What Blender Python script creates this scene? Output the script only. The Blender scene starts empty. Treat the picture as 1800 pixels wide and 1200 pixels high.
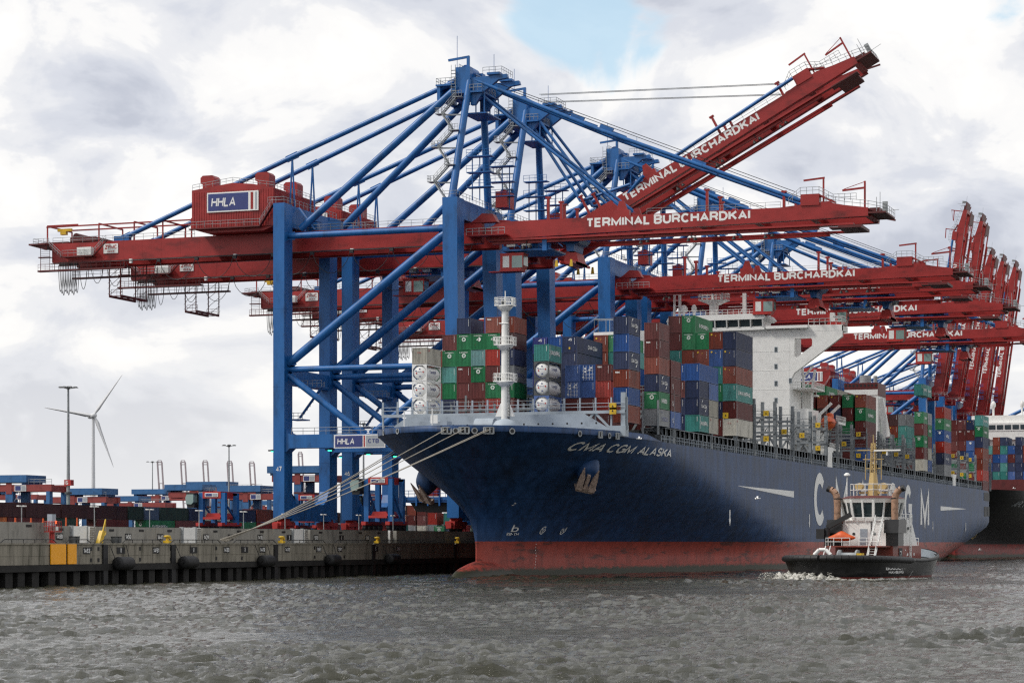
import bpy, math, random
from mathutils import Vector, Matrix, noise
random.seed(7)
PI = math.pi
scn = bpy.context.scene
col = scn.collection

# ------------------------------------------------------------------ camera
# X runs across the river bank (towards the river), Y along the quay, Z up; water level is z = 0
FPX = 4048.0                      # focal length in pixels of the 1800 px wide photograph
TH = math.atan(1450.0 / FPX)      # the quay's vanishing point lies 1450 px right of the centre
SN, CS = math.sin(TH), math.cos(TH)
HY, ZC = 954.0, 5.0
cam_d = bpy.data.cameras.new('camera'); cam = bpy.data.objects.new('camera', cam_d); col.objects.link(cam)
cam.location = (0, 0, ZC)
cam.rotation_euler = (PI / 2, 0, TH)
cam_d.sensor_width = 36.0; cam_d.lens = FPX / 1800 * 36
cam_d.shift_y = (HY - 600) / 1800
cam_d.clip_start = 0.5; cam_d.clip_end = 20000
scn.camera = cam

def at(x, y, X=None, Y=None, Z=None):
    """world point where the line of sight through a photo pixel meets the plane X, Y or Z"""
    k = (x - 900) / FPX
    dx, dy, dz = k * CS - SN, k * SN + CS, (HY - y) / FPX
    t = X / dx if X is not None else (Y / dy if Y is not None else (Z - ZC) / dz)
    return Vector((t * dx, t * dy, ZC + t * dz))

# ------------------------------------------------------------------ sky and sun
scn.view_settings.view_transform = 'Standard'; scn.view_settings.look = 'None'
scn.cycles.use_denoising = False; scn.cycles.sample_clamp_indirect = 2.0; scn.cycles.max_bounces = 6; scn.cycles.caustics_reflective = False; scn.cycles.pixel_filter_type = 'BLACKMAN_HARRIS'; scn.cycles.filter_width = 1.3
scn.view_settings.exposure = 0.1; scn.view_settings.gamma = 1.0
SUN_EL, SUN_AZ = math.radians(46), math.radians(238)      # azimuth measured clockwise from +Y
world = bpy.data.worlds.new('World'); world.cycles.sampling_method = 'MANUAL'; world.cycles.sample_map_resolution = 1024; scn.world = world; world.use_nodes = True
nt = world.node_tree; nt.nodes.clear()
def N(t, **kw):
    n = nt.nodes.new(t)
    for k, v in kw.items(): setattr(n, k, v)
    return n
L = lambda a, b: nt.links.new(a, b)
out = N('ShaderNodeOutputWorld'); bg = N('ShaderNodeBackground'); bg.inputs['Strength'].default_value = 0.1
sky = N('ShaderNodeTexSky'); sky.sky_type = 'NISHITA'; sky.sun_disc = False
sky.sun_elevation = SUN_EL; sky.sun_rotation = SUN_AZ; sky.air_density = 1.0; sky.dust_density = 0.6; sky.ozone_density = 1.5
tc = N('ShaderNodeTexCoord')
def noise_tex(scale, detail, rough, mapping_scale, loc=(0, 0, 0), dist=0.0):
    mp = N('ShaderNodeMapping'); mp.inputs['Scale'].default_value = mapping_scale; mp.inputs['Location'].default_value = loc
    mp.inputs['Rotation'].default_value = (0, 0, -TH)
    L(tc.outputs['Generated'], mp.inputs['Vector'])
    n = N('ShaderNodeTexNoise'); n.inputs['Scale'].default_value = scale; n.inputs['Detail'].default_value = detail
    n.inputs['Roughness'].default_value = rough; n.inputs['Distortion'].default_value = dist
    L(mp.outputs['Vector'], n.inputs['Vector'])
    return n.outputs['Fac']
def ramp(fac, stops, interp='EASE'):
    r = N('ShaderNodeValToRGB'); r.color_ramp.interpolation = interp
    e = r.color_ramp.elements
    while len(e) < len(stops): e.new(0.5)
    for el, (p, c) in zip(e, stops): el.position = p; el.color = (*c, 1) if len(c) == 3 else c
    L(fac, r.inputs['Fac']); return r.outputs['Color']
def mixc(fac, a, b):
    m = N('ShaderNodeMix', data_type='RGBA'); 
    if isinstance(fac, float): m.inputs['Factor'].default_value = fac
    else: L(fac, m.inputs['Factor'])
    for k, v in (('A', a), ('B', b)):
        s = [i for i in m.inputs if i.name == k and i.type == 'RGBA'][0]
        if isinstance(v, tuple): s.default_value = (*v, 1)
        else: L(v, s)
    return [o for o in m.outputs if o.type == 'RGBA'][0]
def math_(op, a, b=None, clamp=False):
    m = N('ShaderNodeMath', operation=op, use_clamp=clamp)
    for i, v in enumerate((a, b)):
        if v is None: continue
        if isinstance(v, (int, float)): m.inputs[i].default_value = v
        else: L(v, m.inputs[i])
    return m.outputs[0]
n_fine = noise_tex(48.0, 8, 0.6, (1.0, 1.0, 1.5), (2.6, 0.2, 1.9), 0.6)
# clouds: big soft grey masses, bright billows, a few blue openings (values are radiances before the 0.1 strength)
n_big = noise_tex(6.0, 7, 0.5, (1.0, 1.0, 2.0), (3.1, 1.7, 0.4), 0.3)
n_mid = noise_tex(13.0, 10, 0.56, (1.0, 1.0, 1.7), (0.6, 4.2, 0.9), 0.5)
mass = math_('ADD', math_('ADD', math_('MULTIPLY', n_big, 0.56), math_('MULTIPLY', n_fine, 0.045)), math_('MULTIPLY', n_mid, 0.395))
def toward(px, py, r0, r1):
    """1 inside an opening of the cloud deck round a compass direction, fading to 0"""
    v = at(px, py, Y=1000.0) - cam.location; v.normalize()
    d = N('ShaderNodeVectorMath', operation='DISTANCE'); L(tc.outputs['Generated'], d.inputs[0]); d.inputs[1].default_value = v
    m = N('ShaderNodeMapRange'); m.inputs['From Min'].default_value = r1; m.inputs['From Max'].default_value = r0; m.interpolation_type = 'SMOOTHSTEP'
    L(d.outputs['Value'], m.inputs['Value']); return m.outputs[0]
shade = math_('ADD', math_('MULTIPLY', toward(110, 400, 0.01, 0.062), 0.055), math_('ADD', math_('MULTIPLY', toward(1560, 300, 0.01, 0.07), 0.035), math_('MULTIPLY', toward(250, 90, 0.01, 0.10), 0.02)))
mass = math_('SUBTRACT', mass, shade)
cloud = ramp(mass,[(0.40, (5.2, 5.5, 6.3)), (0.455, (6.6, 6.85, 7.5)), (0.50, (7.9, 8.0, 8.3)), (0.525, (9.1, 9.05, 9.0)), (0.58, (9.9, 9.75, 9.5))])
# the clouds glow whiter low over the horizon
sep = N('ShaderNodeSeparateXYZ'); L(tc.outputs['Generated'], sep.inputs[0])
low = N('ShaderNodeMapRange'); low.inputs['From Min'].default_value = 0.13; low.inputs['From Max'].default_value = 0.0
L(sep.outputs['Z'], low.inputs['Value'])
cloud = mixc(math_('MULTIPLY', low.outputs[0], 0.62), cloud, (9.7, 9.5, 9.0))
blue = mixc(0.62, sky.outputs['Color'], (6.4, 9.0, 10.6))
gap = math_('MAXIMUM', toward(1020, 5, 0.008, 0.055), math_('MULTIPLY', math_('MAXIMUM', toward(1150, 60, 0.0, 0.035), toward(1760, 0, 0.0, 0.03)), 0.8))
hole = ramp(math_('ADD', math_('MULTIPLY', n_mid, 0.75), math_('MULTIPLY', gap, 0.30)), [(0.53, (0, 0, 0)), (0.66, (0.85, 0.85, 0.85))])
L(mixc(hole, cloud, blue), bg.inputs['Color']); L(bg.outputs[0], out.inputs['Surface'])

sun_d = bpy.data.lights.new('sun', 'SUN'); sun = bpy.data.objects.new('sun', sun_d); col.objects.link(sun)
sun_d.energy = 2.3; sun_d.angle = math.radians(10); sun_d.color = (1.0, 0.95, 0.88)
sd = Vector((math.sin(SUN_AZ) * math.cos(SUN_EL), math.cos(SUN_AZ) * math.cos(SUN_EL), math.sin(SUN_EL)))
sun.rotation_euler = (-sd).to_track_quat('-Z', 'Y').to_euler()

# ------------------------------------------------------------------ materials
def material(name, base, rough=0.55, metal=0.0, var=0.25, scale=0.6, dark=None, bump=0.0, streak=None, spec=0.5, emit=None):
    """painted or weathered surface: base colour broken up by large soft noise and finer grime"""
    m = bpy.data.materials.new(name); m.use_nodes = True
    t = m.node_tree; b = t.nodes['Principled BSDF']
    b.inputs['Roughness'].default_value = rough; b.inputs['Metallic'].default_value = metal
    b.inputs['Specular IOR Level'].default_value = spec
    if emit:
        b.inputs['Base Color'].default_value = (*base, 1); b.inputs['Emission Color'].default_value = (*base, 1); b.inputs['Emission Strength'].default_value = emit
        return m
    g = t.nodes.new('ShaderNodeNewGeometry')
    mp = t.nodes.new('ShaderNodeMapping'); t.links.new(g.outputs['Position'], mp.inputs[0])
    mp.inputs['Scale'].default_value = streak or (1, 1, 1)
    n1 = t.nodes.new('ShaderNodeTexNoise'); n1.inputs['Scale'].default_value = scale; n1.inputs['Detail'].default_value = 7; n1.inputs['Roughness'].default_value = 0.65
    t.links.new(mp.outputs[0], n1.inputs['Vector'])
    r = t.nodes.new('ShaderNodeValToRGB'); e = r.color_ramp.elements
    d = dark or tuple(c * (1 - var * 1.6) for c in base)
    lt = tuple(min(1, c * (1 + var * 0.7) + 0.01 * var) for c in base)
    e[0].position = 0.30; e[0].color = (*d, 1); e[1].position = 0.70; e[1].color = (*lt, 1)
    k = e.new(0.47); k.color = (*base, 1)
    t.links.new(n1.outputs['Fac'], r.inputs['Fac']); t.links.new(r.outputs['Color'], b.inputs['Base Color'])
    if bump:
        bp = t.nodes.new('ShaderNodeBump'); bp.inputs['Strength'].default_value = bump; bp.inputs['Distance'].default_value = 0.1
        t.links.new(n1.outputs['Fac'], bp.inputs['Height']); t.links.new(bp.outputs[0], b.inputs['Normal'])
    return m
M = {}
M['blue'] = material('crane_blue', (0.009, 0.108, 0.33), 0.42, var=0.30, scale=0.5, streak=(1, 1, 0.35))
M['red'] = material('crane_red', (0.285, 0.0145, 0.013), 0.45, var=0.32, scale=0.45, streak=(0.5, 1, 1))
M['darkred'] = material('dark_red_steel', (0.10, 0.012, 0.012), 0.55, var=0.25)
M['yardblue'] = material('hazed_yard_blue', (0.030, 0.125, 0.30), 0.5, var=0.25)  # crane blue with the fading of distance mixed into the colour
M['yardred'] = material('hazed_yard_red', (0.26, 0.045, 0.040), 0.55, var=0.25)  # crane red dulled in the colour itself, as haze over distance would
M['white'] = material('white_paint', (0.80, 0.80, 0.775), 0.5, var=0.08, scale=0.8)
M['lettering'] = material('white_lettering', (0.80, 0.80, 0.78), 0.5, var=0.06)
M['navy_sign'] = material('navy_sign', (0.035, 0.05, 0.19), 0.4, var=0.08)
M['grey_sign'] = material('grey_sign', (0.36, 0.39, 0.42), 0.4, var=0.08)
M['galv'] = material('galvanised_steel', (0.30, 0.32, 0.33), 0.55, var=0.25, scale=2.0)
M['black'] = material('black_rubber', (0.012, 0.012, 0.013), 0.6, var=0.3, scale=2.0)
M['cable'] = material('black_cable', (0.015, 0.015, 0.017), 0.5, var=0.2)
M['yellow'] = material('safety_yellow', (0.62, 0.40, 0.02), 0.5, var=0.2, scale=1.5)
M['amber'] = material('amber_board', (0.95, 0.40, 0.002), 0.4, var=0.06, scale=0.8)
M['orange'] = material('orange_paint', (0.62, 0.10, 0.02), 0.5, var=0.15)
M['signalred'] = material('signal_red', (0.42, 0.03, 0.025), 0.5, var=0.15)
M['glass'] = material('dark_window_glass', (0.03, 0.045, 0.05), 0.08, var=0.15, spec=0.9)
M['paleglass'] = material('pale_window_glass', (0.22, 0.32, 0.30), 0.08, var=0.1, spec=0.9)
M['shipgrey'] = material('ship_deck_grey', (0.33, 0.38, 0.43), 0.55, var=0.18, scale=0.5)
M['lashgrey'] = material('lashing_bridge_grey', (0.20, 0.22, 0.235), 0.6, var=0.35, scale=0.8)
M['darkgrey'] = material('dark_deck_steel', (0.07, 0.075, 0.078), 0.65, var=0.4, scale=0.8)
M['anchor'] = material('anchor_scale', (0.33, 0.25, 0.21), 0.75, var=0.5, scale=2.5, bump=0.3)
M['rust'] = material('rusty_steel', (0.17, 0.075, 0.035), 0.75, var=0.5, scale=2.5, bump=0.3)
M['rustpipe'] = material('heat_stained_pipe', (0.34, 0.20, 0.13), 0.5, var=0.45, scale=2.0)
M['cream'] = material('mast_cream_yellow', (0.50, 0.36, 0.15), 0.5, var=0.15)
M['concrete'] = material('stained_concrete', (0.22, 0.20, 0.16), 0.85, var=0.6, scale=1.1, streak=(1, 1, 0.14), bump=0.2, dark=(0.065, 0.062, 0.042))
M['wallconcrete'] = material('pale_flood_wall_concrete', (0.255, 0.245, 0.22), 0.85, var=0.3, scale=0.7, streak=(1, 1, 0.3), bump=0.15)
M['pile'] = material('tarred_pile', (0.010, 0.009, 0.008), 0.8, var=0.6, scale=0.8, bump=0.3)
M['apron'] = material('apron_asphalt', (0.07, 0.07, 0.07), 0.9, var=0.3, scale=0.3)
M['rope'] = material('mooring_rope', (0.36, 0.33, 0.28), 0.9, var=0.2, scale=3.0)
M['turbine'] = material('turbine_white', (0.62, 0.63, 0.65), 0.5, var=0.06)
M['mauve'] = material('hazed_far_crane_paint', (0.34, 0.29, 0.31), 0.6, var=0.15)  # grey-mauve that carries a slight distance haze in its colour
M['green_lamp'] = material('green_lamp', (0.05, 1.0, 0.45), emit=3.0)
M['red_lamp'] = material('red_lamp', (1.0, 0.10, 0.03), emit=2.5)
M['white_lamp'] = material('white_lamp', (1.0, 0.97, 0.9), emit=3.0)
CC = {'g': ('green', (0.012, 0.165, 0.060)), 't': ('teal', (0.055, 0.235, 0.215)), 'r': ('dark red', (0.115, 0.020, 0.018)),
      'R': ('bright red', (0.34, 0.030, 0.020)), 'o': ('rust red', (0.20, 0.042, 0.024)), 'n': ('navy', (0.014, 0.025, 0.075)),
      'b': ('blue', (0.018, 0.075, 0.26)), 'k': ('grey', (0.20, 0.21, 0.22)), 'w': ('beige', (0.42, 0.40, 0.34)),
      'm': ('maroon', (0.055, 0.018, 0.018)), 'p': ('royal blue', (0.025, 0.035, 0.21)), 's': ('slate blue', (0.05, 0.085, 0.15)),
      'd': ('black-green', (0.016, 0.040, 0.030)), 'l': ('pale teal', (0.16, 0.30, 0.30)), 'O': ('orange', (0.50, 0.13, 0.02)), 'G': ('dark green', (0.010, 0.085, 0.045))}
def cont_mat(name, c):
    """container paint: steel with rust blooms and vertical dirt, a different patch on every box"""
    m = material(name, c, 0.5, var=0.28, scale=0.55, streak=(1, 1, 0.35))
    t = m.node_tree; b = t.nodes['Principled BSDF']; src = b.inputs['Base Color'].links[0].from_socket
    oi = t.nodes.new('ShaderNodeObjectInfo'); hs = t.nodes.new('ShaderNodeHueSaturation')
    mr = t.nodes.new('ShaderNodeMapRange'); mr.inputs['To Min'].default_value = 0.72; mr.inputs['To Max'].default_value = 1.30
    t.links.new(oi.outputs['Random'], mr.inputs['Value']); t.links.new(mr.outputs[0], hs.inputs['Value'])
    mr2 = t.nodes.new('ShaderNodeMapRange'); mr2.inputs['To Min'].default_value = 1.16; mr2.inputs['To Max'].default_value = 0.84
    t.links.new(oi.outputs['Random'], mr2.inputs['Value']); t.links.new(mr2.outputs[0], hs.inputs['Saturation'])
    t.links.new(src, hs.inputs['Color'])
    g = t.nodes.new('ShaderNodeNewGeometry'); n = t.nodes.new('ShaderNodeTexNoise'); n.inputs['Scale'].default_value = 1.3; n.inputs['Detail'].default_value = 9; n.inputs['Roughness'].default_value = 0.7
    t.links.new(g.outputs['Position'], n.inputs['Vector'])
    r = t.nodes.new('ShaderNodeValToRGB'); r.color_ramp.elements[0].position = 0.60; r.color_ramp.elements[1].position = 0.72
    t.links.new(n.outputs['Fac'], r.inputs['Fac'])
    mx = t.nodes.new('ShaderNodeMix'); mx.data_type = 'RGBA'
    sc = t.nodes.new('ShaderNodeMath'); sc.operation = 'MULTIPLY'; sc.inputs[1].default_value = 0.55
    t.links.new(r.outputs['Color'], sc.inputs[0]); t.links.new(sc.outputs[0], mx.inputs['Factor'])
    ab = [i for i in mx.inputs if i.type == 'RGBA']; t.links.new(hs.outputs['Color'], ab[0]); ab[1].default_value = (0.11, 0.055, 0.03, 1)
    t.links.new([o for o in mx.outputs if o.type == 'RGBA'][0], b.inputs['Base Color'])
    return m
for k, (nm, c) in CC.items(): M['c_' + k] = cont_mat('container_' + nm.replace(' ', '_').replace('-', '_'), c)

# ------------------------------------------------------------------ mesh helpers
_glyphs = {}
def _arc(cx, cy, rx, ry, a0, a1, n=12):
    return [(cx + rx * math.cos(math.radians(a0 + (a1 - a0) * i / n)), cy + ry * math.sin(math.radians(a0 + (a1 - a0) * i / n))) for i in range(n + 1)]
_R = lambda y0, y1, x=0.6: _arc(x, (y0 + y1) / 2, 1 - x, (y1 - y0) / 2, 90, -90, 8)
STROKES = {   # letter: (width, strokes on the unit square)
    'A': (0.95, [[(0, 0), (.5, 1), (1, 0)], [(.22, .30), (.78, .30)]]), 'B': (0.86, [[(0, 0), (0, 1)] + _R(.53, 1, .58)[0:] + [(0, .53)], [(.56, .53)] + _R(0, .53, .62) + [(0, 0)]]),
    'C': (0.92, [_arc(.5, .5, .5, .5, 42, 318, 20)]), 'D': (0.90, [[(0, 0), (0, 1)] + _arc(.42, .5, .58, .5, 90, -90, 14) + [(0, 0)]]),
    'E': (0.76, [[(1, 1), (0, 1), (0, 0), (1, 0)], [(0, .52), (.92, .52)]]), 'F': (0.72, [[(1, 1), (0, 1), (0, 0)], [(0, .5), (.9, .5)]]),
    'G': (0.96, [_arc(.5, .5, .5, .5, 42, 330, 20) + [(1, .46), (.55, .46)], [(1, .46), (1, 0)]]), 'H': (0.88, [[(0, 0), (0, 1)], [(1, 0), (1, 1)], [(0, .52), (1, .52)]]),
    'I': (0.20, [[(.5, 0), (.5, 1)]]), 'J': (0.7, [[(1, 1), (1, .3)] + _arc(.5, .3, .5, .3, 0, -180, 8)]), 'K': (0.90, [[(0, 0), (0, 1)], [(1, 1), (0, .36)], [(.34, .6), (1, 0)]]),
    'L': (0.72, [[(0, 1), (0, 0), (1, 0)]]), 'M': (1.06, [[(0, 0), (0, 1), (.5, .12), (1, 1), (1, 0)]]), 'N': (0.88, [[(0, 0), (0, 1), (1, 0), (1, 1)]]),
    'O': (0.98, [_arc(.5, .5, .5, .5, 0, 360, 24)]), 'P': (0.82, [[(0, 0), (0, 1)] + _R(.45, 1) + [(0, .45)]]), 'R': (0.88, [[(0, 0), (0, 1)] + _R(.47, 1) + [(0, .47)], [(.52, .47), (.8, .38), (1, 0)]]),
    'S': (0.84, [_arc(.5, .74, .46, .26, 25, 270, 12) + _arc(.5, .255, .5, .255, 90, -155, 12)]), 'T': (0.80, [[(0, 1), (1, 1)], [(.5, 1), (.5, 0)]]),
    'U': (0.88, [[(0, 1), (0, .34)] + _arc(.5, .34, .5, .34, 180, 360, 12) + [(1, 1)]]), 'V': (0.90, [[(0, 1), (.5, 0), (1, 1)]]), 'W': (1.25, [[(0, 1), (.26, 0), (.5, .9), (.74, 0), (1, 1)]]),
    'X': (0.9, [[(0, 0), (1, 1)], [(0, 1), (1, 0)]]), 'Y': (0.9, [[(0, 1), (.5, .45), (1, 1)], [(.5, .45), (.5, 0)]]), 'Z': (0.82, [[(0, 1), (1, 1), (0, 0), (1, 0)]]),
    '0': (0.7, [_arc(.5, .5, .5, .5, 0, 360, 20)]), '1': (0.42, [[(0, .76), (.8, 1), (.8, 0)]]), '2': (0.7, [_arc(.5, .7, .5, .3, 170, -20, 10) + [(0, 0), (1, 0)]]), '3': (0.7, [_arc(.48, .76, .46, .24, 160, -90, 10) + _arc(.5, .27, .5, .27, 90, -160, 10)]),
    '4': (0.74, [[(.75, 0), (.75, 1), (0, .28), (1, .28)]]), '5': (0.7, [[(.95, 1), (.12, 1), (.05, .5)] + _arc(.5, .32, .5, .32, 120, -150, 12)]), '6': (0.7, [_arc(.5, .31, .5, .31, 0, 360, 16), [(.02, .38), (.1, .75), (.45, 1), (.9, .88)]]),
    '7': (0.7, [[(0, 1), (1, 1), (.35, 0)]]), '8': (0.7, [_arc(.5, .75, .44, .25, 0, 360, 14), _arc(.5, .26, .5, .26, 0, 360, 14)]), '9': (0.7, [_arc(.5, .69, .5, .31, 0, 360, 16), [(.98, .62), (.9, .25), (.55, 0), (.1, .12)]]), '-': (0.5, [[(0, .45), (1, .45)]])}
def _ribbon(pts, t):
    """polyline thickened to a strip of quads, mitred at the corners"""
    q = [pts[0]]
    for p in pts[1:]:
        if math.hypot(p[0] - q[-1][0], p[1] - q[-1][1]) > 1e-4: q.append(p)
    closed = len(q) > 3 and math.hypot(q[0][0] - q[-1][0], q[0][1] - q[-1][1]) < 1e-3
    if closed: q = q[:-1]
    n = len(q); L_, R_ = [], []
    for i in range(n):
        a = q[i - 1] if (i or closed) else None; c = q[(i + 1) % n] if (i < n - 1 or closed) else None
        d = []
        for u, v in ((a, q[i]), (q[i], c)):
            if u is None or v is None: continue
            l = math.hypot(v[0] - u[0], v[1] - u[1]); d.append(((v[0] - u[0]) / l, (v[1] - u[1]) / l))
        if len(d) == 1: nx, ny, k = -d[0][1], d[0][0], 1.0
        else:
            nx, ny = -d[0][1] - d[1][1], d[0][0] + d[1][0]; l = math.hypot(nx, ny)
            if l < 0.25: nx, ny, k = -d[0][1], d[0][0], 1.0
            else: nx, ny = nx / l, ny / l; k = min(2.2, 2 / l)
        h = t / 2 * k; L_.append((q[i][0] + nx * h, q[i][1] + ny * h)); R_.append((q[i][0] - nx * h, q[i][1] - ny * h))
    vs = L_ + R_; m = n if closed else n - 1
    return vs, [(n + i, n + (i + 1) % n, (i + 1) % n, i) for i in range(m)]
def glyphs(txt, bold=0.02, shear=0.0):
    """flat faces of a string in a plain bold face, normalised to a unit box: [(x, y, layer)], faces, aspect"""
    key = (txt, bold, shear)
    if key in _glyphs: return _glyphs[key]
    vs, fs, pen = [], [], 0.0
    if all(c in STROKES or c == ' ' for c in txt):
        t = 0.15 + bold * 1.2
        for ch in txt:
            if ch == ' ': pen += 0.30; continue
            w, strokes = STROKES[ch]
            if ch == 'I': w = t
            for k, st in enumerate(strokes):
                sv, sf = _ribbon([(pen + t / 2 + x * (w - t), t / 2 + y * (1 - t)) for x, y in st], t)
                b0 = len(vs); m_ = len(sv) // 2; vs += [(x, min(1, max(0, y)), k + 0.9 * (j % m_) / m_) for j, (x, y) in enumerate(sv)]; fs += [tuple(b0 + i for i in f) for f in sf]
            pen += w + 0.075
        vs = [(x + shear * y, y, k) for x, y, k in vs]
    else:
        cu = bpy.data.curves.new('font', 'FONT'); cu.body = txt; cu.offset = bold; cu.shear = shear; cu.resolution_u = 3; cu.fill_mode = 'FRONT'
        ob = bpy.data.objects.new('font', cu); col.objects.link(ob)
        me = bpy.data.meshes.new_from_object(ob.evaluated_get(bpy.context.evaluated_depsgraph_get()))
        vs = [(v.co.x, v.co.y, 0) for v in me.vertices]; fs = [tuple(p.vertices) for p in me.polygons]
        bpy.data.objects.remove(ob); bpy.data.curves.remove(cu); bpy.data.meshes.remove(me)
    x0 = min(v[0] for v in vs); x1 = max(v[0] for v in vs); y0 = min(v[1] for v in vs); y1 = max(v[1] for v in vs)
    r = ([((x - x0) / max(1e-6, x1 - x0), (y - y0) / (y1 - y0), k) for x, y, k in vs], fs, (x1 - x0) / (y1 - y0))
    _glyphs[key] = r; return r

class MB:
    """collects shapes into one mesh; self.m is the material slot of what is added next"""
    def __init__(s, org=(0, 0, 0)): s.v = []; s.f = []; s.mi = []; s.o = Vector(org); s.m = 0; s.sm = []
    def add(s, vs, fs, smooth=False):
        b = len(s.v); s.v += [tuple(Vector(v) - s.o) for v in vs]
        for f in fs: s.f.append(tuple(b + i for i in f)); s.mi.append(s.m); s.sm.append(smooth)
        return s
    def box(s, a, b):
        x0, x1 = sorted((a[0], b[0])); y0, y1 = sorted((a[1], b[1])); z0, z1 = sorted((a[2], b[2]))
        return s.add([(x0, y0, z0), (x1, y0, z0), (x1, y1, z0), (x0, y1, z0), (x0, y0, z1), (x1, y0, z1), (x1, y1, z1), (x0, y1, z1)],
                     [(0, 3, 2, 1), (4, 5, 6, 7), (0, 1, 5, 4), (1, 2, 6, 5), (2, 3, 7, 6), (3, 0, 4, 7)])
    def frame(s, p, q):
        p, q = Vector(p), Vector(q); d = (q - p).normalized()
        u = d.cross(Vector((0, 0, 1))) if abs(d.z) < 0.95 else d.cross(Vector((1, 0, 0)))
        u.normalize(); return p, q, u, u.cross(d).normalized()
    def beam(s, p, q, w, h):
        """rectangular bar; w across (horizontal), h the other way"""
        p, q, u, w_ = s.frame(p, q); u = u * w / 2; k = w_ * h / 2
        vs = [e + a * u + b * k for e in (p, q) for a, b in ((-1, -1), (1, -1), (1, 1), (-1, 1))]
        return s.add(vs, [(0, 1, 2, 3), (7, 6, 5, 4), (0, 4, 5, 1), (1, 5, 6, 2), (2, 6, 7, 3), (3, 7, 4, 0)])
    def tube(s, p, q, r, n=10, r2=None, caps=True):
        p, q, u, w = s.frame(p, q); r2 = r if r2 is None else r2
        vs = []
        for e, rr in ((p, r), (q, r2)):
            for i in range(n):
                a = 2 * PI * i / n; vs.append(e + (u * math.cos(a) + w * math.sin(a)) * rr)
        s.add(vs, [(i, (i + 1) % n, n + (i + 1) % n, n + i) for i in range(n)], n > 5)
        if caps: s.add(vs, [tuple(range(n - 1, -1, -1)), tuple(range(n, 2 * n))])
        return s
    def path(s, pts, r, n=5):
        for a, b in zip(pts, pts[1:]): s.tube(a, b, r, n, caps=False)
        return s
    def prism(s, prof, axis, a, b):
        """outline (two coordinates) pushed along axis 'x', 'y' or 'z' from a to b"""
        def pt(u, v, t): return {'x': (t, u, v), 'y': (u, t, v), 'z': (u, v, t)}[axis]
        n = len(prof); vs = [pt(u, v, a) for u, v in prof] + [pt(u, v, b) for u, v in prof]
        return s.add(vs, [tuple(range(n - 1, -1, -1)), tuple(range(n, 2 * n))] + [(i, (i + 1) % n, n + (i + 1) % n, n + i) for i in range(n)])
    def lathe(s, c, prof, n=16, axis='z'):
        """prof: list of (radius, height) round an axis through c"""
        vs = []
        for r, h in prof:
            for i in range(n):
                a = 2 * PI * i / n; x, y = r * math.cos(a), r * math.sin(a)
                vs.append(Vector(c) + Vector({'z': (x, y, h), 'y': (x, h, y), 'x': (h, x, y)}[axis]))
        fs = [(j * n + i, j * n + (i + 1) % n, (j + 1) * n + (i + 1) % n, (j + 1) * n + i) for j in range(len(prof) - 1) for i in range(n)]
        s.add(vs, fs, True)
        return s.add(vs[:n] + vs[-n:], [tuple(range(n - 1, -1, -1)), tuple(range(n, 2 * n))])
    def rail(s, pts, h=1.1, step=2.0, r=0.045, mid=True):
        """handrail along a polyline"""
        for a, b in zip(pts, pts[1:]):
            a, b = Vector(a), Vector(b); L_ = (b - a).length; n = max(1, round(L_ / step))
            for i in range(n + 1):
                p = a.lerp(b, i / n); s.tube(p, p + Vector((0, 0, h)), r, 4, caps=False)
            for k in ((1.0, 0.52) if mid else (1.0,)):
                s.tube(a + Vector((0, 0, h * k)), b + Vector((0, 0, h * k)), r, 4, caps=False)
        return s
    def text(s, txt, org, right, up, w, h, bold=0.02, shear=0.0):
        vs, fs, _ = glyphs(txt, bold, shear); org, right, up = Vector(org), Vector(right), Vector(up); n = right.cross(up)
        return s.add([org + right * (x * w) + up * (y * h) + n * (0.006 * k) for x, y, k in vs], fs)
    def disc(s, c, right, up, r, n=16, r_in=0.0):
        c, right, up = Vector(c), Vector(right), Vector(up)
        ring = lambda q: [c + right * (math.cos(2 * PI * i / n) * q) + up * (math.sin(2 * PI * i / n) * q) for i in range(n)]
        if r_in: return s.add(ring(r) + ring(r_in), [(i, (i + 1) % n, n + (i + 1) % n, n + i) for i in range(n)])
        return s.add(ring(r), [tuple(range(n))])
    def quad(s, a, b, c, d): return s.add([a, b, c, d], [(0, 1, 2, 3)])
    def mesh(s, name, mats):
        me = bpy.data.meshes.new(name); me.from_pydata(s.v, [], s.f)
        for m in (mats if isinstance(mats, (list, tuple)) else [mats]): me.materials.append(M[m] if isinstance(m, str) else m)
        me.polygons.foreach_set('material_index', s.mi); me.polygons.foreach_set('use_smooth', s.sm); me.update(); return me
    def build(s, name, mats, parent=None, loc=None):
        o = bpy.data.objects.new(name, s.mesh(name, mats)); col.objects.link(o)
        if parent is not None: o.parent = parent
        if loc is not None: o.location = loc
        return o
def place(name, me, parent=None, loc=(0, 0, 0)):
    o = bpy.data.objects.new(name, me); col.objects.link(o); o.location = loc
    if parent is not None: o.parent = parent
    return o
def tag(o, label=None, cat=None, group=None, kind=None):
    if label: o['label'] = label
    if cat: o['category'] = cat
    if group: o['group'] = group
    if kind: o['kind'] = kind
    return o
def empty(name, loc, label, cat, group=None, rz=0.0):
    o = bpy.data.objects.new(name, None); col.objects.link(o); o.location = loc; o.rotation_euler = (0, 0, rz)
    return tag(o, label, cat, group)
def copy_tree(o, parent=None, skip=()):
    c = o.copy(); col.objects.link(c)
    if parent is not None: c.parent = parent
    for ch in list(o.children):
        if ch.name.split('.')[0] not in skip: copy_tree(ch, c, skip)
    return c
ORD = ['zeroth', 'first', 'second', 'third', 'fourth', 'fifth', 'sixth', 'seventh', 'eighth', 'ninth', 'tenth', 'eleventh', 'twelfth', 'thirteenth', 'fourteenth', 'fifteenth', 'sixteenth', 'seventeenth', 'eighteenth', 'nineteenth', 'twentieth']
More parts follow.
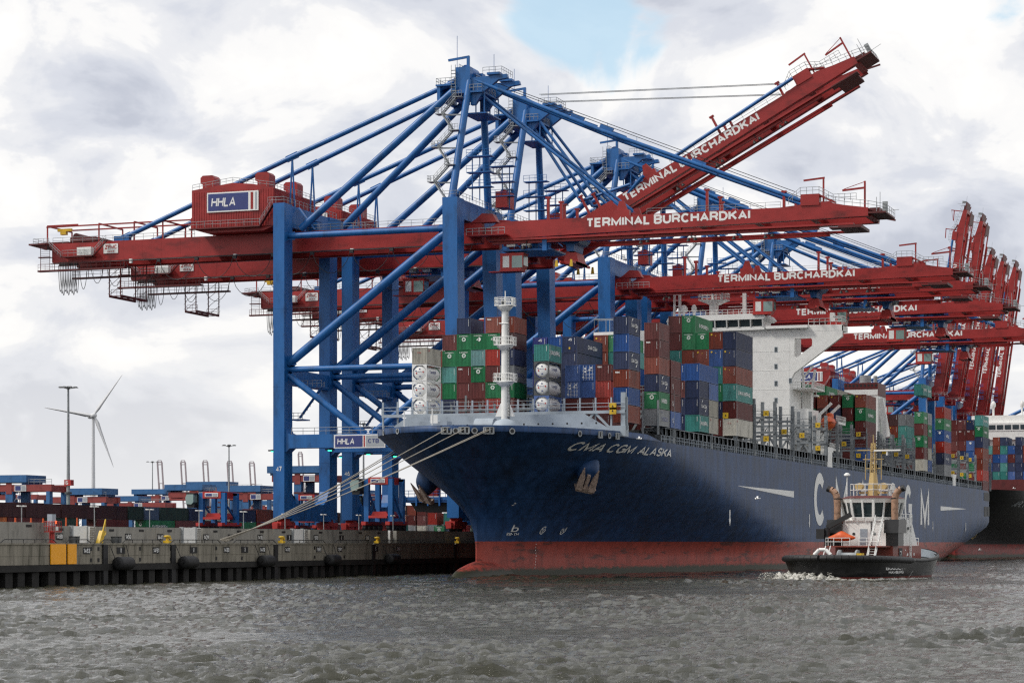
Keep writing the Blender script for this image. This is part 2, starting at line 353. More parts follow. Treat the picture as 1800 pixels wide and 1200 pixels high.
QZ = 7.05        # level of the terminal apron
# ------------------------------------------------------------------ water
def make_water():
    """river surface: a fan of real wavelets out to the far bank, coarser with distance"""
    import numpy as np
    rng = np.random.default_rng(3)
    nr, na = 900, 640
    rr = 45.0 * (2600.0 / 45.0) ** (np.linspace(0, 1, nr) ** 1.25)
    aa = np.radians(np.linspace(-24, 24, na)) + TH
    R, A = np.meshgrid(rr, aa, indexing='ij')
    X = -R * np.sin(A); Y = R * np.cos(A); Z = np.zeros_like(X)
    wind = math.radians(-72)
    for i in range(64):
        lam = 0.40 * (4.2 / 0.40) ** rng.random(); k = 2 * math.pi / lam
        th = wind + rng.normal(0, 0.50); ph = rng.random() * 6.28
        amp = 0.0148 * lam ** 0.42
        fade = np.clip(lam * 330.0 / R - 0.25, 0, 1)
        ax = (X * math.cos(th) + Y * math.sin(th)) * k + ph
        Z += amp * fade * (1 - np.abs(np.sin(ax / 2)) * 2 + 0.27)
    # gusts: patches of livelier and calmer water
    g = np.zeros_like(X)
    for i in range(9):
        lam = 18 + 60 * rng.random(); th = rng.random() * 6.28; ph = rng.random() * 6.28
        g += np.sin((X * math.cos(th) + Y * math.sin(th)) * 2 * math.pi / lam + ph)
    Z *= np.clip(1 + 0.22 * g, 0.25, 2.2)
    Z = Z - 0.02
    vs = np.stack([X, Y, Z], -1).reshape(-1, 3)
    i = np.arange(nr - 1)[:, None] * na + np.arange(na - 1)[None, :]
    f = np.stack([i, i + 1, i + na + 1, i + na], -1).reshape(-1, 4)[:, ::-1]
    me = bpy.data.meshes.new('river_water'); me.vertices.add(len(vs)); me.vertices.foreach_set('co', vs.ravel().astype(np.float32))
    me.loops.add(f.size); me.loops.foreach_set('vertex_index', f.ravel().astype(np.int32))
    me.polygons.add(len(f)); me.polygons.foreach_set('loop_start', np.arange(0, f.size, 4, dtype=np.int32))
    me.polygons.foreach_set('use_smooth', np.ones(len(f), dtype=bool)); me.update(); me.validate()
    return me
def water_mat():
    m = bpy.data.materials.new('river_water'); m.use_nodes = True; t = m.node_tree; b = t.nodes['Principled BSDF']
    b.inputs['Base Color'].default_value = (0.030, 0.028, 0.018, 1); b.inputs['Roughness'].default_value = 0.10; b.inputs['IOR'].default_value = 1.33
    g = t.nodes.new('ShaderNodeNewGeometry'); mp = t.nodes.new('ShaderNodeMapping'); rt = t.nodes.new('ShaderNodeMapping'); rt.inputs['Rotation'].default_value = (0, 0, -TH - 0.15); t.links.new(g.outputs['Position'], rt.inputs[0]); mp.inputs['Scale'].default_value = (0.42, 1.0, 1)
    t.links.new(rt.outputs[0], mp.inputs[0])
    n = t.nodes.new('ShaderNodeTexNoise'); n.inputs['Scale'].default_value = 1.7; n.inputs['Detail'].default_value = 8; n.inputs['Roughness'].default_value = 0.68; n.inputs['Distortion'].default_value = 0.5
    t.links.new(mp.outputs[0], n.inputs['Vector'])
    bp = t.nodes.new('ShaderNodeBump'); bp.inputs['Distance'].default_value = 0.25
    mp3 = t.nodes.new('ShaderNodeMapping'); mp3.inputs['Scale'].default_value = (0.03, 0.10, 1); t.links.new(rt.outputs[0], mp3.inputs[0]); n3 = t.nodes.new('ShaderNodeTexNoise'); n3.inputs['Scale'].default_value = 1.0; n3.inputs['Detail'].default_value = 5; n3.inputs['Roughness'].default_value = 0.6; t.links.new(mp3.outputs[0], n3.inputs['Vector'])
    m3 = t.nodes.new('ShaderNodeMapRange'); m3.inputs['From Min'].default_value = 0.36; m3.inputs['From Max'].default_value = 0.64; m3.inputs['To Min'].default_value = 0.35; m3.inputs['To Max'].default_value = 1.0; t.links.new(n3.outputs['Fac'], m3.inputs['Value']); t.links.new(m3.outputs[0], bp.inputs['Strength'])
    t.links.new(n.outputs['Fac'], bp.inputs['Height']); t.links.new(bp.outputs[0], b.inputs['Normal'])
    n2 = t.nodes.new('ShaderNodeTexNoise'); n2.inputs['Scale'].default_value = 0.09; n2.inputs['Detail'].default_value = 5
    t.links.new(mp.outputs[0], n2.inputs['Vector'])
    r = t.nodes.new('ShaderNodeValToRGB'); r.color_ramp.elements[0].color = (0.024, 0.025, 0.014, 1); r.color_ramp.elements[1].color = (0.046, 0.045, 0.028, 1)
    t.links.new(n2.outputs['Fac'], r.inputs['Fac']); t.links.new(r.outputs['Color'], b.inputs['Base Color'])
    return m
M['water'] = water_mat()
wm = make_water(); wm.materials.append(M['water'])
tag(place('river', wm), kind='structure')
sh = MB().quad((-9000, -4000, -0.9), (9000, -4000, -0.9), (9000, 12000, -0.9), (-9000, 12000, -0.9)).build('water', 'water'); tag(sh, kind='structure')
# the terminal apron behind the flood wall, one sheet to the horizon, with its retaining edge
gd = MB(); gd.quad((-9000, -400, QZ), (-144.5, -400, QZ), (-144.5, 12000, QZ), (-9000, 12000, QZ))
gd.quad((-144.5, -400, QZ), (-144.5, -400, -3), (-144.5, 12000, -3), (-144.5, 12000, QZ))
tag(gd.build('ground', 'apron'), kind='structure')
wk = MB().box((-144.45, -380, 2.5), (-140.9, 2500, 4.98)); tag(wk.build('path', 'concrete'), kind='structure')

# ------------------------------------------------------------------ quay wall
QX = -140.0
qw = empty('quay_wall', (QX, 290, 0), 'long dark concrete quay wall on tarred piles at the water edge', 'quay wall'); qw['kind'] = 'thing'
def qp(o): o.parent = qw; o.location = -Vector(qw.location); return o
b = MB()
for y0, y1 in ((90, 262.0), (262.5, 292.2), (292.7, 327), (327.5, 362), (362.5, 470), (470.5, 1500)):
    b.box((QX - 0.9, y0, 2.5), (QX, y1, 4.82)); b.box((QX - 0.9, y0, 4.82), (QX + 0.12, y1, 5.0))
    b.box((QX - 0.9, y0, 3.52), (QX + 0.03, y1, 3.56))
qp(b.build('parapet', 'concrete'))
b = MB(); b.box((QX - 0.9, 90, 1.72), (QX + 0.25, 1500, 2.47)); qp(b.build('fender_beam', 'pile'))
b = MB(); b.box((QX - 3.0, 90, -2), (QX - 1.6, 1500, 1.70)); qp(b.build('pile_backing', 'pile'))
for i in range(6):
    yj = (262.25, 292.45, 327.25, 362.25, 470.25, 245.0)[i]
    b = MB().box((QX - 0.5, yj - 0.55, -1), (QX + 0.2, yj + 0.55, 4.8)); qp(b.build('ladder_recess', 'black'))
pm = MB().box((-0.5, -0.75, -2), (0.5, 0.75, 1.7)).box((-1.2, -0.25, -2), (-0.5, 0.25, 1.7)).mesh('pile', 'pile')
for i in range(74):
    y = 196 + i * 3.05 + (0.5 if i % 3 == 0 else 0)
    o = place('pile', pm, qw, Vector((QX - 0.6, y, 0)) - qw.location)
b = MB(); b2 = MB()
for px, txt in ((152, '1463'), (274, '1451'), (398, '1430'), (461, '1419'), (505, '1410'), (560, '1399'), (597, '1391'), (700, '1380')):
    p = at(px, 966, X=QX)
    b.box((QX, p.y - 0.85, 3.72), (QX + 0.05, p.y + 0.85, 4.5)); b2.text(txt, (QX + 0.06, p.y - 0.72, 3.82), (0, 1, 0), (0, 0, 1), 1.44, 0.56, 0.03)
for px in (212, 340, 430, 660):
    p = at(px, 966, X=QX); b.box((QX, p.y - 1.0, 3.7), (QX + 0.05, p.y + 1.0, 4.5)); b2.box((QX + 0.05, p.y - 0.07, 3.85), (QX + 0.07, p.y + 0.07, 4.4))
for px in (160, 173, 246, 300, 380, 425, 553, 605):
    p = at(px, 966, X=QX)
    for z in (2.75, 4.1): b.box((QX, p.y - 0.22, z), (QX + 0.04, p.y + 0.22, z + 0.45))
qp(b.build('wall_plate', 'black')); qp(b2.build('wall_numbers', 'lettering'))
# low pipe rails on the coping
hr = [(0, 100), (115, 160), (176, 200), (215, 285), (300, 388), (410, 485), (503, 572), (588, 650), (668, 740)]
for i, (a, c) in enumerate(hr):
    pa, pc = at(a, 954, X=QX - 0.3), at(c, 954, X=QX - 0.3); rx = QX - 0.3
    b = MB((rx, pa.y, 5.0)); y0, y1 = pa.y, pc.y
    b.path([(rx, y0, 5.0), (rx, y0 + 0.9, 5.42), (rx, y1 - 0.9, 5.42), (rx, y1, 5.0)], 0.055, 6)
    n = int((y1 - y0) / 2.2)
    for k in range(1, n): y = y0 + (y1 - y0) * k / n; b.tube((rx, y, 5.0), (rx, y, 5.42), 0.045, 5)
    where = ['at the left edge of the photo', 'right of the amber board', 'just left of the yellow davit', 'beyond the yellow davit', 'ending at the mooring ropes', 'starting at the mooring ropes', 'below the first crane legs', 'below the second crane legs', 'closest to the ship bow'][i]
    tag(b.build('coping_rail', 'black', None, (rx, pa.y, 5.0)), 'low black pipe rail on the quay coping, ' + where, 'rail', 'low rails along the quay coping')
# cylindrical rubber fenders hanging on the wall
for i, px in enumerate((217, 331, 468, 585, 690)):
    p = at(px, 988, X=QX + 0.9); f = empty('quay_fender', (QX + 0.95, p.y, 2.55), 'black cylinder fender hanging on the quay wall, %s from the left' % ORD[i + 1], 'fender', 'cylinder fenders on the quay wall')
    b = MB(); b.lathe((0, 0, 0), [(0.35, -1.55), (0.78, -1.5), (0.82, -1.2), (0.82, 1.2), (0.78, 1.5), (0.35, 1.55)], 14, 'y'); b.build('rubber_roll', 'black', f)
    b = MB(); b.tube((0, -1.7, 0), (0, 1.7, 0), 0.16, 8)
    for s_ in (-1, 1): b.tube((0, 1.65 * s_, 0), (-0.8, 2.0 * s_, 2.2), 0.05, 5)
    b.build('chain', 'black', f)
# amber navigation board in two plates
p0, p1, p2, p3 = (at(x, 975, X=QX + 0.16).y for x in (88.5, 115, 118.5, 133.5))
nb = empty('navigation_board', (QX + 0.1, p0, 3.7), 'amber yellow square navigation board on the quay wall', 'board')
for a, c in ((p0, p1), (p2, p3)):
    MB().box((0.03, a - p0, -1.15), (0.16, c - p0, 1.18)).build('board_plate', 'amber', nb)
MB().box((-0.1, p1 - p0 - 0.2, -1.2), (0.02, p2 - p0 + 0.2, 1.2)).build('back_post', 'black', nb)

# ------------------------------------------------------------------ flood wall, gates, things along the quay edge
WX = -143.0
segs = [(-60, 85, 7.42, 'tall pale concrete flood wall at the left edge of the photo'), (85, 128, 7.05, 'short flood wall piece behind the red signal stand'),
        (169, 322, 7.0, 'pale flood wall piece behind the yellow davit'), (357, 517, 7.0, 'flood wall piece behind the end of the mooring ropes'),
        (545, 682, 7.0, 'grey flood wall piece under the second crane legs'), (697, 900, 7.0, 'dark flood wall piece running behind the ship bow')]
for i, (a, c, h, lab) in enumerate(segs):
    ya, yc = at(a, 940, X=WX).y, at(c, 940, X=WX).y
    if i == len(segs) - 1: yc = 900
    w = empty('flood_wall', (WX, ya, 4.98), lab, 'wall', 'concrete flood wall pieces'); w['kind'] = 'thing'
    b = MB((WX, ya, 4.98)); b.box((WX - 0.8, ya, 4.98), (WX, yc, h)); n = max(1, int((yc - ya) / 6))
    for k in range(1, n): y = ya + (yc - ya) * k / n; b.box((WX, y - 0.03, 4.98), (WX + 0.02, y + 0.03, h - 0.05))
    b.build('wall_body', 'wallconcrete', w)
    b = MB((WX, ya, 4.98)); bt = MB((WX, ya, 4.98))
    for k in range(min(n, 7)):
        y = ya + (yc - ya) * (k + 0.5) / min(n, 7); b.box((WX, y - 0.6, h - 0.55), (WX + 0.04, y + 0.6, h - 0.27))
    for px, txt in ((104, '1468'), (225, '1450'), (281, '1441'), (362, '1429'), (457, '1418'), (555, '1398'), (405, 'I'), (508, 'I'), (600, 'I'), (645, '1388')):
        if a < px < c:
            y = at(px, 940, X=WX).y; b.box((WX, y - 0.8, 5.4), (WX + 0.05, y + 0.8, 6.2))
            bt.text(txt, (WX + 0.06, y - (0.68 if len(txt) > 1 else 0.08), 5.52), (0, 1, 0), (0, 0, 1), 1.36 if len(txt) > 1 else 0.16, 0.56, 0.03)
    b.build('niche', 'black', w)
    if bt.v: bt.build('wall_numbers', 'lettering', w)
for i, (a, c, lab) in enumerate(((128, 152, 'white steel flood gate left of the yellow davit'), (322, 343, 'white steel flood gate left of the mooring rope end'), (516, 532, 'white steel flood gate below the first crane legs'))):
    ya, yc = at(a, 940, X=WX + 0.2).y, at(c, 940, X=WX + 0.2).y
    g = empty('flood_gate', (WX, ya, 4.98), lab, 'gate', 'white flood gates in the wall')
    b = MB((WX, ya, 4.98)); b.box((WX - 0.1, ya, 5.02), (WX + 0.25, yc, 7.05)); b.build('gate_leaf', 'white', g)
    for y0_ in (ya - 0.3, yc): b = MB((WX, ya, 4.98)); b.box((WX - 0.2, y0_, 4.98), (WX + 0.3, y0_ + 0.3, 7.12)); b.build('gate_post', 'galv', g)
for i, (a, lab) in enumerate(((164, 'pale slotted stop log rack beside the yellow davit'), (352, 'pale slotted stop log rack in the wall gap before the mooring ropes'), (540, 'pale slotted stop log rack below the first crane'), (690, 'pale slotted stop log rack near the ship bow'))):
    y = at(a, 940, X=WX + 0.1).y; r = empty('stop_log_rack', (WX, y, 4.98), lab, 'rack', 'slotted racks in the flood wall')
    b = MB(); b.box((-0.5, -0.55, 0), (-0.1, 0.55, 2.05)); b.build('rack_body', 'white', r)
    b = MB()
    for k in range(7): b.box((-0.1, -0.5, 0.1 + k * 0.28), (0.0, 0.5, 0.28 + k * 0.28))
    b.build('slot_bars', 'wallconcrete', r)
# yellow mooring hooks
for i, (px, lab) in enumerate(((294, 'yellow mooring hook right of the second flood gate'), (495, 'yellow mooring hook below the first crane leg'), (663, 'yellow mooring hook under the second crane'), (804, 'yellow mooring hook beside the ship stem'))):
    y = at(px, 950, X=-141.3).y; h = empty('mooring_hook', (-141.3, y, 4.98), lab, 'bollard', 'yellow mooring hooks on the quay')
    MB().box((-0.4, -0.4, 0), (0.4, 0.4, 0.35)).build('base', 'yellow', h)
    b = MB(); b.tube((0, 0, 0.35), (0, 0, 0.75), 0.2, 10); b.lathe((0, 0, 0.7), [(0.2, 0), (0.42, 0.08), (0.45, 0.25), (0.2, 0.33)], 12); b.beam((0, 0.2, 0.85), (0, 0.9, 0.55), 0.25, 0.25); b.build('hook_head', 'yellow', h)
# red signal stand with cabinet and lit lamp
p = at(92, 950, X=-141.6)
t = empty('signal_stand', (-141.6, p.y, 4.98), 'red signal stand with platform, grey cabinet and lit red lamp', 'signal')
b = MB(); b.tube((0, 0, 0), (0, 0, 1.3), 0.28, 10); b.box((-0.4, -0.4, 0), (0.4, 0.4, 0.1)); b.build('pedestal', 'signalred', t)
b = MB(); b.box((-0.6, -0.9, 1.3), (0.6, 1.1, 1.42)); b.rail([(0.55, -0.9, 1.42), (0.55, 1.1, 1.42), (-0.55, 1.1, 1.42), (-0.55, -0.9, 1.42), (0.55, -0.9, 1.42)], 1.1, 0.5, 0.04); b.build('platform', 'signalred', t)
b = MB()
for s_ in (-0.22, 0.22): b.tube((0.3, -0.95 + s_, 0), (0.3, -0.95 + s_, 2.6), 0.035, 5)
for k in range(8): b.tube((0.3, -1.17, 0.25 + k * 0.3), (0.3, -0.73, 0.25 + k * 0.3), 0.025, 4)
b.build('ladder', 'signalred', t)
b = MB(); b.box((-0.35, -0.55, 1.9), (0.3, 0.3, 3.4)); b.build('cabinet', 'shipgrey', t)
b = MB(); b.tube((0.35, 0.25, 2.3), (0.35, 0.25, 2.62), 0.11, 8); b.build('lamp', 'red_lamp', t)
b = MB(); b.box((0.6, -0.25, 1.5), (0.62, 0.3, 1.95)); b.build('notice', 'lettering', t)
# yellow davit
p = at(174, 950, X=-141.4); t = empty('davit', (-141.4, p.y, 4.98), 'small yellow davit leaning over the quay edge', 'davit')
b = MB(); b.prism([(-0.4, 0), (0.5, 0), (1.1, 1.5), (0.5, 1.55)], 'x', -0.25, 0.25); b.build('davit_body', 'yellow', t)
b = MB(); b.tube((0, 0.9, 1.4), (0, 1.6, 2.9), 0.09, 8); b.tube((0, 1.6, 2.9), (0, 1.7, 1.0), 0.03, 5); b.tube((0, 1.7, 1.3), (0, 0.4, 0.1), 0.05, 5); b.build('davit_arm', 'yellow', t)
# bins
for i, (px, lab) in enumerate(((127, 'dark bin on the quay, left one beside the first flood gate'), (134, 'dark bin on the quay, right one beside the first flood gate'), (201, 'dark bin on the quay, left one right of the yellow davit'), (208, 'dark bin on the quay, right one right of the yellow davit'))):
    y = at(px, 950, X=-141.8).y; bn = empty('waste_bin', (-141.8, y, 4.98), lab, 'bin', 'dark bins on the quay')
    b = MB(); b.prism([(-0.24, 0), (0.24, 0), (0.31, 0.75), (-0.31, 0.75)], 'x', -0.3, 0.3); b.build('bin_body', 'darkgrey', bn)
    MB().box((-0.33, -0.34, 0.75), (0.33, 0.34, 0.84)).build('lid', 'black', bn)
# orange reflector posts on the tall wall
for i, px in enumerate((27, 54.5, 76, 116, 135.5)):
    wx = WX - 0.3 if i < 3 else WX - 2.0
    y = at(px, 915, X=wx).y
    z0 = 7.42 if i < 3 else QZ; b = MB((wx, y, z0)); b.tube((wx, y, z0), (wx, y, z0 + 0.06), 0.16, 8); b.tube((wx, y, z0 + 0.06), (wx, y, z0 + (0.5 if i < 3 else 1.05)), 0.10, 8)
    tag(b.build('marker_post', 'orange', None, (wx, y, z0)), 'orange marker post on the flood wall, %s from the left' % ORD[i + 1], 'post', 'orange marker posts at the left wall')

# ------------------------------------------------------------------ lamps
def lamp_mast(px, ytop, Y, r, lab, sign=False, heads=6, ring=1.5):
    top = at(px, ytop, Y=Y); h = top.z - QZ
    t = empty('light_mast', (top.x, Y, QZ), lab, 'light mast', 'tall lighting masts in the yard')
    MB().tube((0, 0, 0), (0, 0, h), r, 10, r * 0.45).build('mast_pole', 'galv', t)
    b = MB()
    for k in range(heads):
        a = 2 * PI * k / heads; b.tube((0, 0, h - 0.35), (ring * 0.6 * math.cos(a), ring * 0.6 * math.sin(a), h - 0.2), 0.05, 5)
        c = Vector((ring * math.cos(a), ring * math.sin(a), h - 0.15)); b.add([c + Vector(v) for v in ((-0.42, -0.3, 0), (0.42, -0.3, 0), (0.42, 0.3, 0), (-0.42, 0.3, 0), (-0.22, -0.16, 0.22), (0.22, -0.16, 0.22), (0.22, 0.16, 0.22), (-0.22, 0.16, 0.22))], [(0, 3, 2, 1), (4, 5, 6, 7), (0, 1, 5, 4), (1, 2, 6, 5), (2, 3, 7, 6), (3, 0, 4, 7)])
    b.tube((0, 0, h - 0.4), (0, 0, h + 0.15), 0.35, 8); b.build('lamp_ring', 'darkgrey', t)
    if sign:
        s_ = MB(); z = at(px, 848, Y=Y).z - QZ; s_.box((-0.6, -0.55, z - 0.55), (0.9, 0.55, z + 0.55)); s_.m = 1
        s_.text('1S', (-0.5, -0.57, z - 0.38), (1, 0, 0), (0, 0, 1), 0.8, 0.75, 0.03); s_.build('sign_box', ['signalred', 'lettering'], t)
        MB().tube((0, 0, z - 2.2), (0, 0, z - 1.8), r * 1.7, 8).build('collar', 'darkgrey', t)
    return t
lamp_mast(120, 680, 390, 0.42, 'tallest light mast with red sign box, left of the wind turbine', True, 8, 1.5)
lamp_mast(268, 811, 700, 0.30, 'light mast left of the row of pale far cranes', False, 6, 1.9)
lamp_mast(402.5, 782, 470, 0.28, 'light mast standing before the fourth pale far crane', False, 6, 1.3)
lamp_mast(55, 838, 800, 0.22, 'small light mast over the leftmost yard gantry', False, 6, 1.9)
lamp_mast(639, 744, 520, 0.35, 'light mast seen between the second crane legs', False, 6, 1.2)
lamp_mast(807, 905, 900, 0.3, 'little light mast far behind the bow stem', False, 6, 1.6)
for i, (px, yt, lab) in enumerate(((38, 889, 'by the left edge of the photo'), (166, 890, 'above the yellow davit'), (263, 895, 'beside the bright green logo container'), (350, 897, 'before the straddle carrier'), (428, 899, 'above the mooring rope end'), (501, 903, 'under the first crane legs'), (569, 904, 'between the crane bogies'), (631, 905, 'below the second crane'), (691, 906, 'beside the blue carrier leg'))):
    wx = WX - 1.6; y = at(px, 920, X=wx).y; z = at(px, yt, X=wx).z
    t = empty('path_lamp', (wx, y, QZ), 'thin white double path lamp behind the flood wall, ' + lab, 'lamp', 'thin path lamps along the flood wall')
    MB().tube((0, 0, 0), (0, 0, z - QZ), 0.06, 6).build('post', 'galv', t)
    b = MB(); b.beam((0, -0.75, z - QZ - 0.02), (0, 0.75, z - QZ - 0.02), 0.16, 0.1); b.box((-0.16, -0.85, z - QZ - 0.06), (0.16, -0.35, z - QZ + 0.08)); b.box((-0.16, 0.35, z - QZ - 0.06), (0.16, 0.85, z - QZ + 0.08)); b.build('lamp_head', 'white', t)

# ------------------------------------------------------------------ wind turbine
TY = 1150.0
hub = at(164, 731, Y=TY)
wt = empty('wind_turbine', (hub.x, TY, QZ), 'white three-bladed wind turbine behind the yard', 'wind turbine')
sc_ = (hub - cam.location).length / FPX
H = hub.z - QZ
MB().tube((0, 0, 0), (0, 0, H), 3.4 * sc_ * 1.15, 20, 1.9 * sc_ * 1.3).build('tower', 'turbine', wt)
b = MB(); b.tube((-3.5, 2.0, H), (1.0, -1.2, H), 1.5, 10); b.build('nacelle', 'turbine', wt)
hc = Vector((1.3, -1.6, H + 0.3))
b = MB(); b.lathe((0, 0, 0), [(1.5, 0.9), (1.6, 0), (1.2, -0.9), (0.5, -1.5)], 14, 'y'); hb = b.build('hub', 'turbine', wt, hc)
for (tx, ty) in ((218, 658), (80, 716), (202, 821)):
    tip = at(tx, ty, Y=TY) - Vector((hub.x, TY, QZ)); d = tip - hc; d.y = 0; ln = d.length; d.normalize(); side = d.cross(Vector((0, 1, 0)))
    vs = []; prof = [(0.0, 0.9, 0.9), (0.05, 1.1, 0.8), (0.16, 2.1, 0.5), (0.3, 1.7, 0.4), (0.55, 1.15, 0.28), (0.8, 0.7, 0.18), (0.95, 0.4, 0.1), (1.0, 0.08, 0.05)]
    for f, w, th in prof:
        c = d * (ln * f)
        for a, e in ((-0.35, 0), (0.05, -0.5), (0.65, 0), (0.05, 0.5)): vs.append(c + side * (a * w * 1.15) + Vector((0, e * th, 0)))
    fs = [(j * 4 + i, j * 4 + (i + 1) % 4, j * 4 + 4 + (i + 1) % 4, j * 4 + 4 + i) for j in range(len(prof) - 1) for i in range(4)]
    MB().add(vs, fs, True).build('blade', 'turbine', wt, hc)
# ------------------------------------------------------------------ ship-to-shore gantry cranes
CX, CY = -147.0, 386.6
HINGE = Vector((-141.5, CY, 60.0))
def cb(): return MB((CX, CY, QZ))
def y_(v): return CY + v
def make_crane():
    root = empty('gantry_crane', (CX, CY, QZ), 'x', 'gantry crane', 'blue and red container gantry cranes on the quay')
    # legs: near/far frame, land side and water side (water side tapers)
    for s in (-1, 1):
        ya, yb = (y_(-11.6), y_(-8.2)) if s < 0 else (y_(8.2), y_(11.6))
        b = cb(); b.box((-179.9, ya, 9.4), (-177.7, yb, 66.0))
        for z in (20, 33, 47): b.box((-179.915, ya - 0.015, z), (-177.685, yb + 0.015, z + 0.1))
        b.build('leg', 'blue', root)
        b = cb(); zs = [(9.4, -146.4, -144.2), (34, -146.45, -144.2), (56, -147.2, -144.5), (65.4, -147.3, -144.5)]
        vs = []
        for z, x0, x1 in zs: vs += [(x0, ya, z), (x1, ya, z), (x1, yb, z), (x0, yb, z)]
        fs = [(3, 2, 1, 0), (12, 13, 14, 15)] + [(j * 4 + i, j * 4 + (i + 1) % 4, j * 4 + 4 + (i + 1) % 4, j * 4 + 4 + i) for j in range(3) for i in range(4)]
        b.add(vs, fs).build('leg', 'blue', root)
        # portal beam with haunches
        b = cb(); y0, y1 = ya + 0.4, yb - 0.4
        b.box((-177.7, y0, 22.0), (-146.4, y1, 24.4))
        for x, d in ((-177.7, 1), (-146.45, -1)):
            b.prism([(x, 24.4), (x + 1.3 * d, 24.4), (x + 0.4 * d, 24.8), (x, 25.7)], 'y', y0, y1)
            b.prism([(x, 22.0), (x, 21.2), (x + 0.9 * d, 22.0)], 'y', y0, y1)
        b.build('portal_beam', 'blue', root)
        b = cb(); b.rail([(-176.5, y0 + 0.1, 24.4), (-147.2, y0 + 0.1, 24.4)], 1.2, 2.2, 0.05); b.build('portal_railing', 'galv', root)
        # tubular bracing
        yc = (ya + yb) / 2
        def brace(p, q, r):
            m = cb(); p, q = Vector(p), Vector(q); d = (q - p).normalized()
            m.tube(p + d * 1.4, q - d * 1.4, r, 12); m.tube(p, p + d * 1.5, r * 0.75, 12, r); m.tube(q - d * 1.5, q, r, 12, r * 0.75)
            for e, k in ((p, 1), (q, -1)): m.beam(e - d * k * 0.2, e + d * k * 1.3, 0.12, r * 2.6)
            m.build('brace', 'blue', root)
        brace((-177.7, yc, 60.2), (-147.25, yc, 60.2), 0.56)
        brace((-177.7, yc, 37.2), (-147.0, yc, 59.6), 0.80)
        brace((-177.7, yc, 36.2), (-146.5, yc, 36.2), 0.54)
        brace((-177.7, yc, 35.2), (-162.8, yc, 24.3), 0.60)
        brace((-146.5, yc, 35.2), (-161.4, yc, 24.3), 0.60)
    # cross beams along the quay
    cb().box((-147.1, y_(-8.2), 61.9), (-144.6, y_(8.2), 65.3)).build('top_beam', 'blue', root)
    cb().box((-179.7, y_(-8.2), 62.0), (-177.9, y_(8.2), 65.9)).build('top_beam', 'blue', root)
    b = cb(); b.box((-180.2, y_(-8.2), 9.0), (-177.4, y_(8.2), 12.1))
    for s in (-1, 1):
        b.prism([(y_(8.2 * s), 12.1), (y_(5.9 * s), 12.1), (y_(7.2 * s), 13.0), (y_(8.2 * s), 14.6)], 'x', -179.7, -177.9)
    b.build('sill_beam', 'blue', root)
    cb().box((-146.9, y_(-8.2), 9.0), (-144.1, y_(8.2), 12.1)).build('sill_beam', 'blue', root)
    b = cb(); b.box((-146.3, y_(-8.2), 34.6), (-144.5, y_(8.2), 36.2)); b.build('cross_tie', 'blue', root)
    b = cb(); b.box((-179.6, y_(-8.2), 33.6), (-178.0, y_(8.2), 36.4)); b.build('cross_tie', 'blue', root)
    # bogies
    for x in (-178.8, -145.5):
        for s in (-1, 1):
            bo = MB((x, y_(9.5 * s), QZ)); yy = y_(9.5 * s)
            bo.box((x - 0.9, yy - 3.0, 8.1), (x + 0.9, yy + 3.0, 8.8)); bo.prism([(yy - 1.2, 8.8), (yy + 1.2, 8.8), (yy + 0.6, 9.6), (yy - 0.6, 9.6)], 'x', x - 0.8, x + 0.8)
            for k in (-1.6, 1.6): bo.box((x - 0.8, yy + k - 1.2, 7.5), (x + 0.8, yy + k + 1.2, 8.2))
            bo.box((x - 0.5, yy + 3.3 * s - 0.4, 7.6), (x + 0.5, yy + 3.3 * s + 0.4, 8.6))
            bg_ = bo.build('bogie', 'signalred', root, Vector((x, yy, QZ)) - Vector((CX, CY, QZ)))
            wh = MB()
            for k in (-2.3, -0.9, 0.9, 2.3): wh.tube((-0.25, k, 0.42), (0.25, k, 0.42), 0.42, 12)
            wh.build('wheels', 'black', bg_)
    # girder: twin boxes and the backreach
    b = cb()
    for s in (-1, 1):
        y0, y1 = y_(-5.2) if s < 0 else y_(3.8), y_(-3.8) if s < 0 else y_(5.2)
        b.box((-229.2, y0, 58.2), (-142.3, y1, 61.6)); b.box((-229.0, y0 + (-0.25 if s < 0 else 0.25), 57.95), (-142.4, y1 + (0.35 if s < 0 else -0.35), 58.19))
        for x in range(-226, -145, 4): b.box((x, y0 - 0.012, 58.2), (x + 0.05, y1 + 0.012, 61.6))
    for x in (-228.6, -214, -199, -181.0, -164, -149.5): b.box((x, y_(-3.79), 59.4), (x + 1.2, y_(3.79), 61.4))
    b.build('girder', 'red', root)
    # low frame and rail over the backreach
    b = cb()
    for x in (-230.6, -219.5, -212, -206, -200):
        for s in (-4.5, 4.5): b.beam((x, y_(s), 61.6), (x, y_(s), 65.1), 0.22, 0.22)
        b.beam((x, y_(-4.5), 65.1), (x, y_(4.5), 65.1), 0.22, 0.28)
    for s in (-4.5, 1.0): b.beam((-230.8, y_(s), 64.9), (-198.6, y_(s), 64.9), 0.2, 0.26)
    b.beam((-230.6, y_(-4.5), 65.1), (-224, y_(-4.5), 65.1), 0.3, 0.3)
    b.build('runway_frame', 'red', root)
    b = cb(); b.beam((-229.5, y_(-2.5), 64.5), (-226.5, y_(-2.5), 64.5), 0.5, 0.5); b.box((-228.8, y_(-2.9), 63.6), (-227.6, y_(-2.1), 64.3)); b.build('service_hoist', 'yellow', root)
    # end platforms, rope sheaves, equipment boxes
    b = cb(); b.box((-232.9, y_(-7.5), 61.2), (-229.3, y_(7.5), 61.5)); b.prism([(-232.9, 61.2), (-229.3, 61.2), (-229.3, 60.2)], 'y', y_(-7.0), y_(-6.8))
    b.box((-232, y_(-4.7), 61.5), (-226, y_(6), 62.0)); b.box((-226, y_(-4), 62.0), (-220.5, y_(4), 62.8)); b.tube((-225, y_(-3.5), 63.0), (-225, y_(3.5), 63.0), 0.7, 12)
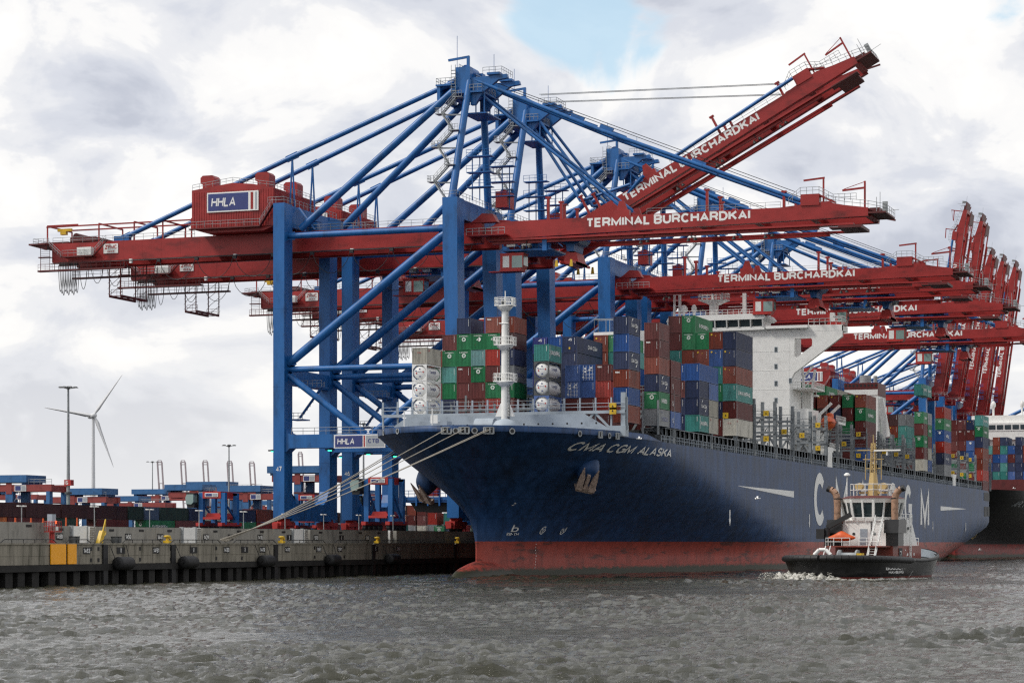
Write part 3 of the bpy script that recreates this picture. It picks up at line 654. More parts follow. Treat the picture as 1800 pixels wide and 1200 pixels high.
    b.box((-226, y_(-7.0), 58.7), (-219.6, y_(-5.35), 58.9))
    b.beam((-229.6, y_(-5.9), 61.4), (-226.2, y_(-6.8), 58.8), 0.8, 0.12); b.beam((-219.4, y_(-6.8), 58.8), (-217.0, y_(-5.9), 61.6), 0.8, 0.12)
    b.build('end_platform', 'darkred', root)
    b = cb(); b.box((-222.9, y_(-6.8), 59.0), (-221.4, y_(-5.6), 60.5)); b.box((-221.3, y_(-6.8), 59.0), (-219.9, y_(-5.6), 60.5)); b.build('equipment_box', 'white', root)
    b = cb(); b.rail([(-232.8, y_(-6.0), 61.5), (-229.4, y_(-6.0), 61.5)], 1.1, 1.2, 0.04); b.rail([(-232.8, y_(-6.0), 61.5), (-232.8, y_(7.4), 61.5)], 1.1, 2, 0.04)
    b.rail([(-229, y_(-5.2), 61.6), (-199, y_(-5.2), 61.6)], 1.1, 2.2, 0.04); b.rail([(-226, y_(-6.95), 58.9), (-219.6, y_(-6.95), 58.9)], 1.1, 1.2, 0.04)
    b.rail([(-180.5, y_(-5.2), 61.6), (-149, y_(-5.2), 61.6)], 1.1, 2.2, 0.04); b.rail([(-180.5, y_(5.2), 61.6), (-149, y_(5.2), 61.6)], 1.1, 2.2, 0.04)
    b.rail([(-229.6, y_(-6.3), 61.4), (-226.2, y_(-7.2), 58.8)], 1.0, 0.9, 0.04); b.rail([(-219.4, y_(-7.2), 58.8), (-217.0, y_(-6.3), 61.6)], 1.0, 0.9, 0.04)
    b.build('girder_railing', 'galv', root)
    # gangways hung under the backreach, with a ladder at the end
    for s in (-6.3, 6.3):
        b = cb(); b.box((-231.4, y_(s) - 0.5, 56.2), (-212.8, y_(s) + 0.5, 56.5))
        for x in range(-231, -212, 3): b.tube((x, y_(s), 56.4), (x, y_(s), 58.0), 0.06, 5)
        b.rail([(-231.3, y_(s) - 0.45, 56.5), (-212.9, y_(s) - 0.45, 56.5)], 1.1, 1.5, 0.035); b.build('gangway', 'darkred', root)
    b = cb()
    for x in (-231.2, -229.2): b.tube((x, y_(-6.0), 56.5), (x, y_(-6.0), 61.2), 0.06, 5)
    for k in range(12): b.tube((-231.2, y_(-6.0), 56.8 + k * 0.36), (-229.2, y_(-6.0), 56.8 + k * 0.36), 0.03, 4)
    b.box((-231.4, y_(-6.6), 58.9), (-229.0, y_(-5.4), 59.05)); b.build('end_ladder', 'darkred', root)
    # hanging service cage across the two girder boxes
    b = cb()
    for x in (-217.0, -214.6):
        for s in (-5.0, 5.0):
            b.beam((x, y_(s), 51.2), (x, y_(s), 58.2), 0.16, 0.16)
            for k in range(6): b.tube((x, y_(s) - 0.6, 51.6 + k), (x, y_(s) + 0.6, 52.3 + k), 0.035, 4)
    for s in (-5.0, -2.5, 0, 2.5, 5.0): b.beam((-217.0, y_(s), 51.3), (-214.6, y_(s), 51.3), 0.12, 0.12)
    for x in (-217.0, -214.6): b.beam((x, y_(-5.0), 51.3), (x, y_(5.0), 51.3), 0.2, 0.45)
    for s in (-5.0, 5.0):
        for a in range(4): b.tube((-217.0, y_(s), 51.5 + a * 1.7), (-214.6, y_(s), 53.2 + a * 1.7), 0.05, 4)
    for s in (-4.3, 4.3): b.rail([(-217, y_(s), 51.5), (-214.6, y_(s), 51.5)], 1.1, 1.2, 0.04)
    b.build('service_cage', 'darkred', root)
    # festoon cable loops
    b = cb()
    def loop(x0, x1, drop, v, r=0.055, z=57.6):
        pts = [(x0 + (x1 - x0) * t, y_(v), z - drop * math.sin(PI * t) ** 0.62) for t in [i / 10 for i in range(11)]]; b.path(pts, r, 5)
    for k in range(11): loop(-227.3 + k * 0.36, -226.5 + k * 0.36, 5.0 + 0.35 * (k % 3), -6.0, 0.06, 57.4)
    loop(-222.8, -221.1, 4.7, -6.0, z=57.4); loop(-220.4, -217.6, 3.7, -6.0, z=57.4); loop(-217.0, -213.4, 4.4, -6.0, z=57.4); loop(-212.8, -206.4, 4.4, -6.0, z=57.4)
    x = -206.0
    while x < -144: loop(x, x + 7.6, 3.9, -6.0, 0.06); x += 7.8
    b.tube((-229, y_(-6.0), 57.7), (-143, y_(-6.0), 57.7), 0.09, 6)
    for k in range(11): b.box((-227.1 + k * 0.36, y_(-6.2), 57.2), (-226.85 + k * 0.36, y_(-5.7), 57.9))
    x = -206.0
    while x < -144: b.box((x - 0.35, y_(-6.2), 57.2), (x + 0.35, y_(-5.7), 57.8)); x += 7.8
    b.build('festoon_cable', 'cable', root)
    b = cb()
    for x in (-212, -190.4, -167, -152): b.prism([(-0.3 + x, 58.0), (0.3 + x, 58.0), (0.22 + x, 57.2), (-0.22 + x, 57.2)], 'y', y_(-6.0), y_(-5.5))
    b.build('floodlight', 'white', root)
    # machinery house
    hs = cb(); hs.prism([(-197.8, 62.5), (-181.2, 62.5), (-181.2, 69.3), (-185.5, 70.2), (-189.5, 70.6), (-197.8, 69.6)], 'y', y_(-8.6), y_(8.6))
    for i in range(33): x = -197.4 + i * 0.5; hs.box((x, y_(-8.66), 62.6), (x + 0.12, y_(-8.6), 69.2))
    for i in range(34): v = -8.3 + i * 0.5; hs.box((-181.2, y_(v), 62.6), (-181.14, y_(v + 0.12), 69.2))
    hs.prism([(-197.8, 62.5), (-181.2, 62.5), (-183.5, 61.7), (-194.5, 61.7)], 'y', y_(-8.3), y_(8.3))
    house = hs.build('machinery_house', 'red', root)
    sg = cb(); sg.box((-194.6, y_(-8.82), 65.35), (-184.2, y_(-8.7), 68.95)); sg.m = 1
    sg.box((-194.35, y_(-8.85), 65.6), (-186.25, y_(-8.815), 68.7)); sg.m = 2; sg.box((-185.75, y_(-8.85), 65.6), (-185.25, y_(-8.815), 68.7)); sg.m = 3; sg.box((-184.85, y_(-8.85), 65.6), (-184.5, y_(-8.815), 68.7))
    sg.m = 0; sg.text('HHLA', (-193.75, y_(-8.87), 66.3), (1, 0, 0), (0.12, 0, 1), 4.9, 1.75, 0.02)
    sg.build('sign', ['lettering', 'navy_sign', 'red', 'grey_sign'], house)
    for x, v in ((-195.0, -6.5), (-183.9, -6.5), (-183.9, 5.5)):
        vb = MB(); vb.prism([(-1.0, 0), (1.35, 0), (1.35, 2.3), (0.95, 2.75), (-1.0, 2.75), (-1.45, 2.35), (-1.45, 1.3), (-1.0, 1.1)], 'y', -1.3, 1.3)
        vb.build('roof_vent', 'red', house, Vector((x, y_(v), 69.6)) - Vector((CX, CY, QZ)))
    b = cb(); b.rail([(-197.7, y_(-8.5), 69.6), (-189.5, y_(-8.5), 70.6), (-181.3, y_(-8.5), 69.3), (-181.3, y_(8.5), 69.3)], 1.0, 1.5, 0.04)
    b.rail([(-198, y_(-9.4), 62.6), (-183.6, y_(-9.4), 62.6)], 1.1, 1.6, 0.04); b.rail([(-183.6, y_(-9.6), 62.6), (-181.0, y_(-9.6), 66.3)], 1.0, 1.0, 0.04); b.build('house_railing', 'galv', house)
    b = cb(); b.box((-198, y_(-9.5), 62.3), (-183.6, y_(-8.6), 62.5)); b.beam((-183.6, y_(-9.2), 62.5), (-181.0, y_(-9.2), 66.2), 0.8, 0.15); b.box((-181.1, y_(-9.8), 66.0), (-177.7, y_(-8.3), 66.2)); b.build('house_walkway', 'darkred', house)
    b = cb(); b.rail([(-181, y_(-11.5), 66.0), (-177.8, y_(-11.5), 66.0), (-177.8, y_(11.5), 66.0)], 1.1, 1.6, 0.04)
    b.rail([(-147.2, y_(-11.5), 65.4), (-144.7, y_(-11.5), 65.4), (-144.7, y_(11.5), 65.4)], 1.1, 1.6, 0.04); b.build('beam_railing', 'galv', root)
    # stairs by the land-side top beam
    b = cb(); b.beam((-177.4, y_(-6.0), 65.8), (-174.2, y_(-6.0), 61.7), 0.9, 0.12); b.build('beam_stair', 'blue', root)
    for x in (-176.4, -172): b = cb(); b.box((x, y_(-5.1), 61.6), (x + 2.2, y_(-3.4), 63.3)); b.prism([(x - 0.1, 63.3), (x + 2.3, 63.3), (x + 1.1, 63.7)], 'y', y_(-5.2), y_(-3.3)); b.build('winch_cover', 'blue', root)
    # A-frame
    for s in (-1, 1):
        b = cb(); b.tube((-146.4, y_(9.3 * s), 65.3), (-145.3, y_(3.4 * s), 87.2), 0.70, 14, 0.62); b.build('mast_leg', 'blue', root)
        b = cb(); b.tube((-176.6, y_(7.0 * s), 61.8), (-147.4, y_(3.6 * s), 86.2), 0.66, 14); b.build('mast_brace', 'blue', root)
        p0, p1, p2 = Vector((-148.2, y_(3.2 * s), 87.2)), Vector((-179.5, y_(4.4 * s), 75.4)), Vector((-213.8, y_(4.6 * s), 62.3))
        b = cb(); b.tube(p0, p1, 0.46, 12); b.tube(p1, p2, 0.46, 12)
        for e, d in ((p0, p1 - p0), (p1, p1 - p0), (p1, p2 - p1), (p2, p1 - p2)):
            d = d.normalized(); b.beam(e - d * 1.2, e + d * 1.2, 0.3, 1.15)
        b.box((p2.x - 2.2, p2.y - 0.5, 61.6), (p2.x + 1.0, p2.y + 0.5, 62.5)); b.build('back_stay', 'blue', root)
        b = cb()
        for dx in (-0.7, 0.7): b.tube(p1, (p1.x + dx, p1.y, 62.2), 0.16, 6)
        b.build('stay_hanger', 'blue', root)
    b = cb(); b.box((-148.6, y_(-4.3), 84.9), (-142.6, y_(4.3), 85.2)); b.box((-147.8, y_(-4.0), 85.2), (-145.0, y_(-2.4), 89.6)); b.box((-147.8, y_(2.4), 85.2), (-145.0, y_(4.0), 89.6))
    b.box((-147.2, y_(-2.4), 87.0), (-144.4, y_(2.4), 88.6)); b.tube((-146.4, y_(-2.4), 89.4), (-146.4, y_(2.4), 89.4), 0.9, 14); b.tube((-144.2, y_(-3), 86.4), (-144.2, y_(3), 86.4), 0.7, 14)
    for s in (-3.2, 3.2):
        b.prism([(-145.0, 87.6), (-138.2, 87.9), (-138.0, 87.2), (-139.8, 87.0), (-142.6, 85.0), (-144.2, 82.8), (-145.0, 82.8)], 'y', y_(s) - 0.45, y_(s) + 0.45)
        b.box((-141.8, y_(s) - 0.8, 87.9), (-139.4, y_(s) + 0.8, 88.3))
    b.box((-151.4, y_(-4.4), 86.4), (-147.8, y_(4.4), 86.7)); b.box((-151.2, y_(-4.2), 84.0), (-150.6, y_(4.2), 86.4)); b.box((-149, y_(-3.5), 84.2), (-147.8, y_(3.5), 86.4))
    b.box((-146.4, y_(-3.8), 81.2), (-142.0, y_(3.8), 81.4))
    for x in (-145.8, -144, -142.4): b.tube((x, y_(-3.6), 81.3), (x, y_(-3.6), 85), 0.12, 6); b.tube((x, y_(3.6), 81.3), (x, y_(3.6), 85), 0.12, 6)
    b.beam((-145.6, y_(-3.2), 89.6), (-145.6, y_(-3.2), 91.6), 0.4, 0.5); b.beam((-145.4, y_(-3.2), 91.5), (-149.4, y_(-3.2), 91.1), 0.3, 0.4)
    b.tube((-147.8, y_(-3), 89.6), (-147.8, y_(-3), 95.4), 0.05, 5); b.tube((-143.0, y_(3), 88.6), (-143.0, y_(3), 93.0), 0.05, 5)
    b.build('mast_head', 'blue', root)
    b = cb(); b.rail([(-151.3, y_(4.3), 86.7), (-151.3, y_(-4.3), 86.7), (-147.8, y_(-4.3), 86.7)], 1.1, 1.0, 0.045); b.rail([(-143, y_(-2.8), 88.4), (-139.4, y_(-2.8), 88.4), (-139.4, y_(2.8), 88.4)], 1.1, 1.2, 0.045)
    b.rail([(-145.0, y_(-4.3), 85.2), (-142.6, y_(-4.3), 85.2), (-142.6, y_(4.3), 85.2)], 1.1, 0.8, 0.045); b.rail([(-148, y_(-1.5), 89.7), (-148, y_(1.5), 89.7)], 1.0, 0.7, 0.045)
    for k in range(7): z = 85.4 + k * 0.6; b.box((-148.4, y_(-4.5), z), (-147.6, y_(-4.1), z + 0.06))
    for x in (-148.4, -147.6): b.tube((x, y_(-4.4), 85), (x, y_(-4.4), 90), 0.05, 5)
    b.build('mast_railing', 'galv', root)
    # zigzag stair up the near mast leg
    b = cb(); zs = [65.4, 68.6, 71.6, 75.0, 78.0, 81.2, 84.2]
    for i in range(6):
        f = (zs[i] - 65.4) / 19; f2 = (zs[i + 1] - 65.4) / 19
        xa, xb = (-147.2, -149.7) if i % 2 == 0 else (-149.7, -147.2)
        va, vb = -10.2 + f * 5.6, -10.2 + f2 * 5.6
        for dv in (-0.4, 0.4): b.beam((xa, y_(va + dv), zs[i]), (xb, y_(vb + dv), zs[i + 1]), 0.07, 0.22)
        n = 12
        for k in range(n): t = (k + 0.5) / n; b.box((xa + (xb - xa) * t - 0.14, y_(va + (vb - va) * t - 0.4), zs[i] + (zs[i + 1] - zs[i]) * t), (xa + (xb - xa) * t + 0.14, y_(va + (vb - va) * t + 0.4), zs[i] + (zs[i + 1] - zs[i]) * t + 0.05))
        b.rail([(xa, y_(va - 0.42), zs[i]), (xb, y_(vb - 0.42), zs[i + 1])], 1.0, 0.9, 0.035)
        xp = -149.9 if i % 2 == 0 else -147.0
        b.box((xp - 0.9, y_(vb - 0.6), zs[i + 1] - 0.12), (xp + 0.9, y_(vb + 1.2), zs[i + 1]))
        b.rail([(xp - 0.9, y_(vb - 0.6), zs[i + 1]), (xp + 0.9, y_(vb - 0.6), zs[i + 1])], 1.0, 0.6, 0.035); b.rail([(xp - 0.9, y_(vb - 0.6), zs[i + 1]), (xp - 0.9, y_(vb + 1.2), zs[i + 1])], 1.0, 0.6, 0.035)
        if i % 2 == 0: b.beam((xp, y_(vb), zs[i + 1] - 0.2), (-146.2, y_(vb + 1.0), zs[i + 1] - 0.2), 0.2, 0.25)
    b.build('zigzag_stair', 'galv', root)
    # service tower between the mast legs
    for v, xs in ((-7.0, (-143.4, -142.0)), (4.6, (-142.0, -140.6))):
        b = cb()
        for x in xs: b.beam((x, y_(v), 65.3), (x, y_(v), 73.0), 0.16, 0.16)
        for z in (67.6, 70.2, 73.0):
            b.box((-144.2, y_(v - 0.9), z - 0.15), (-139.6, y_(v + 0.9), z)); b.rail([(-144.2, y_(v - 0.9), z), (-139.6, y_(v - 0.9), z)], 1.1, 1.2, 0.04)
        b.build('service_tower', 'blue', root)
    b = cb(); b.box((-143.0, y_(3.8), 65.5), (-140.8, y_(7.6), 68.4)); b.prism([(-143.1, 68.4), (-140.7, 68.4), (-141.9, 68.9)], 'y', y_(4.9), y_(7.7)); b.build('electrical_house', 'red', root)
    # hinge block and gangway at the boom root
    for s in (-1, 1):
        b = cb(); yc = y_(4.5 * s); b.prism([(-144.4, 61.6), (-139.4, 61.6), (-140.2, 63.0), (-142.2, 63.2), (-143.4, 62.2)], 'y', yc - 0.9, yc + 0.9); b.build('hinge_block', 'red', root)
    b = cb(); b.box((-144.2, y_(-8.0), 58.9), (-137.0, y_(-5.3), 59.1)); b.build('hinge_walkway', 'red', root)
    b = cb(); b.rail([(-144.2, y_(-7.95), 59.1), (-137.0, y_(-7.95), 59.1)], 1.1, 1.2, 0.05); b.build('hinge_railing', 'galv', root)
    # lower land-side landing with stair, hatch platform between the water-side legs
    b = cb(); b.box((-176.8, y_(-7.6), 33.0), (-172.2, y_(-4.5), 33.2)); b.beam((-172.4, y_(-7), 33.1), (-176.8, y_(-7), 27.6), 0.9, 0.14); b.box((-178.4, y_(-8), 27.2), (-175.8, y_(-4.7), 27.4)); b.build('stair_landing', 'blue', root)
    b = cb(); b.rail([(-176.8, y_(-7.6), 33.2), (-172.2, y_(-7.6), 33.2)], 1.1, 0.9, 0.045); b.rail([(-172.4, y_(-6.0), 33.1), (-176.8, y_(-6.0), 27.6)], 1.0, 0.9, 0.045); b.rail([(-178.4, y_(-8), 27.4), (-175.8, y_(-8), 27.4)], 1.1, 0.9, 0.045); b.build('stair_railing', 'galv', root)
    b = cb(); b.box((-156.6, y_(-7), 12.2), (-147.6, y_(7), 12.6)); b.box((-156.6, y_(-7.2), 12.6), (-147.2, y_(7.2), 13.2))
    for k in range(5): x = -156.2 + k * 2.2; b.box((x, y_(-7.5), 11.6), (x + 0.25, y_(-7.2), 13.4))
    b.rail([(-156.6, y_(-7.2), 13.2), (-147.2, y_(-7.2), 13.2)], 1.1, 1.2, 0.05); b.build('hatch_platform', 'blue', root)
    b = cb(); b.prism([(-156.0, 12.2), (-147.8, 12.2), (-149.2, 10.6), (-154.8, 10.6)], 'y', y_(-5.1), y_(5.1)); b.build('platform_hopper', 'black', root)
    b = cb(); b.box((-152.4, y_(-7.0), 13.3), (-150.0, y_(-5.4), 15.4)); b.build('control_cabin', 'signalred', root)
    # lit green working lamps under the portal beam
    b = cb(); bb = cb()
    for x, v in ((-181.2, -9), (-169.5, -10), (-156.5, -10), (-170.6, 10), (-160.0, 10)):
        b.box((x - 0.25, y_(v) - 0.3, 21.45), (x + 0.25, y_(v) + 0.3, 21.6)); bb.box((x - 0.8, y_(v) - 0.35, 21.6), (x + 0.8, y_(v) + 0.35, 21.85))
    bb.beam((-181.8, y_(-9), 21.75), (-179.8, y_(-9), 21.95), 0.2, 0.2); b.build('green_floodlight', 'green_lamp', root); bb.build('lamp_bracket', 'black', root)
    # maker's plate on the girder
    b = cb(); b.box((-218.05, y_(-5.34), 59.3), (-215.0, y_(-5.22), 61.1)); b.m = 1; b.text('ZPMC', (-217.8, y_(-5.355), 60.1), (1, 0, 0), (0, 0, 1), 2.55, 0.75, 0.035)
    for k in range(4): b.box((-217.2 + k * 0.4, y_(-5.355), 59.52), (-216.98 + k * 0.4, y_(-5.34), 59.76))
    b.build('maker_plate', ['lettering', 'signalred'], root)
    return root
def make_boom(root):
    """boom with its origin at the hinge, so that it can be raised"""
    h = (HINGE.x, HINGE.y, HINGE.z); ho = HINGE - Vector((CX, CY, QZ))
    b = MB(h)
    prof = [(-141.5, 58.5), (-73.6, 59.5), (-73.6, 60.9), (-77.6, 61.5), (-80.6, 62.15), (-83.0, 62.1), (-88.5, 61.6), (-137.6, 61.55), (-139.5, 61.2), (-141.5, 60.4)]
    for s in (-1, 1):
        y0, y1 = (y_(-5.2), y_(-3.8)) if s < 0 else (y_(3.8), y_(5.2)); b.prism(prof, 'y', y0, y1)
        b.box((-141.0, y0 + (-0.22 if s < 0 else 0.35), 58.15), (-76.0, y1 + (-0.35 if s < 0 else 0.22), 58.49)) 
        b.box((-140.5, y0 + 0.4, 57.65), (-82.0, y1 - 0.4, 58.14))
        for x in (-119.5, -106): b.box((x, y0 - 0.012, 58.7), (x + 0.05, y1 + 0.012, 61.5))
        yc = (y0 + y1) / 2
        b.box((-85.0, yc - 0.9, 61.7), (-81.8, yc + 0.9, 63.6)); b.beam((-81.9, yc, 63.4), (-79.2, yc, 62.1), 1.2, 0.3)
        b.box((-118.0, yc - 0.5, 61.5), (-115.2, yc + 0.5, 62.6)); b.prism([(-118.0, 61.5), (-115.2, 61.5), (-116.2, 64.2), (-117.0, 64.2)], 'y', yc - 0.3, yc + 0.3)
    for x in (-137, -126, -115.5, -104, -94, -84, -74.4): b.box((x, y_(-3.79), 59.6), (x + 1.1, y_(3.79), 61.0))
    boom = b.build('boom', 'red', root, ho)
    b = MB(h); b.box((-73.6, y_(-5.2), 59.9), (-70.6, y_(3.2), 60.2)); b.beam((-73.5, y_(-4.7), 60.7), (-71.0, y_(-4.7), 60.1), 0.3, 0.3); b.beam((-73.5, y_(6), 60.7), (-71.0, y_(6), 60.1), 0.3, 0.3); b.box((-73.5, y_(-4), 60.2), (-71.8, y_(4), 61.0))
    b.box((-79.5, y_(-8.2), 57.3), (-74.2, y_(-5.5), 57.5)); b.box((-78.6, y_(-5.4), 57.6), (-74.6, y_(1.5), 58.1)); b.build('tip_platform', 'darkred', boom)
    b = MB(h)
    b.box((-71.2, y_(-5.0), 60.2), (-70.4, y_(-4.4), 61.8)); b.tube((-71.6, y_(-5.0), 60.2), (-71.6, y_(-5.0), 63.4), 0.05, 5); b.tube((-72.2, y_(-5.0), 60.2), (-72.2, y_(-5.0), 62.6), 0.05, 5)
    b.tube((-70.6, y_(-5.1), 60.2), (-68.4, y_(-5.1), 60.3), 0.04, 4)
    b.rail([(-80.8, y_(-5.1), 62.15), (-80.6, y_(-5.1), 62.15), (-77.6, y_(-5.1), 61.5), (-73.6, y_(-5.1), 60.9), (-70.6, y_(-5.1), 60.2), (-70.6, y_(3.1), 60.2)], 1.15, 1.5, 0.04)
    b.rail([(-87.0, y_(-5.5), 62.0), (-85.0, y_(-5.5), 63.6), (-81.8, y_(-5.5), 63.6), (-79.4, y_(-5.5), 62.2), (-75.5, y_(-5.5), 62.2)], 1.15, 1.0, 0.04)
    b.rail([(-112, y_(-5.0), 61.6), (-88.5, y_(-5.0), 61.6)], 1.0, 2.5, 0.03); b.rail([(-136, y_(5.0), 61.6), (-88.5, y_(5.0), 61.6)], 1.0, 2.5, 0.03)
    b.build('boom_railing', 'galv', boom)
    b = MB(h); b.beam((-81.2, y_(-4.7), 62.2), (-81.2, y_(-4.7), 66.4), 0.28, 0.28); b.beam((-81.0, y_(-4.7), 66.3), (-84.6, y_(-4.7), 66.0), 0.24, 0.3); b.build('boom_davit', 'red', boom)
    b = MB(h); b.beam((-74.2, y_(-4.7), 61.0), (-74.2, y_(-4.7), 65.4), 0.3, 0.3); b.beam((-74.1, y_(-4.7), 64.3), (-78.0, y_(-4.7), 64.0), 0.24, 0.32); b.tube((-74.2, y_(-4.7), 65.3), (-77.8, y_(-4.7), 64.2), 0.06, 5); b.build('boom_davit', 'red', boom)
    for x, hh in ((-130.1, 4.1), (-127.7, 3.2), (-101.4, 4.0), (-98.8, 1.7), (-88, 3.0)):
        for s in (-4.5, 4.5): b = MB(h); b.beam((x, y_(s), 61.5), (x, y_(s), 61.5 + hh), 0.5, 0.42); b.box((x - 0.45, y_(s) - 0.3, 61.2 + hh), (x + 0.45, y_(s) + 0.3, 61.5 + hh)); b.build('stay_rest', 'red', boom)
    b = MB(h)
    for x in (-112.5, -104, -96, -90.5, -134): b.tube((x, y_(-5.0), 58.2), (x, y_(-5.0), 57.2), 0.07, 5); b.tube((x - 0.6, y_(-5.0), 57.2), (x + 0.6, y_(-5.0), 57.2), 0.06, 5); b.lathe((x - 0.6, y_(-5.0), 56.6), [(0.4, 0), (0.3, 0.25), (0.1, 0.6)], 8); b.lathe((x + 0.6, y_(-5.0), 56.8), [(0.4, 0), (0.3, 0.25), (0.1, 0.5)], 8)
    b.build('boom_floodlight', 'black', boom)
    b = MB(h); b.text('TERMINAL BURCHARDKAI', (-122.7, y_(-5.215), 59.78), (1, 0, 0.004), (0, 0, 1), 29.0, 1.62, 0.062); b.build('boom_lettering', 'lettering', boom)
    return boom
def make_stays(root):
    """straight fore stays of a lowered boom"""
    for s in (-1, 1):
        p0, pj, p1 = Vector((-144.6, y_(3.3 * s), 87.4)), Vector((-119.8, y_(4.6 * s), 76.4)), Vector((-85.2, y_(4.5 * s), 62.7))
        b = cb(); b.tube(p0, pj, 0.36, 10); b.tube(pj, p1, 0.36, 10)
        for t in (0.02, 0.33, 0.42, 0.70, 0.97): q = p0.lerp(p1, t); d = (p1 - p0).normalized(); b.beam(q - d * 1.3, q + d * 1.3, 0.3, 0.85)
        b.build('fore_stay', 'blue', root)
        q0, q1 = Vector((-144.4, y_(2.6 * s), 85.6)), Vector((-116.2, y_(4.5 * s), 62.8))
        b = cb(); b.tube(q0, q1, 0.26, 8)
        for t in (0.03, 0.36, 0.7, 0.96): q = q0.lerp(q1, t); d = (q1 - q0).normalized(); b.beam(q - d * 0.9, q + d * 0.9, 0.3, 0.62)
        b.build('fore_stay', 'blue', root)
        b = cb()
        for k in (0.4, 0.7): b.tube(p0 + Vector((0, k, 0.9)), p1 + Vector((-1, k * 0.5, 1.6)), 0.05, 4)
        b.build('hoist_rope', 'cable', root)
def make_trolley(root):
    """trolley with cab, headblock and spreader; origin at crane origin, slid along X"""
    b = cb(); X0 = -131.0
    b.box((X0 - 6.5, y_(-3.4), 57.0), (X0 + 6.5, y_(-2.8), 57.9)); b.box((X0 - 6.5, y_(2.8), 57.0), (X0 + 6.5, y_(3.4), 57.9))
    for x in (-6.4, -2, 2, 5.6): b.box((X0 + x, y_(-2.8), 57.1), (X0 + x + 0.8, y_(2.8), 57.8))
    for x in (-5.5, -1.5, 2.2): b.beam((X0 + x, y_(-4.2), 57.0), (X0 + x, y_(-4.2), 54.6), 0.25, 0.25); b.beam((X0 + x, y_(-4.2), 57.0), (X0 + x + 2.6, y_(-4.2), 54.8), 0.16, 0.16)
    b.box((X0 - 6.4, y_(-4.4), 54.4), (X0 + 2.6, y_(4.4), 54.7)); b.rail([(X0 - 6.4, y_(-4.4), 54.7), (X0 + 2.6, y_(-4.4), 54.7)], 1.1, 1.1, 0.045)
    b.tube((X0 - 1.0, y_(-3), 55.6), (X0 - 1.0, y_(3), 55.6), 0.9, 12); b.box((X0 + 1.2, y_(-4.9), 54.2), (X0 + 2.0, y_(-4.3), 57.0))
    tr = b.build('trolley', 'blue', root)
    b = cb(); b.box((X0 - 5.6, y_(-3.4), 55.2), (X0 - 4.0, y_(-4.45), 56.8)); b.box((X0 - 2.8, y_(-3.4), 55.2), (X0 - 1.2, y_(-4.45), 56.8)); b.build('switch_cabinet', 'white', tr)
    b = cb(); b.box((X0 - 7.0, y_(-4.3), 50.9), (X0 - 3.6, y_(-1.5), 51.2)); b.box((X0 - 9.2, y_(-3.8), 50.9), (X0 - 7.0, y_(-1.8), 51.05)); b.prism([(X0 - 6.9, 50.9), (X0 - 3.2, 50.9), (X0 - 2.6, 52.0), (X0 - 2.6, 53.9), (X0 - 6.9, 53.9)], 'y', y_(-4.2), y_(-1.6)); b.box((X0 - 6.95, y_(-4.25), 53.9), (X0 - 2.5, y_(-1.55), 54.1)); b.tube((X0 - 5, y_(-2.8), 54.0), (X0 - 5, y_(-2.8), 54.5), 0.4, 8); b.build('driver_cab', 'signalred', tr)
    b = cb(); b.box((X0 - 6.4, y_(-4.24), 51.6), (X0 - 5.2, y_(-4.2), 53.6)); b.build('cab_door', 'white', tr)
    b = cb(); b.box((X0 - 4.7, y_(-4.24), 51.5), (X0 - 2.75, y_(-4.2), 53.6)); b.box((X0 - 2.6, y_(-4.0), 51.9), (X0 - 2.56, y_(-1.8), 53.6)); b.build('cab_window', 'paleglass', tr)
    # headblock and spreader hung from ropes
    HXo = X0 + 5.6
    b = cb(); b.prism([(HXo - 1.9, 57.0), (HXo + 1.9, 57.0), (HXo + 2.1, 56.2), (HXo + 1.5, 55.6), (HXo + 0.8, 55.3), (HXo + 0.6, 54.2), (HXo - 0.6, 54.2), (HXo - 0.8, 55.3), (HXo - 1.5, 55.6), (HXo - 2.1, 56.2)], 'y', y_(-2.6), y_(2.6)); b.build('headblock', 'blue', tr)
    b = cb(); b.prism([(HXo - 0.9, 54.0), (HXo + 0.9, 54.0), (HXo + 1.4, 52.3), (HXo - 1.4, 52.3)], 'y', y_(-2.2), y_(2.2)); b.box((HXo - 1.25, y_(-3.2), 51.9), (HXo + 1.25, y_(3.2), 52.4)); b.box((HXo - 1.25, y_(-5.0), 51.9), (HXo - 0.9, y_(5.0), 52.3)); b.box((HXo + 0.9, y_(-5.0), 51.9), (HXo + 1.25, y_(5.0), 52.3)); b.build('spreader', 'signalred', tr)
    b = cb()
    for x in (-1.35, 1.35):
        for v in (-6.1, 6.1): b.prism([(HXo + x - 0.15, 52.3), (HXo + x + 0.15, 52.3), (HXo + x + 0.3, 51.1), (HXo + x - 0.3, 51.1)], 'y', y_(v) - 0.1, y_(v) + 0.1)
    b.build('spreader_flipper', 'yellow', tr)
    return tr
base = make_crane(); make_boom(base); make_stays(base); make_trolley(base)
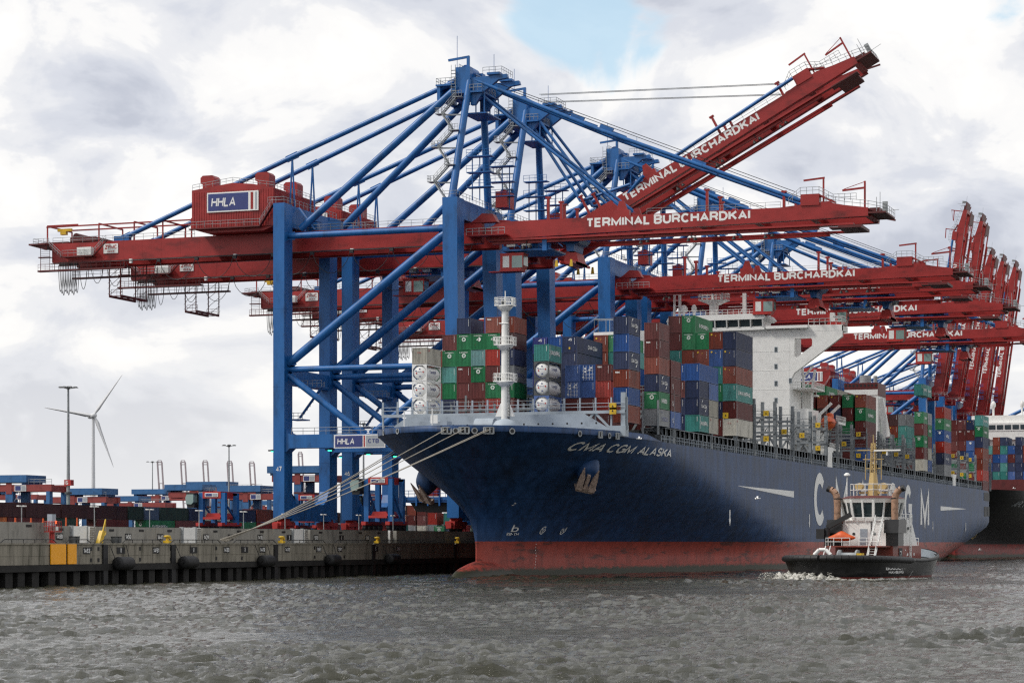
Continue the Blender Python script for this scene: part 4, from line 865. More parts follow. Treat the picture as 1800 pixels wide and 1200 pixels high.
# folded stays of the crane whose boom is half raised, and short stays of the upright booms
def half_raised_stays(root, ang):
    def on_boom(u, w, v):
        a = ang; return Vector((HINGE.x + u * math.cos(a) - w * math.sin(a), y_(v), HINGE.z + u * math.sin(a) + w * math.cos(a)))
    for s in (-1, 1):
        e = on_boom(56.5, 3.2, 5.8 * s); j = on_boom(31.0, 2.4, 5.2 * s)
        b = cb(); b.tube(e, j, 0.34, 10); b.build('fore_stay', 'blue', root)
        m = Vector((-139.6, y_(4.4 * s), 64.5)); m2 = Vector((-127.5, y_(4.8 * s), 62.0)); top = Vector((-143.6, y_(3.2 * s), 86.4))
        pj = Vector((-131.8, y_(4.2 * s), 71.0))
        b = cb(); b.tube(top, pj, 0.28, 8); b.tube(pj, (pj.x + 4.2, pj.y, pj.z - 3.6), 0.28, 8); b.tube((pj.x + 4.2, pj.y, pj.z - 3.6), on_boom(24.0, 2.2, 5.6 * s), 0.36, 8); b.build('fore_stay', 'blue', root)
        q = Vector((-134.2, y_(3.8 * s), 69.4)); b = cb(); b.tube(Vector((-144.4, y_(2.6 * s), 84.6)), q, 0.3, 8); b.tube(q, on_boom(21.0, 2.2, 5.4 * s), 0.3, 8); b.build('fore_stay', 'blue', root)
        b = cb()
        for k in (-0.45, 0.45): b.tube((-143.2, y_(1.2 * s + k), 90.0 - 0.5 * s), e + Vector((-2.6, k - 3.0 * s, -0.7 - 0.45 * s)), 0.07, 5)
        b.build('hoist_rope', 'galv', root)
    b = cb()
    b.build('rope_guide', 'galv', root) if b.v else None
def upright_stays(root, ang):
    def on_boom(u, w, v): return Vector((HINGE.x + u * math.cos(ang) - w * math.sin(ang), y_(v), HINGE.z + u * math.sin(ang) + w * math.cos(ang)))
    for s in (-1, 1):
        b = cb(); b.tube(on_boom(56.5, 3.0, 5.8 * s), on_boom(35, 3.4, 5.2 * s), 0.42, 8); b.tube(on_boom(35, 3.4, 5.2 * s), Vector((-143.6, y_(3.2 * s), 86.4)), 0.36, 8); b.build('fore_stay', 'blue', root)
        b = cb(); b.tube(on_boom(54, 3.0, 4 * s), (-143.5, y_(2.5 * s), 88.0), 0.06, 5); b.build('hoist_rope', 'cable', root)
def leg_number(root, n):
    b = cb(); b.text(str(n), (-179.35, y_(-11.63), 17.9), (1, 0, 0), (0, 0, 1), 1.15, 0.85, 0.03); b.build('leg_number', 'lettering', root)
def portal_sign(root):
    b = cb(); v = -11.34; b.box((-168.1, y_(v), 21.85), (-158.2, y_(v) + 0.12, 24.25)); b.m = 1; b.box((-167.85, y_(v) - 0.03, 22.05), (-162.55, y_(v) + 0.02, 24.05)); b.m = 2; b.box((-162.35, y_(v) - 0.03, 22.05), (-162.1, y_(v) + 0.02, 24.05)); b.m = 3; b.box((-161.9, y_(v) - 0.03, 22.05), (-158.4, y_(v) + 0.02, 24.05))
    b.m = 0; b.text('HHLA', (-167.45, y_(v) - 0.045, 22.5), (1, 0, 0), (0.1, 0, 1), 3.3, 1.15, 0.02); b.m = 1; b.text('CTB', (-161.5, y_(v) - 0.045, 22.7), (1, 0, 0), (0, 0, 1), 2.1, 0.75, 0.04)
    b.build('portal_sign', ['lettering', 'navy_sign', 'signalred', 'grey_sign'], root)
cr = [(1.0, None, -137.0, 'gantry crane nearest the camera with level boom and leg number 47'),
      (1.069, 28.0, -168.0, 'gantry crane with its red boom slanting up above the others'),
      (1.205, None, -113.2, 'gantry crane whose level boom is second from the top, behind the slanting boom'),
      (1.268, None, -103.2, 'gantry crane whose level boom is third from the top'),
      (1.375, None, -98.8, 'gantry crane whose level boom is fourth from the top'),
      (1.535, None, -104.0, 'gantry crane whose level boom is lowest and runs out of the frame'),
      (2.109, 80.8, -160.0, 'far gantry crane with the tallest, leftmost upright boom'),
      (2.203, 80.8, -160.0, 'far gantry crane with upright boom second from the left'),
      (2.271, 81.3, -160.0, 'far gantry crane with the middle one of five upright booms'),
      (2.360, 81.8, -160.0, 'far gantry crane with upright boom second from the right'),
      (2.460, 82.3, -160.0, 'far gantry crane with the rightmost upright boom')]
SIZE = {2.109: 1.02, 2.203: 1.03, 2.271: 0.95, 2.360: 0.965, 2.460: 0.985}
for i, (rho, ang, tx, lab) in enumerate(cr):
    if i == 0: c = base
    elif ang is None: c = copy_tree(base, skip=('spreader_flipper',))
    else: c = copy_tree(base, skip=('fore_stay', 'hoist_rope', 'spreader_flipper'))
    c.location.y = CY + 438.7 * (rho - 1); c['label'] = lab
    if rho in SIZE: c.scale = (1, 1, SIZE[rho])
    for ch in c.children:
        k = ch.name.split('.')[0]
        if k == "trolley": ch.location.x = tx + 135.7; ch.location.z = 2.0
        if k == 'boom' and ang: ch.rotation_euler.y = -math.radians(ang)
for i, c in enumerate([o for o in bpy.data.objects if o.name.startswith('gantry_crane')]):
    rho = 1 + (c.location.y - CY) / 438.7
    ang = [a for r, a, t, l in cr if abs(r - rho) < 1e-3][0]
    if ang and ang < 60: half_raised_stays(c, math.radians(ang))
    elif ang: upright_stays(c, math.radians(ang))
    k = [j for j, q in enumerate(cr) if abs(q[0] - rho) < 1e-3][0]
    leg_number(c, 47 - k); portal_sign(c)
# ------------------------------------------------------------------ container ship
SX = -120.0; HB = 20.0; DECK = 20.9
def lerp(a, b, t): return a + (b - a) * t
def stem_y(z):
    if z < 8.5: return 319.5
    t = (z - 8.5) / 13.2; return 319.5 - 15.5 * t ** 1.25
def full_y(z): return lerp(441, 347, max(0, min(1, (z - 4.0) / 17.0)))
def half_breadth(y, z, hb=HB):
    """half breadth of the hull at station y and height z (bow part)"""
    y0, y1 = stem_y(z), full_y(z)
    s = max(0.0, min(1.0, (y - y0) / (y1 - y0))); w = max(0, min(1, (z - 4) / 17.0)) 
    low = 0.06 * math.sqrt(max(0, 1 - (1 - min(1, s * 8)) ** 2)) * (1 - s) + (1 - (1 - s) ** 1.45) * (0.55 + 0.45 * s) if s < 1 else 1.0
    high = math.sqrt(max(0, 1 - (1 - s) ** 2.38))
    w = (w * w * (3 - 2 * w)) ** 0.8
    return hb * min(1.0, lerp(low, high, w))
def hull_mat(name, upper, lower, z_line, bowy):
    m = bpy.data.materials.new(name); m.use_nodes = True; t = m.node_tree; b = t.nodes['Principled BSDF']; b.inputs['Roughness'].default_value = 0.5; b.inputs['Specular IOR Level'].default_value = 0.28
    def nd(x, **k):
        n = t.nodes.new(x)
        for a, v in k.items(): setattr(n, a, v)
        return n
    g = nd('ShaderNodeNewGeometry'); sp = nd('ShaderNodeSeparateXYZ'); t.links.new(g.outputs['Position'], sp.inputs[0])
    def ns(scale, detail, sc, rough=0.6, rot=(0, 0, 0)):
        mp = nd('ShaderNodeMapping'); mp.inputs['Scale'].default_value = sc; mp.inputs['Rotation'].default_value = rot; t.links.new(g.outputs['Position'], mp.inputs[0])
        n = nd('ShaderNodeTexNoise'); n.inputs['Scale'].default_value = scale; n.inputs['Detail'].default_value = detail; n.inputs['Roughness'].default_value = rough; t.links.new(mp.outputs[0], n.inputs['Vector']); return n.outputs['Fac']
    def rp(f, stops):
        r = nd('ShaderNodeValToRGB'); e = r.color_ramp.elements
        while len(e) < len(stops): e.new(0.5)
        for el, (p, c) in zip(e, stops): el.position = p; el.color = (*c, 1) if isinstance(c, tuple) else (c, c, c, 1)
        t.links.new(f, r.inputs['Fac']); return r.outputs['Color']
    def mx(f, a, b_):
        n = nd('ShaderNodeMix', data_type='RGBA'); t.links.new(f, n.inputs['Factor']); ab = [i for i in n.inputs if i.type == 'RGBA']
        for s_, v in zip(ab, (a, b_)):
            if isinstance(v, tuple): s_.default_value = (*v, 1)
            else: t.links.new(v, s_)
        return [o for o in n.outputs if o.type == 'RGBA'][0]
    def mth(op, a, b_=None):
        n = nd('ShaderNodeMath', operation=op, use_clamp=op in ('ADD', 'SUBTRACT') and False)
        for s_, v in zip(n.inputs, (a, b_)):
            if v is None: continue
            if isinstance(v, (int, float)): s_.default_value = v
            else: t.links.new(v, s_)
        return n.outputs[0]
    # blue topsides: slanting grime streaks, scuffs and faded patches
    st = ns(1.0, 8, (0.9, 0.55, 0.06), 0.65, (0.42, 0, 0)); big = ns(0.09, 5, (1, 1, 1.4))
    up = rp(st, [(0.30, tuple(c * 0.45 for c in upper)), (0.48, upper), (0.66, tuple(c * 1.45 + 0.006 for c in upper)), (0.80, tuple(c * 1.2 + 0.035 for c in upper))])
    cxy = nd('ShaderNodeCombineXYZ'); t.links.new(sp.outputs['Y'], cxy.inputs[0]); t.links.new(sp.outputs['Z'], cxy.inputs[1])
    bk = nd('ShaderNodeTexBrick'); t.links.new(cxy.outputs[0], bk.inputs['Vector']); bk.inputs['Scale'].default_value = 1.0; bk.inputs['Brick Width'].default_value = 11.5; bk.inputs['Row Height'].default_value = 2.9; bk.inputs['Mortar Size'].default_value = 0.06; bk.inputs['Mortar Smooth'].default_value = 0.6
    bk.inputs['Color1'].default_value = (1, 1, 1, 1); bk.inputs['Color2'].default_value = (0.80, 0.82, 0.84, 1); bk.inputs['Mortar'].default_value = (0.62, 0.62, 0.62, 1)
    ml = nd('ShaderNodeMix', data_type='RGBA', blend_type='MULTIPLY'); ml.inputs['Factor'].default_value = 0.8; ab_ = [i for i in ml.inputs if i.type == 'RGBA']; t.links.new(up, ab_[0]); t.links.new(bk.outputs['Color'], ab_[1]); up = [o for o in ml.outputs if o.type == 'RGBA'][0]
    scr = ns(1.6, 10, (1.5, 0.9, 0.10), 0.75, (0.55, 0, 0))
    up = mx(rp(scr, [(0.60, 0.0), (0.74, 0.22)]), up, (0.14, 0.15, 0.16))
    drip = ns(1.0, 6, (1.4, 1.4, 0.05), 0.6)
    up = mx(rp(drip, [(0.62, 0.0), (0.74, 0.38)]), up, (0.075, 0.045, 0.028))
    grime = rp(big, [(0.48, 0.0), (0.66, 0.35)])
    up = mx(grime, up, (0.018, 0.020, 0.021))
    # red boot topping: scraped dark bands, algae at the water
    sc = ns(0.20, 10, (1, 0.5, 3.6), 0.75); lo = rp(ns(0.5, 7, (1, 1, 0.5)), [(0.32, tuple(c * 0.62 for c in lower)), (0.5, lower), (0.68, tuple(c * 1.18 for c in lower))])
    lo = mx(rp(sc, [(0.535, 0.0), (0.60, 0.8)]), lo, (0.045, 0.022, 0.020))
    al = mth('ADD', sp.outputs['Z'], mth('MULTIPLY', ns(0.9, 6, (1, 1, 2)), 1.5))
    alg = nd('ShaderNodeMapRange'); alg.inputs['From Min'].default_value = 2.1; alg.inputs['From Max'].default_value = 1.6; t.links.new(al, alg.inputs['Value'])
    lo = mx(alg.outputs[0], lo, (0.035, 0.036, 0.022))
    zz = mth('ADD', sp.outputs['Z'], mth('MULTIPLY', ns(2.5, 4, (1, 1, 1)), 0.06))
    cut = nd('ShaderNodeMapRange'); cut.inputs['From Min'].default_value = z_line; cut.inputs['From Max'].default_value = z_line + 0.06; t.links.new(zz, cut.inputs['Value'])
    t.links.new(mx(cut.outputs[0], lo, up), b.inputs['Base Color'])
    bp = nd('ShaderNodeBump'); bp.inputs['Strength'].default_value = 0.12; bp.inputs['Distance'].default_value = 0.06; t.links.new(ns(0.35, 2, (1, 1, 1)), bp.inputs['Height']); t.links.new(bp.outputs[0], b.inputs['Normal'])
    return m
M['hull'] = hull_mat('ship_hull_paint', (0.013, 0.048, 0.135), (0.32, 0.056, 0.040), 5.25, 300)
M['hull2'] = hull_mat('far_ship_hull_paint', (0.008, 0.009, 0.011), (0.22, 0.026, 0.022), 4.6, 760)

def make_hull(deck, ystern, sx=0, dy=0.0, hb=HB, bow_only=False):
    """both sides as one loft: rows are heights, columns stations"""
    zs = [-1.5, 0, 1.2, 2.5, 4, 5.25, 6.5, 8.5, 10, 11.5, 13, 14.5, 16, 17.5, 19, 20.0, deck]
    us = [0, .0015, .004, .008, .014, .021, .030, .040, .052, .066, .082, .10, .12, .14, .16, .18, .20, .22, .24, .26, .28, .30, .33, .38, .5, .65, .8, .88, .93, .965, .985, 1.0]
    b = MB(); rows = []
    for z in zs:
        y0 = stem_y(z); ye = ystern if z > 11 else ystern - 58 * ((11 - z) / 11) ** 1.1
        row = []
        for u in us:
            y = lerp(y0, ye, u); h = half_breadth(y, z, hb)
            if z < 11 and y > ye - 75: k = (y - (ye - 75)) / 75; h *= 1 - 0.30 * k ** 2.2 * (11 - z) / 11
            elif y > ystern - 6: h *= 1 - 0.02 * ((y - ystern + 6) / 6) ** 2
            row.append((h, y + dy, z))
        rows.append(row)
    nu = len(us); P_ = []; Q_ = []
    for row in rows: P_ += [(sx + h, y, z) for h, y, z in row]
    for row in rows: Q_ += [(sx - h, y, z) for h, y, z in row]
    f = [(j * nu + i, j * nu + i + 1, (j + 1) * nu + i + 1, (j + 1) * nu + i) for j in range(len(zs) - 1) for i in range(nu - 1)]
    b.add(P_, f, True); b.add(Q_, [tuple(reversed(q)) for q in f], True)
    # transom and deck
    n = len(zs); tr = [(sx + rows[j][-1][0], rows[j][-1][1], rows[j][-1][2]) for j in range(n)] + [(sx - rows[j][-1][0], rows[j][-1][1], rows[j][-1][2]) for j in range(n)]
    b.add(tr, [(j, n + j, n + j + 1, j + 1) for j in range(n - 1)])
    dk = [(sx + h, y, z - 0.02) for h, y, z in rows[-1]] + [(sx - h, y, z - 0.02) for h, y, z in rows[-1]]
    b.add(dk, [(i, i + 1, nu + i + 1, nu + i) for i in range(nu - 1)])
    return b
ship = empty('container_ship', (SX, 510, 0), 'dark blue container ship with red boot topping moored at the quay', 'container ship')
def sp_(o): o.parent = ship; o.location = Vector(o.location) - Vector((0, 0, 0)); return o
SO = (SX, 510, 0)
def sb(): return MB(SO)
hb_ = make_hull(DECK, 714.0, SX); hb_.v = [tuple(Vector(v) - Vector(SO)) for v in hb_.v]; hb_.build('hull', 'hull', ship)
# bulb
b = sb(); vs = []; nU, nV = 22, 18
for i in range(nU + 1):
    t = i / nU; yy = 309.2 + t * 34; k = math.sqrt(max(0, 1 - (1 - min(1, t * 2.0)) ** 2)); zc = -0.9 + 0.5 * t
    for j in range(nV): a = 2 * PI * j / nV; vs.append((SX + 2.5 * k * math.cos(a), yy, zc + 3.3 * k * math.sin(a)))
b.add(vs, [(i * nV + j, i * nV + (j + 1) % nV, (i + 1) * nV + (j + 1) % nV, (i + 1) * nV + j) for i in range(nU) for j in range(nV)], True)
b.build('bulbous_bow', 'hull', ship)
# bulwark round the bow: a vertical strip on the deck edge
b = sb(); ys = [stem_y(DECK) + (349 - stem_y(DECK)) * (i / 40) ** 1.8 for i in range(41)]
for s in (1, -1):
    vs = []
    for y in ys:
        h = half_breadth(y, DECK); top = 21.75 if y < 341 else lerp(21.75, DECK + 0.02, (y - 341) / 8)
        vs += [(SX + s * (h + 0.02), y, DECK - 0.02), (SX + s * (h + 0.06), y - 0.15, top), (SX + s * (h - 0.3), y + 0.2, top), (SX + s * (h - 0.35), y + 0.2, DECK)]
    fs = [(i * 4 + k, i * 4 + 4 + k, i * 4 + 5 + k, i * 4 + 1 + k) for i in range(40) for k in range(3)]
    b.add(vs, fs if s > 0 else [tuple(reversed(f)) for f in fs], True)
b.build('bulwark', 'hull', ship)
# fairleads and panama chocks in the bulwark
def side_pt(y, z, s=1, off=0.0): return Vector((SX + s * (half_breadth(y, min(z, DECK)) + off), y, z))
def nrm(y, z, s=1):
    a = side_pt(y + 0.3, z, s) - side_pt(y - 0.3, z, s); a.normalize(); return Vector((0, 0, 1)).cross(a).normalized() * (-s) if False else (a, Vector((a.y * s, -a.x * s, 0)).normalized())
b = sb(); bd = sb()
def bow_y(px):
    """station on the starboard bow bulwark seen at photo column px"""
    lo, hi = 304.2, 372.0
    for _ in range(50):
        m = (lo + hi) / 2; q = side_pt(m, DECK); d = -q.x * SN + q.y * CS; x = 900 + FPX * (q.x * CS + q.y * SN) / d
        lo, hi = (m, hi) if x < px else (lo, m)
    return lo
for px in (784, 815, 858, 1054, 1084):
    y = bow_y(px); z = 21.0; a, n = nrm(y, DECK); c = side_pt(y, DECK, 1, 0.08); c.z = z
    for k in ((-0.7, 0.7) if px < 1000 else (-0.45, 0.45)): b.beam(c + a * k - Vector((0, 0, 0.45)) + n * 0.06, c + a * k + Vector((0, 0, 0.45)) + n * 0.06, 0.16, 0.2)
    w_ = 0.7 if px < 1000 else 0.45
    b.beam(c - a * w_ + Vector((0, 0, 0.45)) + n * 0.06, c + a * w_ + Vector((0, 0, 0.45)) + n * 0.06, 0.2, 0.14); b.beam(c - a * w_ - Vector((0, 0, 0.45)) + n * 0.06, c + a * w_ - Vector((0, 0, 0.45)) + n * 0.06, 0.2, 0.16)
    bd.beam(c - a * w_ + n * 0.06, c + a * w_ + n * 0.03, 0.08, 0.8)
    for k in (-0.45, 0.15): b.tube(c + a * k + n * 0.1 - Vector((0, 0, 0.35)), c + a * k + n * 0.1 + Vector((0, 0, 0.35)), 0.12, 8)
for px in (800, 833, 899, 1018, 1070):
    y = bow_y(px); a, n = nrm(y, DECK); c = side_pt(y, DECK, 1, 0.1); c.z = 20.95
    b.disc(c + n * 0.06, a, Vector((0, 0, 1)), 0.46, 16, 0.30); bd.disc(c + n * 0.05, a, Vector((0, 0, 1)), 0.31)
for y in (308, 312, 317, 322, 327):
    a, n = nrm(y, DECK, -1); c = side_pt(y, DECK, -1, 0.1); c.z = 21.2; b.disc(c + n * 0.06, a, Vector((0, 0, 1)), 0.46, 16, 0.30); bd.disc(c + n * 0.05, a, Vector((0, 0, 1)), 0.31)
b.build('fairlead', 'galv', ship); bd.build('chock_opening', 'black', ship)
# breakwater plate behind the forecastle
b = sb(); z0, z1 = 21.0, 24.45; yb = 329.5
prof = [(SX - 18.6, z0), (SX + 18.6, z0), (SX + 17.8, 21.9), (SX + 13.4, z1), (SX - 15.2, z1), (SX - 17.2, 23.2), (SX - 18.2, 21.9)]
b.prism([(x, z) for x, z in prof], 'y', yb, yb + 0.35)
b.build('breakwater', 'shipgrey', ship)
b = sb()
for k in range(14): b.disc((SX - 14.5 + k * 2.3, yb - 0.01, 23.0), (1, 0, 0), (0, 0, 1), 0.16, 10)
b.build('breakwater_hole', 'black', ship)
b = sb()  # forecastle gear: windlass domes, chain, rails
for x, y in ((SX - 6, 318), (SX + 5, 318)): b.lathe((x, y, 21), [(2.0, 0), (2.0, 1.0), (1.4, 1.9), (0.5, 2.2)], 14)
b.box((SX - 9, 315, 21), (SX - 3, 317, 22.9)); b.tube((SX - 1.0, 322, 22.3), (SX + 2.0, 322, 22.3), 1.3, 16); b.build('windlass', 'shipgrey', ship)
b = sb(); 
for x, y in ((SX - 8.5, 312), (SX - 2.5, 308)): b.tube((x, y, 21), (x, y, 24.3), 0.09, 6)
b.box((SX - 2.8, 308, 22.2), (SX - 1.7, 308.2, 23.4)); b.build('forecastle_post', 'white', ship)
# foremast
mx_, my_ = at(888, 700, Y=326).x, 326.0
b = sb(); b.prism([(mx_ - 1.45, 24.0), (mx_ + 1.45, 24.0), (mx_ + 0.62, 26.0), (mx_ - 0.62, 26.0)], 'y', my_ - 0.4, my_ + 0.4); b.tube((mx_, my_, 21.0), (mx_, my_, 40.2), 0.64, 16, 0.52)
for z, w in ((29.2, 1.5), (34.7, 1.42), (40.6, 1.35)):
    b.lathe((mx_, my_, z), [(0.55, -0.8), (w * 0.93, -0.15), (w * 0.95, 0)], 8); b.box((mx_ - w, my_ - w * 0.8, z), (mx_ + w, my_ + w * 0.8, z + 0.16))
    b.rail([(mx_ - w, my_ - w * 0.75, z + 0.1), (mx_ + w, my_ - w * 0.75, z + 0.1), (mx_ + w, my_ + w * 0.75, z + 0.1), (mx_ - w, my_ + w * 0.75, z + 0.1), (mx_ - w, my_ - w * 0.75, z + 0.1)], 1.15, 0.5, 0.045)
b.tube((mx_, my_, 40.6), (mx_, my_, 42.0), 0.2, 8); b.tube((mx_, my_, 42.0), (mx_, my_, 42.9), 0.08, 5); b.tube((mx_ + 1.2, my_, 40.6), (mx_ + 1.2, my_, 41.9), 0.2, 8)
b.tube((mx_ - 0.8, my_ - 0.5, 38.0), (mx_ + 0.7, my_ - 0.5, 38.0), 0.08, 5)
fm = b.build('foremast', 'white', ship)
b = sb()
for dx in (0.62, 0.9): b.tube((mx_ + dx, my_ - 0.5, 22), (mx_ + dx, my_ - 0.5, 40), 0.05, 5)
for k in range(34): b.tube((mx_ + 0.62, my_ - 0.5, 22.3 + k * 0.5), (mx_ + 0.9, my_ - 0.5, 22.3 + k * 0.5), 0.04, 4)
b.box((mx_ - 0.4, my_ - 0.7, 40.8), (mx_ + 0.1, my_ - 0.4, 41.5)); b.box((mx_ - 0.9, my_ - 1.1, 29.4), (mx_ - 0.4, my_ - 0.8, 29.8)); b.build('mast_ladder', 'darkgrey', fm)
# hull lettering wrapped on the plating
def hull_text(mb, txt, y0, y1, ztop0, ztop1, h, shear=0.0, bold=0.02, off=0.06, s=1):
    """text laid on the starboard plating; reads towards the stern"""
    vs, fs, _ = glyphs(txt, bold, shear); out_ = []
    for x, v, k in vs:
        y = lerp(y0, y1, x); z = lerp(ztop0, ztop1, x) - h * (1 - v); out_.append(side_pt(y, z, s, off + 0.006 * k))
    mb.add(out_, fs)
b = sb(); 
hull_text(b, 'CMA CGM  ALASKA', bow_y(1026), bow_y(1180), 19.85, 19.95, 1.3, 0.22, 0.02); b.build('name_lettering', 'lettering', ship)
b = sb()
X1 = -99.95
def side_text(txt, y0, y1, z0, z1, bold=0.06): b.text(txt, (X1, y0, z0), (0, 1, 0), (0, 0, 1), y1 - y0, z1 - z0, bold)
for ch, y0, y1 in (('C', 461, 470.4), ('M', 482, 495.2), ('A', 505, 519), ('C', 543, 553.5), ('G', 564.8, 575.5), ('M', 587.9, 601.2)): side_text(ch, y0, y1, 8.6, 19.4, 0.045)
b.quad((X1, 398, 15.1), (X1, 442.5, 13.9), (X1, 442.5, 15.15), (X1, 398, 15.15)); b.quad((X1, 619.5, 13.7), (X1, 663.6, 14.7), (X1, 663.6, 14.78), (X1, 619.5, 14.9))
for y in (392.0, 456.5, 607.0, 664.0): b.quad((X1, y - 0.25, 9.2), (X1, y + 0.4, 9.2), (X1, y + 0.4, 10.8), (X1, y - 0.25, 10.8)); b.add([(X1, y - 0.6, 9.2), (X1, y + 0.07, 8.0), (X1, y + 0.7, 9.2)], [(0, 1, 2)])
b.build('side_lettering', 'lettering', ship)
b = sb()   # thruster marks, bulb mark, draught figures
for px in (953.5, 989.5):
    lo, hi = 322.0, 420.0; zt = 6.95
    for _ in range(50):
        m = (lo + hi) / 2; q = side_pt(m, zt); d = -q.x * SN + q.y * CS; x = 900 + FPX * (q.x * CS + q.y * SN) / d; lo, hi = (m, hi) if x < px else (lo, m)
    def on(u, v, off=0.08): return side_pt(lo + u, zt + v, 1, off)
    n = 18; R1, R2 = 0.62, 0.46
    vs = [on(R1 * 1.2 * math.cos(2 * PI * i / n), R1 * math.sin(2 * PI * i / n)) for i in range(n)] + [on(R2 * 1.2 * math.cos(2 * PI * i / n), R2 * math.sin(2 * PI * i / n)) for i in range(n)]
    b.add(vs, [(i, (i + 1) % n, n + (i + 1) % n, n + i) for i in range(n)])
    for k in (1, -1): b.add([on(-0.48, -0.33 * k - 0.07), on(-0.42, -0.42 * k), on(0.48, 0.33 * k), on(0.42, 0.42 * k)], [(0, 1, 2, 3)])
hull_text(b, 'b', 326.5, 328.4, 7.7, 7.7, 1.0, 0, 0.0, 0.1); hull_text(b, 'SB-TH', 325.6, 329.0, 6.55, 6.55, 0.42, 0, 0.01, 0.1); hull_text(b, '2', 322.9, 323.5, 11.0, 11.0, 0.4, 0, 0, 0.1)
for k in range(9): hull_text(b, 'I', 336.2 - 0.1 * abs(4 - k), 336.35 - 0.1 * abs(4 - k), 4.9 - k * 0.45, 4.9 - k * 0.45, 0.16, 0, 0, 0.1)
b.build('hull_mark', 'lettering', ship)
# anchors in bulged pockets
def anchor(y, z, s, tilt):
    c = side_pt(y, z, s); a, n = nrm(y, z, s); up = Vector((0, 0, 1))
    dn = (side_pt(y, z - 1.5, s) - side_pt(y, z + 1.5, s)).normalized(); nn = a.cross(dn).normalized()
    if nn.x * s < 0: nn = -nn
    nn = (nn + Vector((0, -1.0, 0)) * (1.0 if s > 0 else 0.5)).normalized(); dn = -(up - nn * up.dot(nn)).normalized(); a = dn.cross(nn).normalized()
    b = sb(); vs = []; nR, nA = 7, 20
    for i in range(nR + 1):
        t = i / nR; rr = lerp(2.1, 1.05, t ** 1.6); o_ = lerp(-1.0, 2.2, math.sin(t * PI / 2))
        for j in range(nA): q = 2 * PI * j / nA; vs.append(c + a * (rr * math.cos(q)) + dn * (rr * math.sin(q) - 1.0 * (1 - t)) + nn * o_)
    fs = [(i * nA + j, i * nA + (j + 1) % nA, (i + 1) * nA + (j + 1) % nA, (i + 1) * nA + j) for i in range(nR) for j in range(nA)] + [tuple(range(nR * nA, nR * nA + nA))]
    b.add(vs, fs, True); b.build('anchor_pocket', 'hull', ship)
    b = sb(); o = c + nn * 2.45; d2 = (dn * 0.95 + a * 0.22).normalized(); l2 = nn.cross(d2).normalized()
    def slab(p0, p1, w0, w1, t0, t1):
        vs = [p + l2 * (u * w / 2) + nn * (q * t / 2) for p, w, t in ((p0, w0, t0), (p1, w1, t1)) for u, q in ((-1, -1), (1, -1), (1, 1), (-1, 1))]
        b.add(vs, [(0, 1, 2, 3), (7, 6, 5, 4), (0, 4, 5, 1), (1, 5, 6, 2), (2, 6, 7, 3), (3, 7, 4, 0)])
    slab(o - d2 * 0.6, o + d2 * 1.7, 0.5, 0.6, 0.5, 0.5); slab(o + d2 * 1.5, o + d2 * 2.3, 3.4, 2.6, 0.8, 0.6)
    for q in (-1, 1):
        e = o + l2 * (1.0 * q) + nn * 0.3; slab(e + d2 * 1.9, e - d2 * 0.2, 1.0, 0.85, 0.5, 0.3); slab(e - d2 * 0.2, e - d2 * 1.8 + l2 * (0.12 * q), 0.85, 0.12, 0.3, 0.1)
    b.build('anchor', 'anchor', ship)
anchor(330.5, 15.9, 1, 0); anchor(333.0, 14.6, -1, 0)
# deck edge: coaming, stanchions, rails, vents
b = sb(); b.box((-139.2, 352, DECK), (-104.6, 706, 23.0)); b.box((-103.6, 352, DECK + 0.0), (-103.2, 706, DECK + 1.7)); b.build('hatch_coaming', 'darkgrey', ship)
b = sb(); b.box((-138, 334, 20.95), (-103, 352, 21.5)); b.build('forward_deck', 'darkgrey', ship)
b = sb(); rr_ = random.Random(4); y = 352.5
while y < 712:
    w_ = rr_.choice((0.25, 0.35, 0.5)); b.box((-100.75, y, DECK), (-100.35, y + w_, DECK + 2.3)); b.prism([(-100.4, DECK + 2.3), (-104.4, DECK + 2.3), (-104.4, DECK + 1.9), (-101.2, DECK + 1.8), (-100.8, DECK + 1.2), (-100.4, DECK + 1.2)], 'y', y, y + w_)
    if rr_.random() < 0.4: b.box((-102.4, y + 0.8, DECK), (-101.4, y + 1.6, DECK + rr_.uniform(0.8, 1.6)))
    y += 2.75 + rr_.uniform(-0.3, 0.3)
b.box((-104.4, 352, DECK + 2.3), (-100.3, 708, DECK + 2.42)); b.build('walkway_stanchion', 'lashgrey', ship)
b = sb(); b.rail([(-100.3, 350, DECK), (-100.3, 712, DECK)], 1.1, 1.5, 0.045); b.build('deck_railing', 'shipgrey', ship)
b = sb()
for px, hh in ((1458, 4.2), (1677, 3.2)):
    y = at(px, 800, X=-100.2).y; b.box((-101.6, y - 2.2, DECK), (-100.1, y + 2.4, DECK + hh)); b.box((-101.4, y + 2.4, DECK + hh - 1), (-100.15, y + 3.6, DECK + hh))
b.build('pilot_station', 'white', ship)
